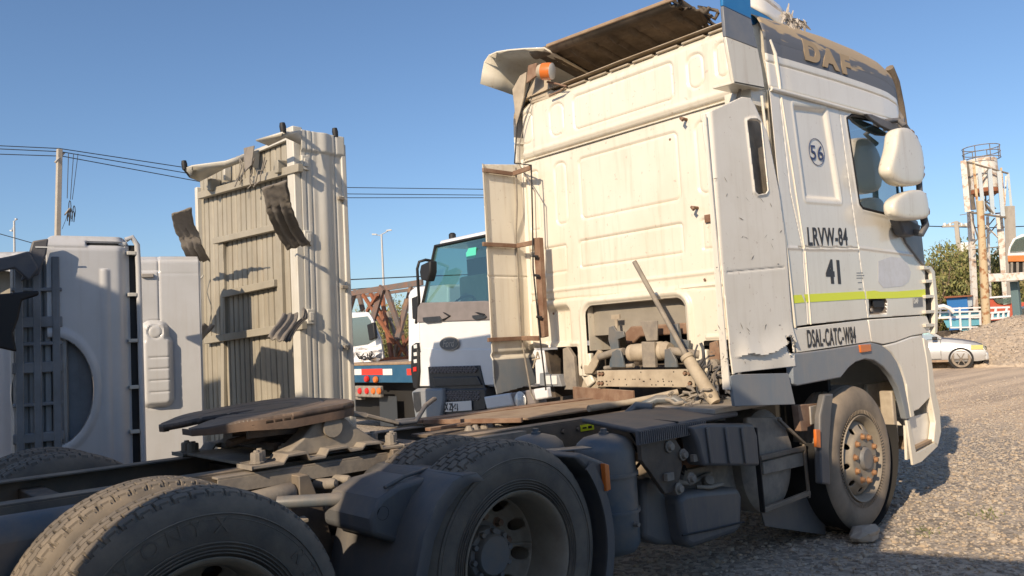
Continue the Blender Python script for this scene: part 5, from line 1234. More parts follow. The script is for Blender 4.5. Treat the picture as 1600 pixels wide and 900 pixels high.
# --- white bed on its end, wheel arch towards us
wb, L2 = frame((-4.02, 1.66, 0), R_(172), name='standing_truck_bed', label='white truck bed stood on end with a round wheel arch cut in its side', cat='truck bed', group='truck beds stood on end')
q = lambda u, v, y=0.0: L2(u, v, y)
xa, xb_ = q(205, 500)[0], q(75, 500)[0]      # x grows to the left
ztop = q(140, 368)[2]
arch_c = q(84, 612); rx = abs(q(147, 612)[0]-arch_c[0]); rz = abs(q(84, 527)[2]-arch_c[2])
left_edge = [q(78, 372)[0]]
def wkeep(U, V):
    body = -rrect(U, V, (xa+q(73, 500)[0])/2, ztop/2-.5, abs(q(73, 500)[0]-xa)/2, ztop/2+.5, .06)
    ar = np.hypot((U-arch_c[0])/rx, (V-arch_c[2])/rz)-1
    s = np.minimum(body, ar*rx)
    # edge wobble below the cap and the flat above the arch
    s = np.minimum(s, -np.minimum(q(76, 0)[0]-U, 0)*0+(q(70, 500)[0]-U)+.012*np.sin(V*9))
    return np.where((U > arch_c[0]) & (V < arch_c[2]+rz) & (V > arch_c[2]-rz), -np.abs(s)-.01, s)
def wdisp(U, V):
    d = -.012*bump(U-q(165, 500)[0], .035)*(V < ztop-.22)
    d += .008*bump(V-q(140, 388)[2], .008)
    d += .06*sstep(.10, 0, U-xa)**2
    d += .05*sstep(ztop-.10, ztop, V)**2
    ar = np.hypot((U-arch_c[0])/rx, (V-arch_c[2])/rz)-1; d -= .010*bump(ar*rx-.02, .03)
    sl = rrect(U, V, q(165, 372)[0], ztop-.055, .115, .016, .012); d += .03*sstep(.008, -.008, sl)
    return d+.003*np.sin(U*5+V*2)
def wmat(U, V): return (rrect(U, V, q(165, 372)[0], ztop-.055, .115, .016, .012) < -.002).astype(int)
sheet('side_panel', xa, q(66, 500)[0], 0, ztop, .008, wdisp, wkeep, lambda U, V, D: (U, D*-1, V), [M['bedwhite'], M['black']], wb, .006, wmat)
b = MB(); b.box(xa+.01, q(76, 400)[0], -.55, -.04, ztop-.06, ztop-.03); b.build('top_cap', M['bedwhite'], wb, 30, .01)
b = MB(); x0 = xa-.03; b.tube([(x0+.05, -.03, ztop-.02), (x0+.01, -.03, ztop-.0), (x0-.02, -.03, ztop-.05), (x0-.025, -.03, ztop-.2), (x0-.035, -.03, 0)], .018, 10); b.build('edge_tube', M['bedwhite'], wb, 60)
b = MB(); b.box(x0-.02, x0+.04, -.10, -.06, 0, ztop-.05); b.build('edge_channel', M['black'], wb, 30)
for v in (395, 460, 532, 605, 675): z = q(208, v)[2]; b = MB(); b.box(x0-.01, x0+.045, -.05, -.012, z-.012, z+.012); b.build('edge_clip', M['bedside'], wb, 30, .003)
# inside of the arch: liner shell and ribbed floor frame
b = MB(); b.lathe([(1.0, 0), (1.0, -.16), (.55, -.22), (.0001, -.24)], (arch_c[0], -.02, 0), (0, 1, 0), 40)
b.v = [(arch_c[0]+(x-arch_c[0])*rx, y, arch_c[2]+z*rz) for x, y, z in b.v]; b.build('arch_liner', M['bedshade'], wb, 60); b = MB(); xq = q(97, 600)[0]; b.box(arch_c[0]-rx, xq, -.075, -.06, arch_c[2]-rz, arch_c[2]+rz); b.box(xq-.01, xq+.02, -.10, .0, arch_c[2]-rz*.95, arch_c[2]+rz*.9); b.build('inner_panel', M['bedinner'], wb, 30, .01)
xr0, xr1 = q(92, 500, .02)[0], q(24, 500, .02)[0]
b = MB()
for u in (30, 58, 88): x = q(u, 500, .03)[0]; b.box(x-.022, x+.022, -.03, .022, 0, q(60, 400, .03)[2])
b.build('frame_uprights', M['bedinner'], wb, 30, .006)
for v, hh in ((452, .012), (503, .034), (537, .012), (574, .034), (632, .012), (684, .03)):
    b = MB(); z = q(60, v, .03)[2]; b.box(xr0-.02, xr1+.02, -.03, .020, z-hh, z+hh); b.build('frame_crossbar', M['bedinner'], wb, 30, .006)
sheet('ribbed_floor', xr0-.05, xr1+.02, 0, q(60, 405, .03)[2], .012, lambda U, V: .01*np.sign(np.sin(U*75)), None, lambda U, V, D: (U, -.03+D, V), M['bedshade'], wb, .004)
b = MB()   # black plastic skirt above and left
b.prism([q(44, 398, .05), q(50, 378, .05), (q(75, 374, .05)), q(72, 398, .05), q(60, 430, .05), q(32, 440, .05)], (0, .05, 0)); b.prism([q(-20, 408, .08), q(20, 400, .08), q(45, 393, .08), q(60, 420, .08), q(45, 440, .08), q(22, 420, .08), q(-20, 430, .08)], (0, .04, 0)); b.build('torn_skirt', M['darkplastic'], wb, 30, .01)
b = MB(); b.prism([q(-20, 462, .1), q(60, 455, .1), q(60, 462, .1), q(34, 470, .1), q(28, 500, .1), q(20, 520, .1), q(26, 550, .1), q(-20, 540, .1)], (0, .05, 0)); b.build('wheel_housing', M['black'], wb, 30, .01)
b = MB(); p = q(70, 386, .11); b.box(p[0]-.05, p[0]+.05, .10, .104, p[2]-.004, p[2]+.004); b.build('reflector', M['clear'], wb, 30)

# --- second white bed, behind and further right, tank-shaped pressing
cb, L3 = frame((-3.25, 2.62, 0), R_(165), name='standing_truck_bed', label='white truck bed stood on end showing a jug-shaped pressing beside the beige bed', cat='truck bed', group='truck beds stood on end')
q3 = lambda u, v, y=0.0: L3(u, v, y)
jx0, jx1 = q3(268, 560)[0], q3(221, 560)[0]; jz0, jz1 = q3(245, 634)[2], q3(245, 503)[2]
X0, X1 = q3(313, 500)[0], q3(205, 500)[0]; zt = q3(260, 400)[2]
def cdisp(U, V):
    d = .008*(1-sstep(.003, .009, np.abs(U-q3(249, 480)[0])))*(V > jz1)
    s = rrect(U, V, (jx0+jx1)/2, (jz0+jz1)/2-.06, (jx1-jx0)/2, (jz1-jz0)/2-.06, .05); s2 = rrect(U, V, jx1-.10, (jz0+jz1)/2, .09, (jz1-jz0)/2, .06); s = np.minimum(s, s2)
    d -= .07*sstep(.012, -.03, s); d += .006*bump(s-.014, .006)
    for k in range(4): d += .008*bump(V-(jz1-.28-.09*k), .008)*(U > jx1-.22)*(U < jx1-.05)*(s < -.02)
    d += .01*bump(np.hypot(U-(jx1-.10), V-(jz1-.08))-.05, .012)
    d += .005*bump(V-(zt-.14), .006)+.02*sstep(zt-.13, zt-.12, V)*(U > q3(250, 420)[0])
    d += .07*sstep(.06, 0, zt-V)**2
    return d+.004*np.sin(V*4+U*3)
sheet('inner_panel', X0, X1+.15, 0, zt, .009, cdisp, None, lambda U, V, D: (U, -D, V), M['bedwhite'], cb, .006)
b = MB(); b.box(X0, X1+.15, -.5, -.02, zt-.05, zt-.03); b.box(X0-.012, X0+.006, -.5, 0, 0, zt-.04); b.build('top_flange', M['bedwhite'], cb, 30, .006)
b = MB(); b.box(*sorted((q3(240, 440)[0], q3(221, 440)[0])), .0, .03, q3(0+230, 434)[2], q3(230, 428)[2]); b.build('catch_plate', M['silver'], cb, 30, .004)

# --- bed pieces at the far left edge
fb, L4 = frame(tuple(P(10, 560, 6.6))[:2]+(0,), R_(150), name='standing_truck_bed', label='white truck bed stood on end at the far left behind black plastic', cat='truck bed', group='truck beds stood on end')
q4 = lambda u, v, y=0.0: L4(u, v, y)
x0, x1 = q4(70, 500)[0], q4(-120, 500)[0]; z4 = q4(30, 392)[2]
sheet('side_panel', x0, x1, 0, z4, .02, lambda U, V: .02*bump(U-q4(15, 600)[0], .04)+.08*sstep(.1, 0, z4-V)**2, lambda U, V: np.hypot(U-q4(0, 480)[0], V-q4(0, 480)[2])-.30, lambda U, V, D: (U, -D, V), M['bedwhite'], fb, .006)
b = MB(); b.box(x0, x1, -.5, -.03, z4-.06, z4-.03); b.build('top_cap', M['bedwhite'], fb, 30, .01)
b = MB(); p = q4(22, 445, -.15); b.box(p[0]-.22, p[0]+.25, -.4, -.15, p[2]-.25, p[2]+.16); b.build('arch_box', M['bedpaint'], fb, 30, .06)
b = MB(); b.box(x0, x1, -.5, -.45, 0, z4-.1); b.build('far_wall', M['bedinner'], fb, 30)
# ================================================================ white lorry facing us beside the cab
M['lorry'] = mat('clean_white_paint', (.80, .80, .80), .25, col2=(.70, .70, .69), scale=2, amt=.5, coat=.6)
M['lorrygrey'] = mat('taupe_plastic', (.24, .21, .20), .5, col2=(.18, .16, .15), scale=8, amt=.6)
M['blackgloss'] = mat('dark_grille', (.03, .033, .038), .35, col2=(.06, .06, .065), scale=20)
M['glass2'] = glass('windscreen_glass', (.34, .58, .54), .22, .38, (.05, .12, .11))
FL = empty('lorry', (.65, 4.08, 0), 0, 'white lorry facing the camera with black grille and oval badge, beside the cab', 'lorry')
def fp(u, v, dx=0.0): y, z = bk(u, v, .65+dx); return (dx, y-4.08, z)
def fpl(name, pts, dx, th, m, bev=.01, parent=None):
    b = MB(); b.prism([fp(u, v, dx) for u, v in pts], (th, 0, 0)); return b.build(name, m, parent or FL, 30, bev)
def mir(pts, uc): return pts
YL, YR = fp(650, 500)[1], -1.22     # near-left edge in the picture and the hidden far edge
b = MB(); b.prism([(0, YL, .95), (0, YL-.02, 1.88), (.0, YR, 1.88), (.0, YR, .95)], (2.1, 0, 0)); b.build('cab_body', M['lorry'], FL, 30, .07, seg=3)
b = MB(); b.hexa([(.02, YL, 1.86), (.02, YR, 1.86), (2.1, YR, 1.86), (2.1, YL, 1.86), (.30, YL-.13, 2.80), (.30, YR+.13, 2.80), (2.1, YR+.1, 2.85), (2.1, YL-.1, 2.85)]); 
b2 = MB(); b2.box(.9, 2.1, YR+.02, YL-.02, 1.86, 2.85); b2.build('cab_rear', M['lorry'], FL, 30, .05)
b = MB(); b.box(.32, 2.1, YR+.10, YL-.16, 2.84, 2.95); b.prism([(.22, YL-.19, 2.83), (.22, YR+.19, 2.83), (.46, YR+.25, 2.97), (.46, YL-.25, 2.97)], (.2, 0, 0)); b.build('cab_roof', M['lorry'], FL, 30, .05, seg=3)
wsb = fp(655, 497)[2]; wst = 2.85
b = MB(); b.add([(.015, YL-.07, wsb-.02), (.015, YR+.07, wsb-.02), (.24, YR+.16, wst), (.24, YL-.22, wst)], [(0, 1, 2, 3)]); b.build('windscreen', M['glass2'], FL, 0)
b = MB(); b.tube([(.01, YL-.05, wsb-.04), (.23, YL-.21, wst+.01), (.23, YR+.15, wst+.01), (.01, YR+.05, wsb-.04), (.01, YL-.05, wsb-.04)], .022, 6); b.build('windscreen_seal', M['black'], FL, 0)
b = MB(); b.bar((.05, YL-.03, wsb-.05), (.27, YL-.19, wst), .05, .05); b.bar((.05, YR+.03, wsb-.05), (.27, YR+.13, wst), .05, .05); b.build('pillar', M['lorry'], FL, 0)
b = MB(); b.box(.3, .85, YR+.1, YL-.1, 1.86, 1.95); b.box(.86, .9, YR+.1, YL-.1, 1.86, 2.7); b.build('dashboard', M['void'], FL, 0)
b = MB(); b.tube([(.55+.12*math.cos(a*.524), .75+.22*math.sin(a*.524), 2.05+.12*math.cos(a*.524)) for a in range(13)], .015, 6); b.build('steering_wheel', M['black'], FL, 50)
b = MB(); b.box(.7, .85, .4, 1.0, 1.9, 2.45); b.box(.7, .85, -1.0, -.4, 1.9, 2.45); b.build('seat_backs', M['trim'], FL, 30, .04)
fpl('wiper_panel', [(652, 480), (657, 473), (757, 470), (765, 472), (765, 500), (651, 504)], -.02, .06, M['lorrygrey'], .01)
fpl('wiper_panel', [(765, 470), (852, 468), (852, 496), (765, 500)], -.02, .06, M['lorrygrey'], .01)
for a in ((660, 494, 690, 505), (737, 491, 760, 500)): fpl('vent', [(a[0], a[1]+2), (a[2]-4, a[1]), (a[2], a[3]-5), (a[2]-3, a[3]-2), (a[0]+6, a[3]), (a[0]+1, a[3]-3)], -.035, .02, M['blackgloss'], .004)
b = MB(); b.tube([fp(692, 500, -.03), fp(703, 494, -.03), fp(690, 486, -.0), fp(655, 487, .01)], .014, 6); b.tube([fp(757, 492, -.03), fp(740, 487, .0), fp(715, 478, .02)], .014, 6); b.build('wiper', M['black'], FL, 50)
fpl('permit_sticker', [(728, 396), (732, 388), (744, 386), (743, 402), (729, 404)], .19, .004, mat('green_sticker', (.10, .62, .45), .5), 0)
fpl('lower_front', [(650, 560), (660, 545), (765, 545), (852, 548), (852, 600), (650, 604)], -.012, .05, M['lorry'], .01)
fpl('grille_surround', [(668, 573), (749, 571), (752, 585), (757, 606), (760, 606), (760, 612), (672, 612), (670, 590)], -.03, .03, M['blackgloss'], .012)
def mesh_grille(name, x0, x1, y0, y1, m, dx):
    pass
p0, p1 = fp(674, 580, -.04), fp(750, 572, -.04)
for (ua, va, ub, vb, nr, ncol) in ((674, 583, 746, 572, 3, 13), (678, 624, 750, 612, 4, 14)):
    a, c = fp(ua, va, -.045), fp(ub, vb, -.045); b = MB(); hgt = c[2]-a[2]
    for r in range(nr):
        for k in range(ncol):
            t = (k+.5*(r % 2))/ncol; y = a[1]+(c[1]-a[1])*t; z = a[2]+hgt*(r+.5)/nr; w_ = abs(c[1]-a[1])/ncol*.36; h_ = hgt/nr*.42
            ring = [(a[0], y+w_*math.cos(q_*math.pi/3), z+h_*math.sin(q_*math.pi/3)) for q_ in range(7)]; b.tube(ring, .0065, 4, caps=False)
    b.build('grille_mesh', M['lorrygrey'], FL, 0)
fpl('grille_bar', [(676, 590), (745, 588), (752, 602), (680, 604)], -.05, .03, M['blackgloss'], .008)
fpl('bumper_centre', [(675, 608), (758, 606), (760, 640), (690, 655), (672, 655)], -.04, .2, M['blackgloss'], .02)
fpl('bumper_corner', [(642, 612), (650, 607), (690, 607), (693, 625), (688, 655), (648, 655), (646, 640)], -.10, .3, M['grey'], .03)
fpl('lamp_recess', [(645, 613), (656, 612), (658, 640), (650, 645), (646, 635)], -.11, .02, M['blackgloss'], .008)
fpl('bumper_end', [(755, 620), (795, 614), (802, 634), (760, 640)], -.06, .2, M['lorry'], .02); fpl('bumper_middle', [(797, 614), (833, 608), (836, 632), (803, 636)], -.04, .2, M['lorrygrey'], .02); fpl('bumper_end', [(832, 608), (853, 605), (856, 622), (836, 626)], -.06, .2, M['lorry'], .02)
b = MB(); c = fp(813, 625, -.07); b.lathe([(.0001, .03), (.08, .02), (.10, 0)], c, (-1, 0, 0), 20); b.build('fog_lamp', M['clear'], FL, 40)
# plate
pl = fpl('number_plate', [(691, 629), (736, 626), (737, 641), (692, 644)], -.06, .01, M['clear'], .002)
o = fp(694, 640.5, -.062); o2 = fp(720, 639, -.062); text_mesh('plate_lettering', 'JX ZJ·61', .125, M['ink'], pl, (o[0]-.003, o[1], o[2]), (0, -1, 0), (0, 0, 1), .001, .003, sx=.72)
# badge
c = Vector(fp(702.5, 537, -.02)); b = MB(); n = 40
def oval(ry, rz, x): return [(x, c.y+ry*math.cos(2*math.pi*k/n), c.z+rz*math.sin(2*math.pi*k/n)) for k in range(n)]
b.prism(oval(.205, .092, c.x), (-.012, 0, 0)); bd = b.build('badge', M['silver'], FL, 30)
b = MB(); b.prism(oval(.19, .078, c.x-.0125), (-.004, 0, 0)); b.build('badge_face', mat('badge_grey', (.07, .08, .10), .3, coat=.5), bd, 30)
text_mesh('badge_lettering', 'Ford', .135, M['silver'], bd, (c.x-.018, c.y+.135, c.z-.04), (0, -1, 0), (0, 0, 1), .001, .0, sx=.95, shear=.35)
fpl('corner_fairing', [(642, 540), (649, 535), (653, 550), (654, 580), (652, 610), (645, 606), (641, 580)], -.05, .25, M['black'], .02)
for v in (539, 551, 562): fpl('marker_lens', [(646, v), (650.5, v-1), (651, v+5), (646.5, v+5.5)], -.06, .01, M['clear'], .002)
fpl('marker_lens', [(645, 574), (650, 573), (650.5, 580), (645.5, 581)], -.06, .01, M['redlens'], .002)
b = MB(); a = fp(672, 410, .1); b.tube([fp(676, 408, .15), fp(665, 406, 0), fp(655, 409, -.05), fp(652, 420, -.08), fp(653, 440, -.05), fp(655, 470, .0), fp(650, 505, .05)], .02, 8); b.build('mirror_arm', M['black'], FL, 60)
fpl('mirror', [(657, 414), (672, 407), (672, 425), (668, 440), (657, 437), (655, 425)], -.10, .12, M['black'], .02)
b = MB(); p = Vector((.45, YL-.32, 2.95)); b.lathe([(.0001, .09), (.03, .09), (.05, .07), (.05, 0)], p, (0, 0, 1), 14); b.build('roof_marker', M['black'], FL, 40)
for yy in (1.0, -1.0):
    b = MB(); b.lathe([(.0001, -.13), (.28, -.13), (.48, -.13), (.52, -.08), (.52, .08), (.48, .13), (.28, .13), (.0001, .13)], (.9, yy, .52), (0, 1, 0), 32); b.build('wheel', M['rubber'], FL, 40)
b = MB(); b.box(.3, 6, -.4, .4, .6, .9); b.build('chassis_frame', M['chassis'], FL, 30)
# second white cab behind it
SL = empty('lorry', (2.6, 7.0, 0), 0, 'white cab with dark side window, mostly hidden behind the grilled lorry', 'lorry')
def sp2(u, v, x=2.6): y, z = bk(u, v, x); return (0, y-7.0, z)
b = MB(); q = [sp2(637, 462), sp2(640, 454), sp2(648, 448), sp2(700, 444), sp2(700, 640), sp2(637, 640)]; b.prism([p for p in q], (1.8, 0, 0)); b.build('cab_body', M['lorry'], SL, 30, .04)
b = MB(); q = [sp2(643.5, 466), sp2(653, 462), sp2(653, 500), sp2(645, 498)]; b.prism([(-.01, p[1], p[2]) for p in q], (.02, 0, 0)); b.build('window', M['black'], SL, 30, .01)

# ================================================================ flatbed trailer with wreck and lattice boom
XT = 2.2
FT_ = empty('flatbed_trailer', (XT, 8.6, 0), 0, 'blue flatbed trailer with red and white tape along its rear edge', 'trailer')
def tp(u, v, dx=0.0): y, z = bk(u, v, XT+dx); return (dx, y-8.6, z)
M['blueflat'] = mat('blue_trailer_paint', (.02, .09, .17), .4, col2=(.04, .12, .2), scale=5, amt=.6)
yl, yr = tp(500, 575)[1], tp(690, 575)[1]; zt_ = tp(600, 569)[2]; zb_ = tp(600, 598)[2]
b = MB(); b.box(0, .08, yr, yl, zb_, zt_-.02); b.build('rear_rail', M['blueflat'], FT_, 30, .01)
b = MB(); b.box(0.0, 9, yr, yl, zt_-.018, zt_+.03); b.build('deck', M['browncover'], FT_, 30, .01)
for ua, ub, mm in ((538, 552, 'redlens'), (553.5, 565, 'clear'), (565.5, 598, 'redlens'), (598.5, 613, 'clear'), (636, 648, 'redlens')):
    a, c = tp(ua, 583), tp(ub, 583); h_ = .055; b = MB(); b.box(-.004, -.001, c[1], a[1], a[2]-h_+.02, a[2]+h_+.02); b.build('reflective_tape', M[mm] if mm != 'redlens' else mat('red_tape', (.75, .05, .03), .4), FT_, 0)
for u, v, mm in ((574, 592, 'redlens'), (588, 593, 'amber')):
    b = MB(); c = tp(u, v, -.02); b.lathe([(.0001, .05), (.05, .045), (.058, .03), (.06, 0)], c, (-1, 0, 0), 16); b.build('round_lamp', M[mm], FT_, 40)
b = MB(); a, c = tp(556, 620, -.05), tp(596, 603, -.05); b.box(-.08, 0, min(a[1], c[1]), max(a[1], c[1]), a[2], c[2]); tl = b.build('tail_lamp', M['duststeel'], FT_, 30, .02)
for u, mm in ((562, 'redlens'), (573, 'redlens'), (583, 'amber'), (592, 'amber')):
    b = MB(); c = tp(u, 611, -.09); b.lathe([(.0001, .03), (.05, .025), (.062, 0)], (-.085, c[1], c[2]), (-1, 0, 0), 14); b.build('lamp_lens', M[mm], tl, 40)
b = MB(); b.box(.3, .34, yr, yl, .15, zb_-.02); b.build('under_panel', M['void'], FT_, 0)
a, c = tp(586, 640), tp(612, 620); b = MB(); b.box(.1, .11, c[1], a[1], a[2]-.3, c[2]); b.build('mud_flap', mat('dark_flap', (.04, .045, .05), .6), FT_, 0)
b = MB(); a = tp(555, 612); b.box(.0, .1, a[1]-.2, a[1]+.5, a[2]-.15, a[2]+.1); b.build('bracket', M['duststeel'], FT_, 30, .01)
for xx in (3, 4.3, 5.6):
    for yy in (yr+.2, yl-.2):
        b = MB(); b.lathe([(.0001, -.15), (.45, -.15), (.5, -.1), (.5, .1), (.45, .15), (.0001, .15)], (xx, yy, .5), (0, 1, 0), 24); b.build('wheel', M['rubber'], FT_, 40)
# wreck on the deck
WR = empty('wrecked_van', tuple(Vector((XT+.9, 8.6, 0))+Vector((0, 0, zt_+.03))), 0, 'white van cab with crumpled front resting on the blue flatbed trailer', 'van')
def wp(u, v, dx=.9): y, z = bk(u, v, XT+dx); return (dx-.9, y-8.6, z-zt_-.03)
b = MB(); b.prism([wp(500, 500), wp(515, 489), wp(576, 487), wp(582, 497), wp(595, 530), wp(600, 562), wp(500, 566)], (.9, 1.35, 0)); b.build('cab_body', M['lorry'], WR, 30, .05, seg=3)
b = MB(); b.prism([wp(505, 502), wp(575, 494), wp(579, 500), wp(589, 530), wp(575, 538), wp(505, 548)], (-.012, 0, 0)); b.build('windscreen', M['glass'], WR, 0)
b = MB(); rnd = random.Random(21); q0, q1 = wp(500, 546), wp(599, 562)
N = 16; Mz = 7; vs = []
for i in range(N+1):
    for j in range(Mz+1):
        a = wp(510+88*i/N, 548-8*i/N+(20+4*i/N)*j/Mz); vs.append((-.03-rnd.uniform(0, .16), a[1], a[2]))
b.add(vs, [(i*(Mz+1)+j, i*(Mz+1)+j+1, (i+1)*(Mz+1)+j+1, (i+1)*(Mz+1)+j) for i in range(N) for j in range(Mz)]); b.build('crumpled_front', M['lorry'], WR, 0)
b = MB(); rnd = random.Random(5)
for k in range(12):
    a = Vector(wp(rnd.uniform(548, 590), rnd.uniform(550, 564))); a.x = -.18; pts = [a]
    for i in range(4): a = a+Vector((0, rnd.uniform(-.12, .12), rnd.uniform(-.06, .06))); pts.append(a)
    b.tube(pts, .012, 5)
b.build('broken_trim', M['black'], WR, 50)
b = MB(); q = [wp(586, 507), wp(596, 503), wp(599, 528), wp(590, 532)]; b.prism([(-.2, p[1], p[2]) for p in q], (.08, 0, 0)); b.build('mirror', M['black'], WR, 30, .02)
# boom
BM = empty('lattice_boom', tuple(Vector((XT+2.6, 8.0, zt_+.03))), 0, 'rusty lattice steel boom lying on the blue flatbed trailer', 'steel boom')
def bp_(u, v, dx=2.6): y, z = bk(u, v, XT+dx); return Vector((dx-2.6, y-8.0, z-zt_-.03))
M['rust2'] = mat('orange_rust', (.30, .11, .05), .85, col2=(.18, .08, .05), scale=8, amt=.8)
M['boomgrey'] = mat('rusted_grey_steel', (.14, .12, .11), .8, col2=(.22, .12, .08), scale=6, amt=.8)
def mem(u0, v0, u1, v1, w_, m, d0=2.6, d1=2.6):
    b = MB(); b.bar(bp_(u0, v0, d0), bp_(u1, v1, d1), .05, w_, (0, 1, 0)) if False else b.bar(bp_(u0, v0, d0), bp_(u1, v1, d1), w_*1.3, .06, (1, 0, 0)); b.build('boom_member', M[m], BM, 30)
mem(500, 466, 660, 441, .10, 'boomgrey'); mem(500, 472, 660, 450, .06, 'boomgrey', 3.8, 3.8); mem(500, 566, 660, 560, .09, 'rust2', 2.7, 2.7)
for a in ((597, 449, 583, 498, .16, 'boomgrey'), (595, 452, 612, 560, .11, 'rust2'), (603, 452, 628, 524, .13, 'boomgrey'), (590, 460, 573, 487, .06, 'rust2'), (560, 457, 567, 485, .12, 'boomgrey'), (567, 460, 617, 537, .06, 'rust2'), (643, 444, 622, 525, .07, 'rust'), (637, 467, 621, 530, .15, 'boomgrey'), (606, 487, 629, 563, .07, 'duststeel'), (640, 527, 617, 562, .05, 'rust2'), (620, 533, 640, 560, .05, 'rust2'), (555, 456, 547, 484, .12, 'boomgrey'), (628, 524, 638, 560, .09, 'rust2'), (578, 456, 600, 500, .07, 'rust2'), (621, 528, 616, 562, .12, 'boomgrey')):
    mem(*a[:4], a[4], a[5], 2.6+random.Random(a[0]).uniform(-.2, 1.0), 2.6+random.Random(a[1]).uniform(-.2, 1.0))

# ================================================================ trees
M['leaf1'] = mat('willow_leaves', (.19, .20, .06), .7, col2=(.26, .245, .09), scale=.9, amt=.9); M['leaf2'] = mat('dark_leaves', (.10, .12, .035), .7, col2=(.15, .16, .05), scale=1.2, amt=.9); M['leaf3'] = mat('dry_leaves', (.30, .24, .11), .8, col2=(.15, .14, .05), scale=1.0, amt=.9)
M['bark'] = mat('bark', (.16, .12, .085), .9, col2=(.09, .07, .05), scale=6, bumps=.3)
def tree(x, y, h, r, label, seed, nl=2600, group='trees along the yard edge'):
    rnd = random.Random(seed); e = empty('tree', (x, y, 0), 0, label, 'tree', group)
    b = MB(); tips = []
    for k in range(6):
        a = rnd.uniform(0, 6.28); p = Vector((0, 0, 0)); d = Vector((math.cos(a)*.25, math.sin(a)*.25, 1)); pts = [p.copy()]; L_ = h*.16
        for i in range(5): p = p+d.normalized()*L_; pts.append(p.copy()); d += Vector((rnd.uniform(-.35, .35), rnd.uniform(-.35, .35), 0)); tips.append(p.copy()) if i > 0 else None
        b.tube(pts, [.12*h/5, .09*h/5, .06*h/5, .045*h/5, .03*h/5, .012], 6)
    b.build('trunk', M['bark'], e, 50)
    cl = [(t+Vector((rnd.gauss(0, r*.35), rnd.gauss(0, r*.35), rnd.uniform(-h*.2, h*.1))), rnd.uniform(.35, .8)*r*.6) for t in tips for _ in (0, 1)]
    cl += [(Vector((rnd.uniform(-r, r), rnd.uniform(-r, r), rnd.uniform(h*.12, h*.5))), r*.4) for _ in range(14)]
    b = MB()
    for k in range(nl):
        c, rr = rnd.choice(cl); v = Vector((rnd.gauss(0, 1), rnd.gauss(0, 1), rnd.gauss(0, .8))); v = v.normalized()*rr*rnd.random()**.4; p = c+v
        if p.z < .1: continue
        s_ = rnd.uniform(.05, .11)*h/5; a = Vector((rnd.uniform(-1, 1), rnd.uniform(-1, 1), rnd.uniform(-.5, .5)))*s_; dn = Vector((rnd.uniform(-.6, .6), rnd.uniform(-.6, .6), rnd.uniform(-1.6, .6)))*s_*1.5
        b.m = rnd.choice((0, 0, 1, 2) if v.z < 0 else (0, 0, 0, 1, 2)); b.add([p, p+a, p+a*.6+dn, p-a*.3+dn*.6], [(0, 1, 2, 3)])
    b.build('crown', [M['leaf1'], M['leaf2'], M['leaf3']], e, 0)
tl_ = ['bushy tree behind the white front corner grille', 'bushy tree left of the utility pole foot', 'leafy tree just below the white transformer', 'tall green tree right behind the rusty leaning pole', 'leafy tree between the leaning pole and the water tower leg', 'green tree under the raised platform beam', 'green tree behind the raised van']
for i, (u, v, Z, r) in enumerate(((1448, 388, 47, 2.3), (1474, 384, 50, 2.6), (1500, 388, 48, 2.4), (1528, 394, 51, 2.5), (1556, 398, 48, 2.2), (1582, 404, 52, 2.4), (1610, 398, 50, 2.4))):
    p = P(u, v, Z); tree(p.x, p.y, p.z*1.14, r*1.1, tl_[i], 30+i, 12000)
for i, (u, v, Z, r) in enumerate(((560, 470, 34, 2.0), (588, 466, 36, 2.0), (618, 450, 33, 1.9), (645, 450, 36, 2.2), (680, 455, 37, 2.2), (720, 458, 38, 2.2))):
    p = P(u, v, Z); tree(p.x, p.y, p.z, r, ['tree behind the wrecked van on the flatbed', 'tree seen through the left of the rusty boom', 'yellow-green tree seen through the rusty boom', 'green tree between the boom and the second white cab', 'tree hidden behind the grilled lorry', 'tree hidden behind the lorry and the cab'][i], 60+i, 5200, 'trees behind the flatbed')

# ================================================================ poles, lamps and wires
M['concrete'] = mat('pole_concrete', (.42, .38, .32), .85, col2=(.32, .29, .25), scale=3); M['galv'] = mat('galvanised_pole', (.45, .46, .46), .5, metal=.2)
def gpt(u, v, Z): p = P(u, v, Z); return Vector((p.x, p.y, 0)), p
g0, tp0 = gpt(93, 233, 40); e = empty('utility_pole', g0, 0, 'grey concrete utility pole standing behind the white standing bed', 'utility pole')
H = tp0.z; b = MB(); lean = P(90, 365, 40)-P(93, 233, 40); lean = Vector((lean.x, lean.y, 0))*(H/abs(P(90, 365, 40).z-H))
b.bar((lean.x, lean.y, 0), (0, 0, H), .22, .26); b.build('mast', M['concrete'], e, 30, .02)
b = MB(); b.bar((-.25, -.25, H-.75), (.25, .2, H-.1), .08, .08); b.build('crossarm', M['concrete'], e, 30); b = MB(); b.bar((.3, .5, H-3.2), (.2, -.9, H-3.1), .05, .05); b.build('crossarm', M['concrete'], e, 30)
b = MB(); rnd = random.Random(8)
for k in range(9):
    c = Vector((.3+rnd.uniform(-.1, .1), -.7+rnd.uniform(-.3, .3), H-3.3+rnd.uniform(-.4, .3)))
    b.tube([c+Vector((0, .22*math.cos(a), .3*math.sin(a))) for a in (0, .8, 1.6, 2.4, 3.2, 4.2)], .02, 5)
b.build('cable_coil', M['black'], e, 0)
def rel(p, o): return Vector(p)-Vector(o)
def wire(name, pts, r, o, par, sag=0):
    P_ = [Vector(p)-Vector(o) for p in pts]; out = []
    for a, c in zip(P_[:-1], P_[1:]):
        for k in range(10): t = k/10; q_ = a.lerp(c, t); q_.z -= sag*4*t*(1-t); out.append(q_)
    out.append(P_[-1]); b = MB(); b.tube(out, r, 4); b.build(name, M['black'], par, 0)
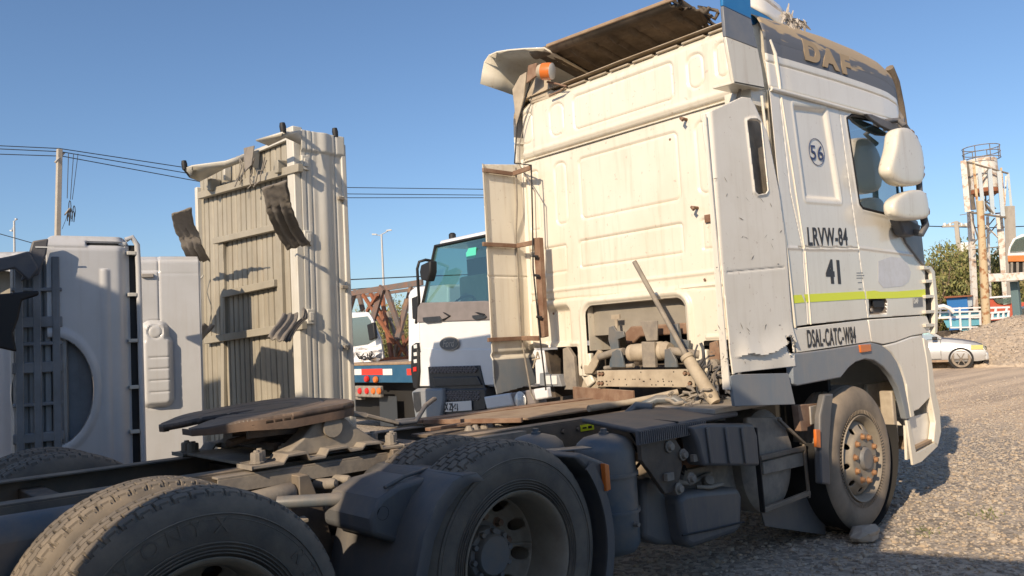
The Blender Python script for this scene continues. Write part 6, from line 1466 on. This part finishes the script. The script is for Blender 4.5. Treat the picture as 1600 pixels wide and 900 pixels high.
for k, (va, vb, vc, vd) in enumerate(((225, 232, 293, 296), (230, 237, 303, 305), (239, 244, 307, 309))):
    ws = empty('power_line', g0, 0, ['uppermost overhead wire at the concrete utility pole', 'middle overhead wire at the concrete utility pole', 'lowest overhead wire at the concrete utility pole'][k], 'overhead wire', 'wires on the concrete pole')
    wire('wire', [P(-60, va, 40), P(93+k*2, vb, 40), P(330, (268, 277, 287)[k], 44), P(545, vc-(0 if k < 2 else -2), 48), P(780, vd, 52)], .022, g0, ws)
for (u, v, u2, v2) in ((107, 240, 105, 310), (115, 240, 110, 312), (122, 240, 113, 312)): wire('drop_wire', [P(u, v, 40), P((u+u2)/2, (v+v2)/2, 40), P(u2, v2, 40)], .018, g0, e)
wire('drop_wire', [P(108, 318, 40), P(104, 340, 40), P(97, 358, 40)], .015, g0, e)
o_ = P(545, 437, 45); o_.z = 0; ws = empty('power_line', o_, 0, 'low overhead wire crossing behind the rusty boom', 'overhead wire'); wire('wire', [P(500, 439, 45), P(655, 432, 45), P(760, 428, 45)], .03, o_, ws)
o_ = P(545, 455, 50); o_.z = 0; ws = empty('power_line', o_, 0, 'lowest overhead wire just above the rusty boom', 'overhead wire'); wire('wire', [P(500, 456, 50), P(590, 449, 50), P(700, 446, 50)], .03, o_, ws)
o_ = P(0, 363, 45); o_.z = 0; ws = empty('power_line', o_, 0, 'thin wire sloping down at the far left behind the lamp post', 'overhead wire'); wire('wire', [P(-30, 357, 45), P(48, 379, 45), P(110, 400, 45)], .022, o_, ws)
for (u, v, lab) in ((22, 345, 'slender street lamp at the far left edge behind the standing beds'), (596, 366, 'twin armed street lamp above the rusty boom')):
    g, t = gpt(u, v, 60); e = empty('street_lamp', g, 0, lab, 'street lamp', 'street lamps beyond the yard')
    b = MB(); b.tube([(0, 0, 0), (0, 0, t.z)], [.12, .07], 8); b.build('mast', M['galv'], e, 50)
    Rv = Vector((_R2.x, _R2.y, 0)).normalized(); s_ = 1
    for a, dz in ((Rv*.55, .25), (-Rv*.5, .0)) if u > 500 else ((Rv*.15, .1), (-Rv*.2, -.75)):
        b = MB(); b.tube([(0, 0, t.z+dz*.3-.1), a+Vector((0, 0, t.z+dz))], .035, 6); b.bar(a*.7+Vector((0, 0, t.z+dz)), a*1.4+Vector((0, 0, t.z+dz+.03)), .2, .09); b.build('lamp_head', M['galv'], e, 30)
# transformer pole at right
g, t = gpt(1494, 346, 50); e = empty('utility_pole', g, 0, 'pale utility pole with white transformer behind the bushy trees', 'utility pole')
b = MB(); q = P(1499, 395, 50)-g; b.bar((q.x*2, q.y*2, 0), (0, 0, t.z), .24, .3); b.build('mast', M['concrete'], e, 30, .03)
b = MB(); b.bar(P(1472, 354, 50)-g, P(1519, 352, 50)-g, .12, .12); b.build('crossarm', M['concrete'], e, 30); b = MB(); b.bar(P(1478, 352, 50)-g, P(1494, 346, 50)-g, .08, .08); b.bar(P(1494, 346, 50)-g, P(1512, 355, 50)-g, .08, .08); b.build('crossarm', M['concrete'], e, 30)
b = MB()
for u in (1476, 1484, 1502, 1509, 1516): b.tube([P(u, 353, 50)-g, P(u, 348.5, 50)-g], .08, 6); 
b.build('insulators', M['clear'], e, 30)['kind'] = 'stuff'
b = MB(); c = P(1508, 395, 50)-g; b.lathe([(.0001, 0), (.34, 0), (.36, .04), (.36, .55), (.30, .62), (.0001, .64)], c, (0, 0, 1), 12); b.box(c.x-.42, c.x-.36, c.y-.2, c.y+.2, c.z+.05, c.z+.5); b.build('transformer', M['lorry'], e, 30)
ws = empty('power_line', g, 0, 'overhead wires at the transformer pole passing behind the water tower', 'overhead wire'); wire('wire', [P(1380, 352, 50), P(1476, 354, 50), P(1540, 356, 50), P(1640, 352, 50)], .03, g, ws)

# ================================================================ water tower and things at the right edge
M['towerpaint'] = mat('chipped_white_steel', (.62, .60, .55), .6, col2=(.42, .30, .22), scale=4, amt=.9, lo=.5, hi=.6); M['towerblue'] = mat('pale_blue_steel', (.40, .47, .52), .6, col2=(.5, .5, .48), scale=3); M['orange'] = mat('orange_paint', (.62, .20, .05), .5, col2=(.5, .25, .12), scale=4); M['polewood'] = mat('peeling_wooden_pole', (.50, .39, .24), .85, col2=(.30, .14, .06), scale=3.5, amt=1, lo=.52, hi=.6)
g, _ = gpt(1540, 300, 42); TW = empty('water_tower', g, 0, 'water tower on white lattice legs with white and orange tank', 'water tower')
def twp(u, v, Z=42): return P(u, v, Z)-g
def twb(name, u0, v0, u1, v1, w_, m, Z0=42, Z1=None):
    b = MB(); b.bar(twp(u0, v0, Z0), twp(u1, v1, Z1 or Z0), w_, w_*.6, (0, 0, 1)); return b.build(name, M[m], TW, 30)
b = MB(); c0 = twp(1538, 300, 42); b.lathe([(.0001, 0), (.72, 0), (.74, .03), (.74, 1.55), (.70, 1.6), (.0001, 1.62)], (c0.x, c0.y, twp(1538, 297)[2]), (.03, .03, 1), 28); b.build('tank', M['towerpaint'], TW, 30)
b = MB(); b.lathe([(.748, .06), (.748, 1.5)], (c0.x, c0.y, twp(1538, 297)[2]), (.03, .03, 1), 14, -.95-1.2, -.95+.1); b.build('orange_panel', M['orange'], TW, 30)
b = MB(); b.lathe([(.0001, -.2), (.72, -.2), (.72, 0), (.0001, .0)], (c0.x, c0.y, twp(1538, 297)[2]), (.03, .03, 1), 28); b.build('tank_base', M['rust2'], TW, 30)
b = MB(); c1 = twp(1534, 249); b_r = .87
for z in (0, .32, .62):
    b.tube([(c1.x+b_r*math.cos(a*.3927), c1.y+b_r*math.sin(a*.3927), c1.z+z) for a in range(17)], .022, 4)
for a in range(8): b.tube([(c1.x+b_r*math.cos(a*.785), c1.y+b_r*math.sin(a*.785), c1.z), (c1.x+b_r*math.cos(a*.785), c1.y+b_r*math.sin(a*.785), c1.z+.62)], .022, 4)
b.build('railing', M['chassis'], TW, 0)
for a in ((1516, 330, 1524, 500, .28, 'towerpaint', 43), (1561, 335, 1575, 500, .30, 'towerpaint', 42), (1543, 338, 1548, 500, .14, 'towerpaint', 45), (1577, 322, 1584, 500, .42, 'concrete', 41), (1505, 251, 1512, 331, .26, 'towerpaint', 41), (1510, 255, 1522, 328, .16, 'chassis', 42), (1515, 254, 1520, 328, .2, 'towerblue', 43), (1521, 252, 1528, 330, .12, 'polewood', 41), (1530, 262, 1537, 333, .17, 'towerblue', 41), (1546, 264, 1551, 335, .19, 'towerblue', 41), (1561, 267, 1567, 338, .19, 'towerblue', 41), (1564, 262, 1570, 335, .1, 'polewood', 42), (1572, 275, 1570, 320, .12, 'towerpaint', 42), (1575, 270, 1580, 322, .12, 'towerblue', 42)): twb('post', *a[:4], a[4], a[5], a[6])
for a in ((1507, 252, 1575, 271, .10, 'chassis', 41), (1534, 276, 1546, 262, .08, 'chassis', 41), (1500, 336, 1535, 330, .05, 'chassis', 41), (1516, 332, 1572, 340, .12, 'chassis', 41), (1538, 335, 1562, 333, .10, 'rust2', 43), (1526, 303, 1556, 326, .07, 'chassis', 42), (1556, 303, 1538, 318, .06, 'chassis', 43), (1537, 316, 1551, 334, .14, 'chassis', 41), (1520, 382, 1554, 341, .07, 'chassis', 42), (1540, 373, 1561, 346, .07, 'chassis', 42), (1540, 352, 1568, 380, .08, 'towerpaint', 42), (1520, 390, 1568, 385, .08, 'chassis', 42), (1520, 345, 1528, 372, .06, 'chassis', 42), (1562, 345, 1572, 395, .08, 'chassis', 42), (1552, 398, 1568, 380, .06, 'chassis', 42), (1539, 285, 1541, 330, .06, 'chassis', 42)): twb('brace', *a[:4], a[4], a[5], a[6])
g, _ = gpt(1534, 315, 30); e = empty('wooden_pole', g, 0, 'leaning wooden pole with peeling pale paint before the water tower', 'pole'); b = MB(); q0, q1 = P(1541, 507, 30)-g, P(1531, 314, 30)-g; d = (q0-q1).normalized(); q0 = q1+d*(q1.z/-d.z); b.tube([q0, q0.lerp(q1, .5)+Vector((.02, 0, 0)), q1], [.16, .145, .12], 12); b.build('mast', M['polewood'], e, 40)
# raised platform with a van body on it
g, _ = gpt(1592, 430, 31); PL = empty('raised_platform', g, 0, 'raised platform of chipped white beams on a teal post at the right edge', 'platform')
b = MB(); b.bar(P(1542, 435, 31)-g, P(1660, 428, 29.5)-g, .25, .30); b.build('edge_beam', M['towerpaint'], PL, 30, .02)
b = MB(); b.bar(P(1542, 433, 31)-g, P(1600, 430, 34)-g, .2, .25); b.build('side_beam', M['towerpaint'], PL, 30, .02)
b = MB(); tpz = (P(1585, 440, 31)-g); b.bar((tpz.x, tpz.y, 0), tpz, .26, .26); b.build('post', mat('teal_steel', (.10, .16, .17), .6), PL, 30, .02)
b = MB(); tpz = (P(1660, 436, 31)-g); b.bar((tpz.x, tpz.y, 0), tpz, .26, .26); b.build('post', M['towerpaint'], PL, 30, .02)
vb = P(1600, 428, 30.5); VN = empty('van_body', vb, 0, 'white and orange van front with dark windscreen up on the raised platform', 'van')
def vp(u, v, Z=30.5): return P(u, v, Z)-vb
_r = ray(1590, 450); ex = Vector((_r.x, _r.y, 0)).normalized()
def vpr(name, pts, th, m, bev=.03, Z=30.5): b = MB(); b.prism([vp(u, v, Z) for u, v in pts], ex*th); return b.build(name, m, VN, 30, bev)
vpr('cab_body', [(1574, 400), (1576, 388), (1583, 373), (1596, 366), (1660, 360), (1660, 398)], 1.6, M['lorry']); vpr('windscreen', [(1578, 393), (1580, 385), (1587, 374), (1600, 369.5), (1650, 366), (1650, 388)], .04, M['glass2'], 0, 30.4)
vpr('orange_front', [(1574, 400), (1660, 396), (1660, 408), (1575, 409)], 1.6, M['orange'], .02, 30.4); vpr('front_frame', [(1577, 409), (1660, 407), (1660, 427), (1577, 427)], 1.5, M['void'], .02)
for u in (1579, 1588, 1598): vpr('frame_piece', [(u, 410), (u+4, 410), (u+4, 426), (u, 426)], .2, M['duststeel'], .01, 30.4)
# blue and white stake body truck
g, _ = gpt(1500, 500, 38); ST = empty('stake_truck_body', g, 0, 'pale blue and white slatted truck side behind the silver car', 'truck body')
def st(u, v, Z=38): return P(u, v, Z)-g
M['skyblue'] = mat('faded_sky_blue', (.12, .38, .50), .55, col2=(.2, .42, .5), scale=2)
def sprm(name, pts, m, Z=38, th=.06): b = MB(); b.prism([st(u, v, Z) for u, v in pts], ex*th); return b.build(name, m, ST, 0)
sprm('blue_panel', [(1468, 489), (1540, 487), (1540, 495), (1468, 497)], M['skyblue']); sprm('blue_panel', [(1474, 500), (1532, 497), (1530, 508), (1480, 512)], M['skyblue']); sprm('blue_panel', [(1494, 511), (1517, 510), (1515, 516), (1502, 517)], M['skyblue'])
sprm('bed_floor', [(1466, 518), (1545, 512), (1545, 530), (1466, 536)], M['chassisdark'], 38.3, 2.0)
for (u0, v0, u1, v1) in ((1466, 483, 1545, 480), (1466, 488, 1545, 486), (1466, 497, 1545, 495), (1485, 512, 1528, 511), (1470, 480, 1468, 497), (1484, 488, 1486, 510), (1499, 480, 1501, 516), (1515, 488, 1516, 515), (1531, 486, 1532, 508), (1470, 496, 1545, 491.5)):
    b = MB(); b.bar(st(u0, v0, 37.9), st(u1, v1, 37.9), .07, .07); b.build('white_bar', M['lorry'], ST, 0)
b = MB(); b.tube([st(1465, 480, 37.5), st(1474, 478, 37.5), st(1484, 482, 37.5), st(1490, 488, 37.5)], .10, 8); b.build('white_hoop', M['lorry'], ST, 50)
g2, _ = gpt(1562, 493, 36); S2 = empty('stake_gate', g2, 0, 'small white slatted gate with blue panes right of the leaning pole', 'gate')
b = MB(); b.prism([P(u, v, 36)-g2 for u, v in ((1549, 490), (1576, 487), (1576, 497), (1549, 499))], ex*.05); b.build('blue_panel', M['skyblue'], S2, 0)
for (u0, v0, u1, v1) in ((1546, 489, 1577, 486.5), (1547, 498, 1577, 496), (1576, 487, 1576, 497), (1568, 487, 1568, 497), (1560, 488, 1560, 498), (1551, 488, 1551, 499), (1547, 481, 1577, 480), (1556, 481, 1556, 489), (1573, 480, 1573, 487)):
    b = MB(); b.bar(P(u0, v0, 35.9)-g2, P(u1, v1, 35.9)-g2, .08, .08); b.build('white_bar', M['lorry'], S2, 0)
b = MB(); pz = P(1562, 500, 36)-g2; b.box(-.1, .1, -.6, .6, 0, pz.z); b.build('support', M['chassisdark'], S2, 0)
g3, _ = gpt(1495, 475, 42); e = empty('blue_cabin', g3, 0, 'bright blue cabin with rusty roof edge in front of the trees', 'cabin')
b = MB(); q = P(1479, 466, 42)-g3, P(1511, 464, 42)-g3; b.prism([Vector((q[0].x, q[0].y, 0)), Vector((q[1].x, q[1].y, 0)), q[1], q[0]], ex*2); b.build('walls', mat('bright_blue_paint', (.03, .16, .42), .5), e, 30)
b = MB(); b.prism([P(u, v, 41.8)-g3 for u, v in ((1475, 466), (1519, 463), (1519, 461), (1475, 463))], ex*2.4); b.build('roof', M['rust2'], e, 30)
b = MB(); b.prism([P(u, v, 42.1)-g3 for u, v in ((1511, 464), (1519, 463), (1519, 478), (1511, 480))], ex*1.5); b.build('side_room', M['towerblue'], e, 30)
g4, _ = gpt(1575, 480, 37); RV = empty('red_pickup', g4, 0, 'red and rust coloured vehicle with white roof bar under the platform', 'car')
def rv(u, v, Z=37): return P(u, v, Z)-g4
def rvp(name, pts, m, th, Z=37, bev=.03): b = MB(); b.prism([rv(u, v, Z) for u, v in pts], ex*th); return b.build(name, m, RV, 30, bev)
M['redpaint'] = mat('faded_red_paint', (.50, .09, .05), .5, col2=(.42, .16, .09), scale=2)
rvp('body', [(1544, 466), (1550, 466), (1556, 473), (1568, 476), (1580, 474), (1600, 472), (1660, 470), (1660, 515), (1544, 520)], M['redpaint'], 1.6); rvp('roof_bar', [(1542, 464), (1582, 461), (1582, 464.5), (1542, 467)], M['lorry'], 1.4, 36.9); rvp('windscreen', [(1553, 468), (1580, 465), (1580, 474), (1568, 475), (1558, 473)], M['glass2'], .1, 36.9, 0)
g5, _ = gpt(1596, 500, 33); WC = empty('parked_car', g5, 0, 'pale car front cut off by the right edge beside the gravel pile', 'car')
b = MB(); b.prism([P(u, v, 33)-g5 for u, v in ((1583, 506), (1586, 493), (1591, 481), (1600, 478), (1640, 475), (1640, 530), (1583, 530))], ex*1.5); b.build('body', M['lorry'], WC, 30, .05)
b = MB(); b.prism([P(u, v, 32.95)-g5 for u, v in ((1589, 499), (1591, 488), (1595, 483), (1604, 481), (1630, 480), (1630, 497))], ex*.06); b.build('windscreen', M['glass2'], WC, 0)
# ================================================================ gravel pile
def pile():
    c = P(1612, 540, 27.5); n = 110; R0 = 5.2; rnd = np.random.default_rng(2)
    A = np.linspace(-1, 1, n); X, Y = np.meshgrid(A*R0, A*R0*1.0, indexing='ij'); r = np.hypot(X*1.0, Y*1.0)/R0
    Z = 1.62*np.clip(1-r, 0, 1)**.8*(1-.25*r)+.10*np.sin(X*1.7+Y)*np.cos(Y*1.9)*(r < .95)+rnd.normal(0, .022, X.shape)*(r < .97)
    Z = np.minimum(Z, 1.45+.05*np.sin(X*2)); Z = np.where(r > .98, -.05, Z)
    idx = np.arange(n*n).reshape(n, n); F = np.stack([idx[:-1, :-1].ravel(), idx[1:, :-1].ravel(), idx[1:, 1:].ravel(), idx[:-1, 1:].ravel()], 1)
    me = bpy.data.meshes.new('gravel_pile'); me.from_pydata(np.stack([X.ravel(), Y.ravel(), Z.ravel()], 1).tolist(), [], F.tolist())
    m = mat('pile_gravel', (.48, .39, .29), .95, col2=(.36, .28, .20), scale=9, amt=.9, bumps=1.0, bscale=14)
    o = finish(me, 'gravel_pile', m, None, 0); o.location = (c.x, c.y, 0); tag(o, 'heap of pale crushed gravel behind the silver car', 'gravel pile')
    b = MB(); rn = random.Random(6); mats = [bpy.data.materials['stone_grey'], bpy.data.materials['stone_tan'], bpy.data.materials['stone_dark'], bpy.data.materials['stone_pale']]
    for _ in range(9000):
        i, j = rn.randrange(n), rn.randrange(n); z = Z[i, j]
        if z < .01: continue
        p = Vector((X[i, j]+rn.uniform(-.05, .05), Y[i, j]+rn.uniform(-.05, .05), z)); s_ = rn.uniform(.02, .05); b.m = rn.choice((0, 1, 2, 3, 3))
        q = [p+Vector((rn.uniform(-1, 1), rn.uniform(-1, 1), rn.uniform(-.3, 1.3)))*s_ for _ in range(4)]; b.add(q, [(0, 1, 2), (0, 2, 3), (0, 3, 1), (1, 3, 2)])
    s = b.build('pile_stones', mats, o, 0); s['kind'] = 'stuff'
pile()
# ================================================================ silver hatchback
def hatch():
    gx, gy = gd(1503, 575.5); ang = R_(-70); e = empty('parked_car', (gx, gy, 0), ang, 'small silver hatchback with dark bonnet parked before the gravel pile', 'car')
    m = mat('silver_car_paint', (.50, .50, .49), .3, metal=.3, coat=.6); dk = mat('faded_dark_bonnet', (.16, .15, .15), .5)
    # local X forward, origin under the near front wheel; near side is local -Y? keep the near side at y = 0
    W = 1.46; S = -1
    yn, yf = 0.0, W
    # loft of sections along x: (x, z bottom, z shoulder, z top, inset at top)
    secs = [(.66, .30, .50, .56, .10), (.60, .22, .60, .68, .06), (.42, .20, .66, .76, .05), (.10, .20, .72, .84, .05), (-.30, .20, .78, .90, .05), (-.62, .20, .80, .93, .06), (-1.2, .20, .80, .92, .06), (-2.0, .20, .80, .92, .06), (-2.5, .24, .80, .90, .06), (-2.62, .34, .72, .80, .10)]
    b = MB(); vs = []
    for x, zb, zs, zt, ins in secs:
        ring = [(yn+.05, zb), (yn-.01, zb+.12), (yn-.02, (zb+zs)/2), (yn+.01, zs), (yn+ins+.05, zt-.02), (yn+.35, zt+.01), (yf-.35, zt+.01), (yf-ins-.05, zt-.02), (yf-.01, zs), (yf+.02, (zb+zs)/2), (yf+.01, zb+.12), (yf-.05, zb)]
        vs += [(x, y, z) for y, z in ring]
    k = 12; fs = [(i*k+j, i*k+(j+1) % k, (i+1)*k+(j+1) % k, (i+1)*k+j) for i in range(len(secs)-1) for j in range(k)]+[tuple(range(k))[::-1], tuple(range((len(secs)-1)*k, len(secs)*k))]
    b.add(vs, fs); b.mi = [0]*len(b.f)
    for i in range(0, 5):
        for j in (4, 5, 6): b.mi[i*k+j] = 1
    b.build('body', [m, dk], e, 40, .015)
    b = MB(); b.hexa([(-.50, .06, .90), (-.50, W-.06, .90), (-2.55, W-.06, .90), (-2.55, .06, .90), (-1.15, .16, 1.40), (-1.15, W-.16, 1.40), (-2.35, W-.16, 1.38), (-2.35, .16, 1.38)]); b.build('glasshouse', M['glass2'], e, 0)
    b = MB(); b.box(-1.0, -2.3, .2, W-.2, .85, 1.2); b.build('seats', M['void'], e, 0)
    b = MB(); b.box(-2.38, -1.12, .15, W-.15, 1.385, 1.43); b.build('roof', m, e, 30, .02)
    for y in (.06, W-.06):
        yy = .16 if y < .5 else W-.16
        b = MB(); b.bar((-.48, y, .90), (-1.15, yy, 1.42), .05, .05); b.bar((-1.45, y, .90), (-1.5, yy, 1.42), .05, .05); b.bar((-2.55, y, .90), (-2.35, yy, 1.42), .08, .06); b.build('pillars', m, e, 0)
    for x in (0, -2.05):
        for y, s in ((0.0, 1), (W, -1)):
            w = empty('wheel', (x, y, .28)); w.parent = e
            b = MB(); b.lathe([(.19, -.01), (.25, -.02), (.28, .02), (.28, .14), (.2, .16)], (0, 0, 0), (0, s, 0), 32); b.build('tyre', M['rubberdusty'], w, 40)
            b = MB(); b.lathe([(.0001, .05), (.18, .06), (.19, .0), (.20, -.005)], (0, 0, 0), (0, s, 0), 24); b.build('rim_back', M['void'], w, 40)
            b = MB()
            for q_ in range(6): a = q_*math.pi/3; b.bar((.03*math.cos(a), -.005*s, .03*math.sin(a)), (.19*math.cos(a), -.005*s, .19*math.sin(a)), .03, .045, (0, 1, 0))
            b.lathe([(.0001, -.015), (.04, -.01), (.045, .02)], (0, 0, 0), (0, s, 0), 12); b.lathe([(.185, -.01), (.2, -.015), (.2, .02)], (0, 0, 0), (0, s, 0), 32); b.build('alloy_rim', M['chassis'], w, 40)
            b = MB(); b.lathe([(.335, -.022), (.335, .1), (.0001, .1)], (x, y, .29), (0, s, 0), 32); b.lathe([(.28, -.024), (.335, -.024)], (x, y, .29), (0, s, 0), 32, ); b.build('arch', M['void'], e, 40)
    for y in (.14, W-.14):
        b = MB(); b.prism([(.60, y-.15 if y < 1 else y-.12, .52), (.66, y+.12 if y < 1 else y+.15, .54), (.60, y+.12 if y < 1 else y+.15, .66), (.42, y-.15 if y < 1 else y-.12, .66)], (.03, 0, 0)); b.build('headlamp', mat('yellowed_headlamp', (.55, .48, .18), .2, coat=.8), e, 30, .01)
    b = MB(); b.box(.40, .72, .0, .05, .50, .64); hl = b.build('headlamp_side', mat('yellow_lens', (.60, .52, .20), .2, coat=.8), e, 30, .01); hl.data.transform(Matrix.Translation((-.12, -.025, .04)))
    b = MB(); b.box(.64, .70, .35, W-.35, .52, .62); b.build('grille', M['blackgloss'], e, 30, .01)
    b = MB(); b.box(.60, .72, .02, W-.02, .22, .46); b.build('bumper', m, e, 30, .04); b = MB(); b.box(.71, .73, .30, W-.30, .36, .42); b.build('bumper_intake', M['void'], e, 0); b = MB(); b.box(.72, .74, .4, W-.4, .25, .33); b.build('number_plate', M['clear'], e, 0)
    b = MB(); b.tube([(-.52, -.03, .45), (-.50, -.035, .86)], .006, 4); b.tube([(-1.5, -.03, .30), (-.52, -.03, .30), (-.52, -.03, .45)], .006, 4); b.build('door_gap', M['void'], e, 0)
    b = MB(); b.box(-.72, -.58, -.15, -.02, .88, .98); b.build('door_mirror', M['black'], e, 30, .02)
    b = MB(); b.box(-2.0, -.35, -.03, -.02, .205, .27); b.build('sill', M['browncover'], e, 0)
hatch()
# stone wedged by the front wheel
b = MB(); rn = random.Random(12); vs = []
for i in range(5):
    for j in range(9):
        a = j*2*math.pi/9; f_ = math.sin(math.pi*(i+.35)/5); vs.append((math.cos(a)*.17*f_*rn.uniform(.7, 1.25), math.sin(a)*.10*f_*rn.uniform(.7, 1.25), .055-.055*math.cos(math.pi*(i+.35)/5)*1.0*rn.uniform(.75, 1.15)))
b.add(vs, [(i*9+j, i*9+(j+1) % 9, (i+1)*9+(j+1) % 9, (i+1)*9+j) for i in range(4) for j in range(9)]+[tuple(range(9))[::-1], tuple(range(36, 45))])
x, y = gd(1352, 846); o = b.build('rock', mat('pale_rock', (.42, .36, .29), .9, col2=(.3, .25, .2), scale=12, bumps=.6), None, 0, .006); o.location = (x, y, .0); tag(o, 'pale rock wedged against the front wheel of the tractor truck', 'rock')
b = MB()
for _ in range(90):
    u, v = random.choice(((1545, 805), (1450, 832))); x, y = gd(u+random.gauss(0, 13), v+random.gauss(0, 5)); a = random.uniform(0, 6.28); h_ = random.uniform(.01, .04); q = Vector((x, y, 0)); d = Vector((math.cos(a), math.sin(a), 0))*.006
    b.add([q-d, q+d, q+Vector((random.uniform(-.03, .03), random.uniform(-.03, .03), h_))], [(0, 1, 2)])
b.build('weeds', mat('weed_green', (.17, .19, .07), .7), None, 0)['kind'] = 'stuff'

# ================================================================ unseen box trucks behind the camera, added and sized to shade the foreground
sx_, sn_ = Vector((math.cos(SUN_AZ), math.sin(SUN_AZ), 0)), Vector((-math.sin(SUN_AZ), math.cos(SUN_AZ), 0))
def shade_truck(h0, h1, xp, top, length, label, cab=0, body=None):
    o = sx_*xp+sn_*((h0+h1)/2); W = h1-h0; e = empty('shade_truck', o, SUN_AZ, label, 'truck', 'unseen trucks added to cast shade')
    # local X forward along the sun heading: the rear doors face the yard
    b = MB(); b.box(-length, 0, -W/2, W/2, 1.15, top); b.build('cargo_box', body or M['white'], e, 30, .03)
    b = MB(); b.box(-length-1.9, -length-.2, -min(W, 2.4)/2, min(W, 2.4)/2, .7, 2.8); b.build('cab', M['lorry'], e, 30, .12)
    b = MB(); b.box(-length-1.6, 0, -.4, .4, .75, 1.1); b.build('chassis_frame', M['chassis'], e, 30)
    for s in (-1, 1): b = MB(); b.box(0, .03, s*W/4-W/4+.04, s*W/4+W/4-.04, 1.2, top-.08); b.build('rear_door', M['white'], e, 30, .01)
    for x in (-1.2, -2.4, -length-1.0):
        for s in (-1, 1): b = MB(); b.lathe([(.0001, -.14), (.45, -.14), (.5, -.09), (.5, .09), (.45, .14), (.0001, .14)], (x, s*(min(W, 2.4)/2-.16), .5), (0, 1, 0), 24); b.build('wheel', M['rubber'], e, 40)
    b = MB(); b.box(-length, .0, -W/2+.02, W/2-.02, .45, 1.14); b.build('side_guard', M['guard'], e, 30)
XB = -7.45
shade_truck(-7.6, -1.28, XB, 3.50, 3.2, 'long white trailer, unseen, added behind the camera to cast shade')
shade_truck(-1.28, .52, XB, 4.10, 5.0, 'narrow tall white box truck, unseen, added beside the long trailer to cast shade')
shade_truck(1.05, 3.32, XB, 4.12, 5.0, 'wide white box truck, unseen, added behind the camera to cast shade')
shade_truck(4.08, 6.5, XB, 4.45, 5.0, 'tallest white box truck, unseen, added behind the camera to cast shade')
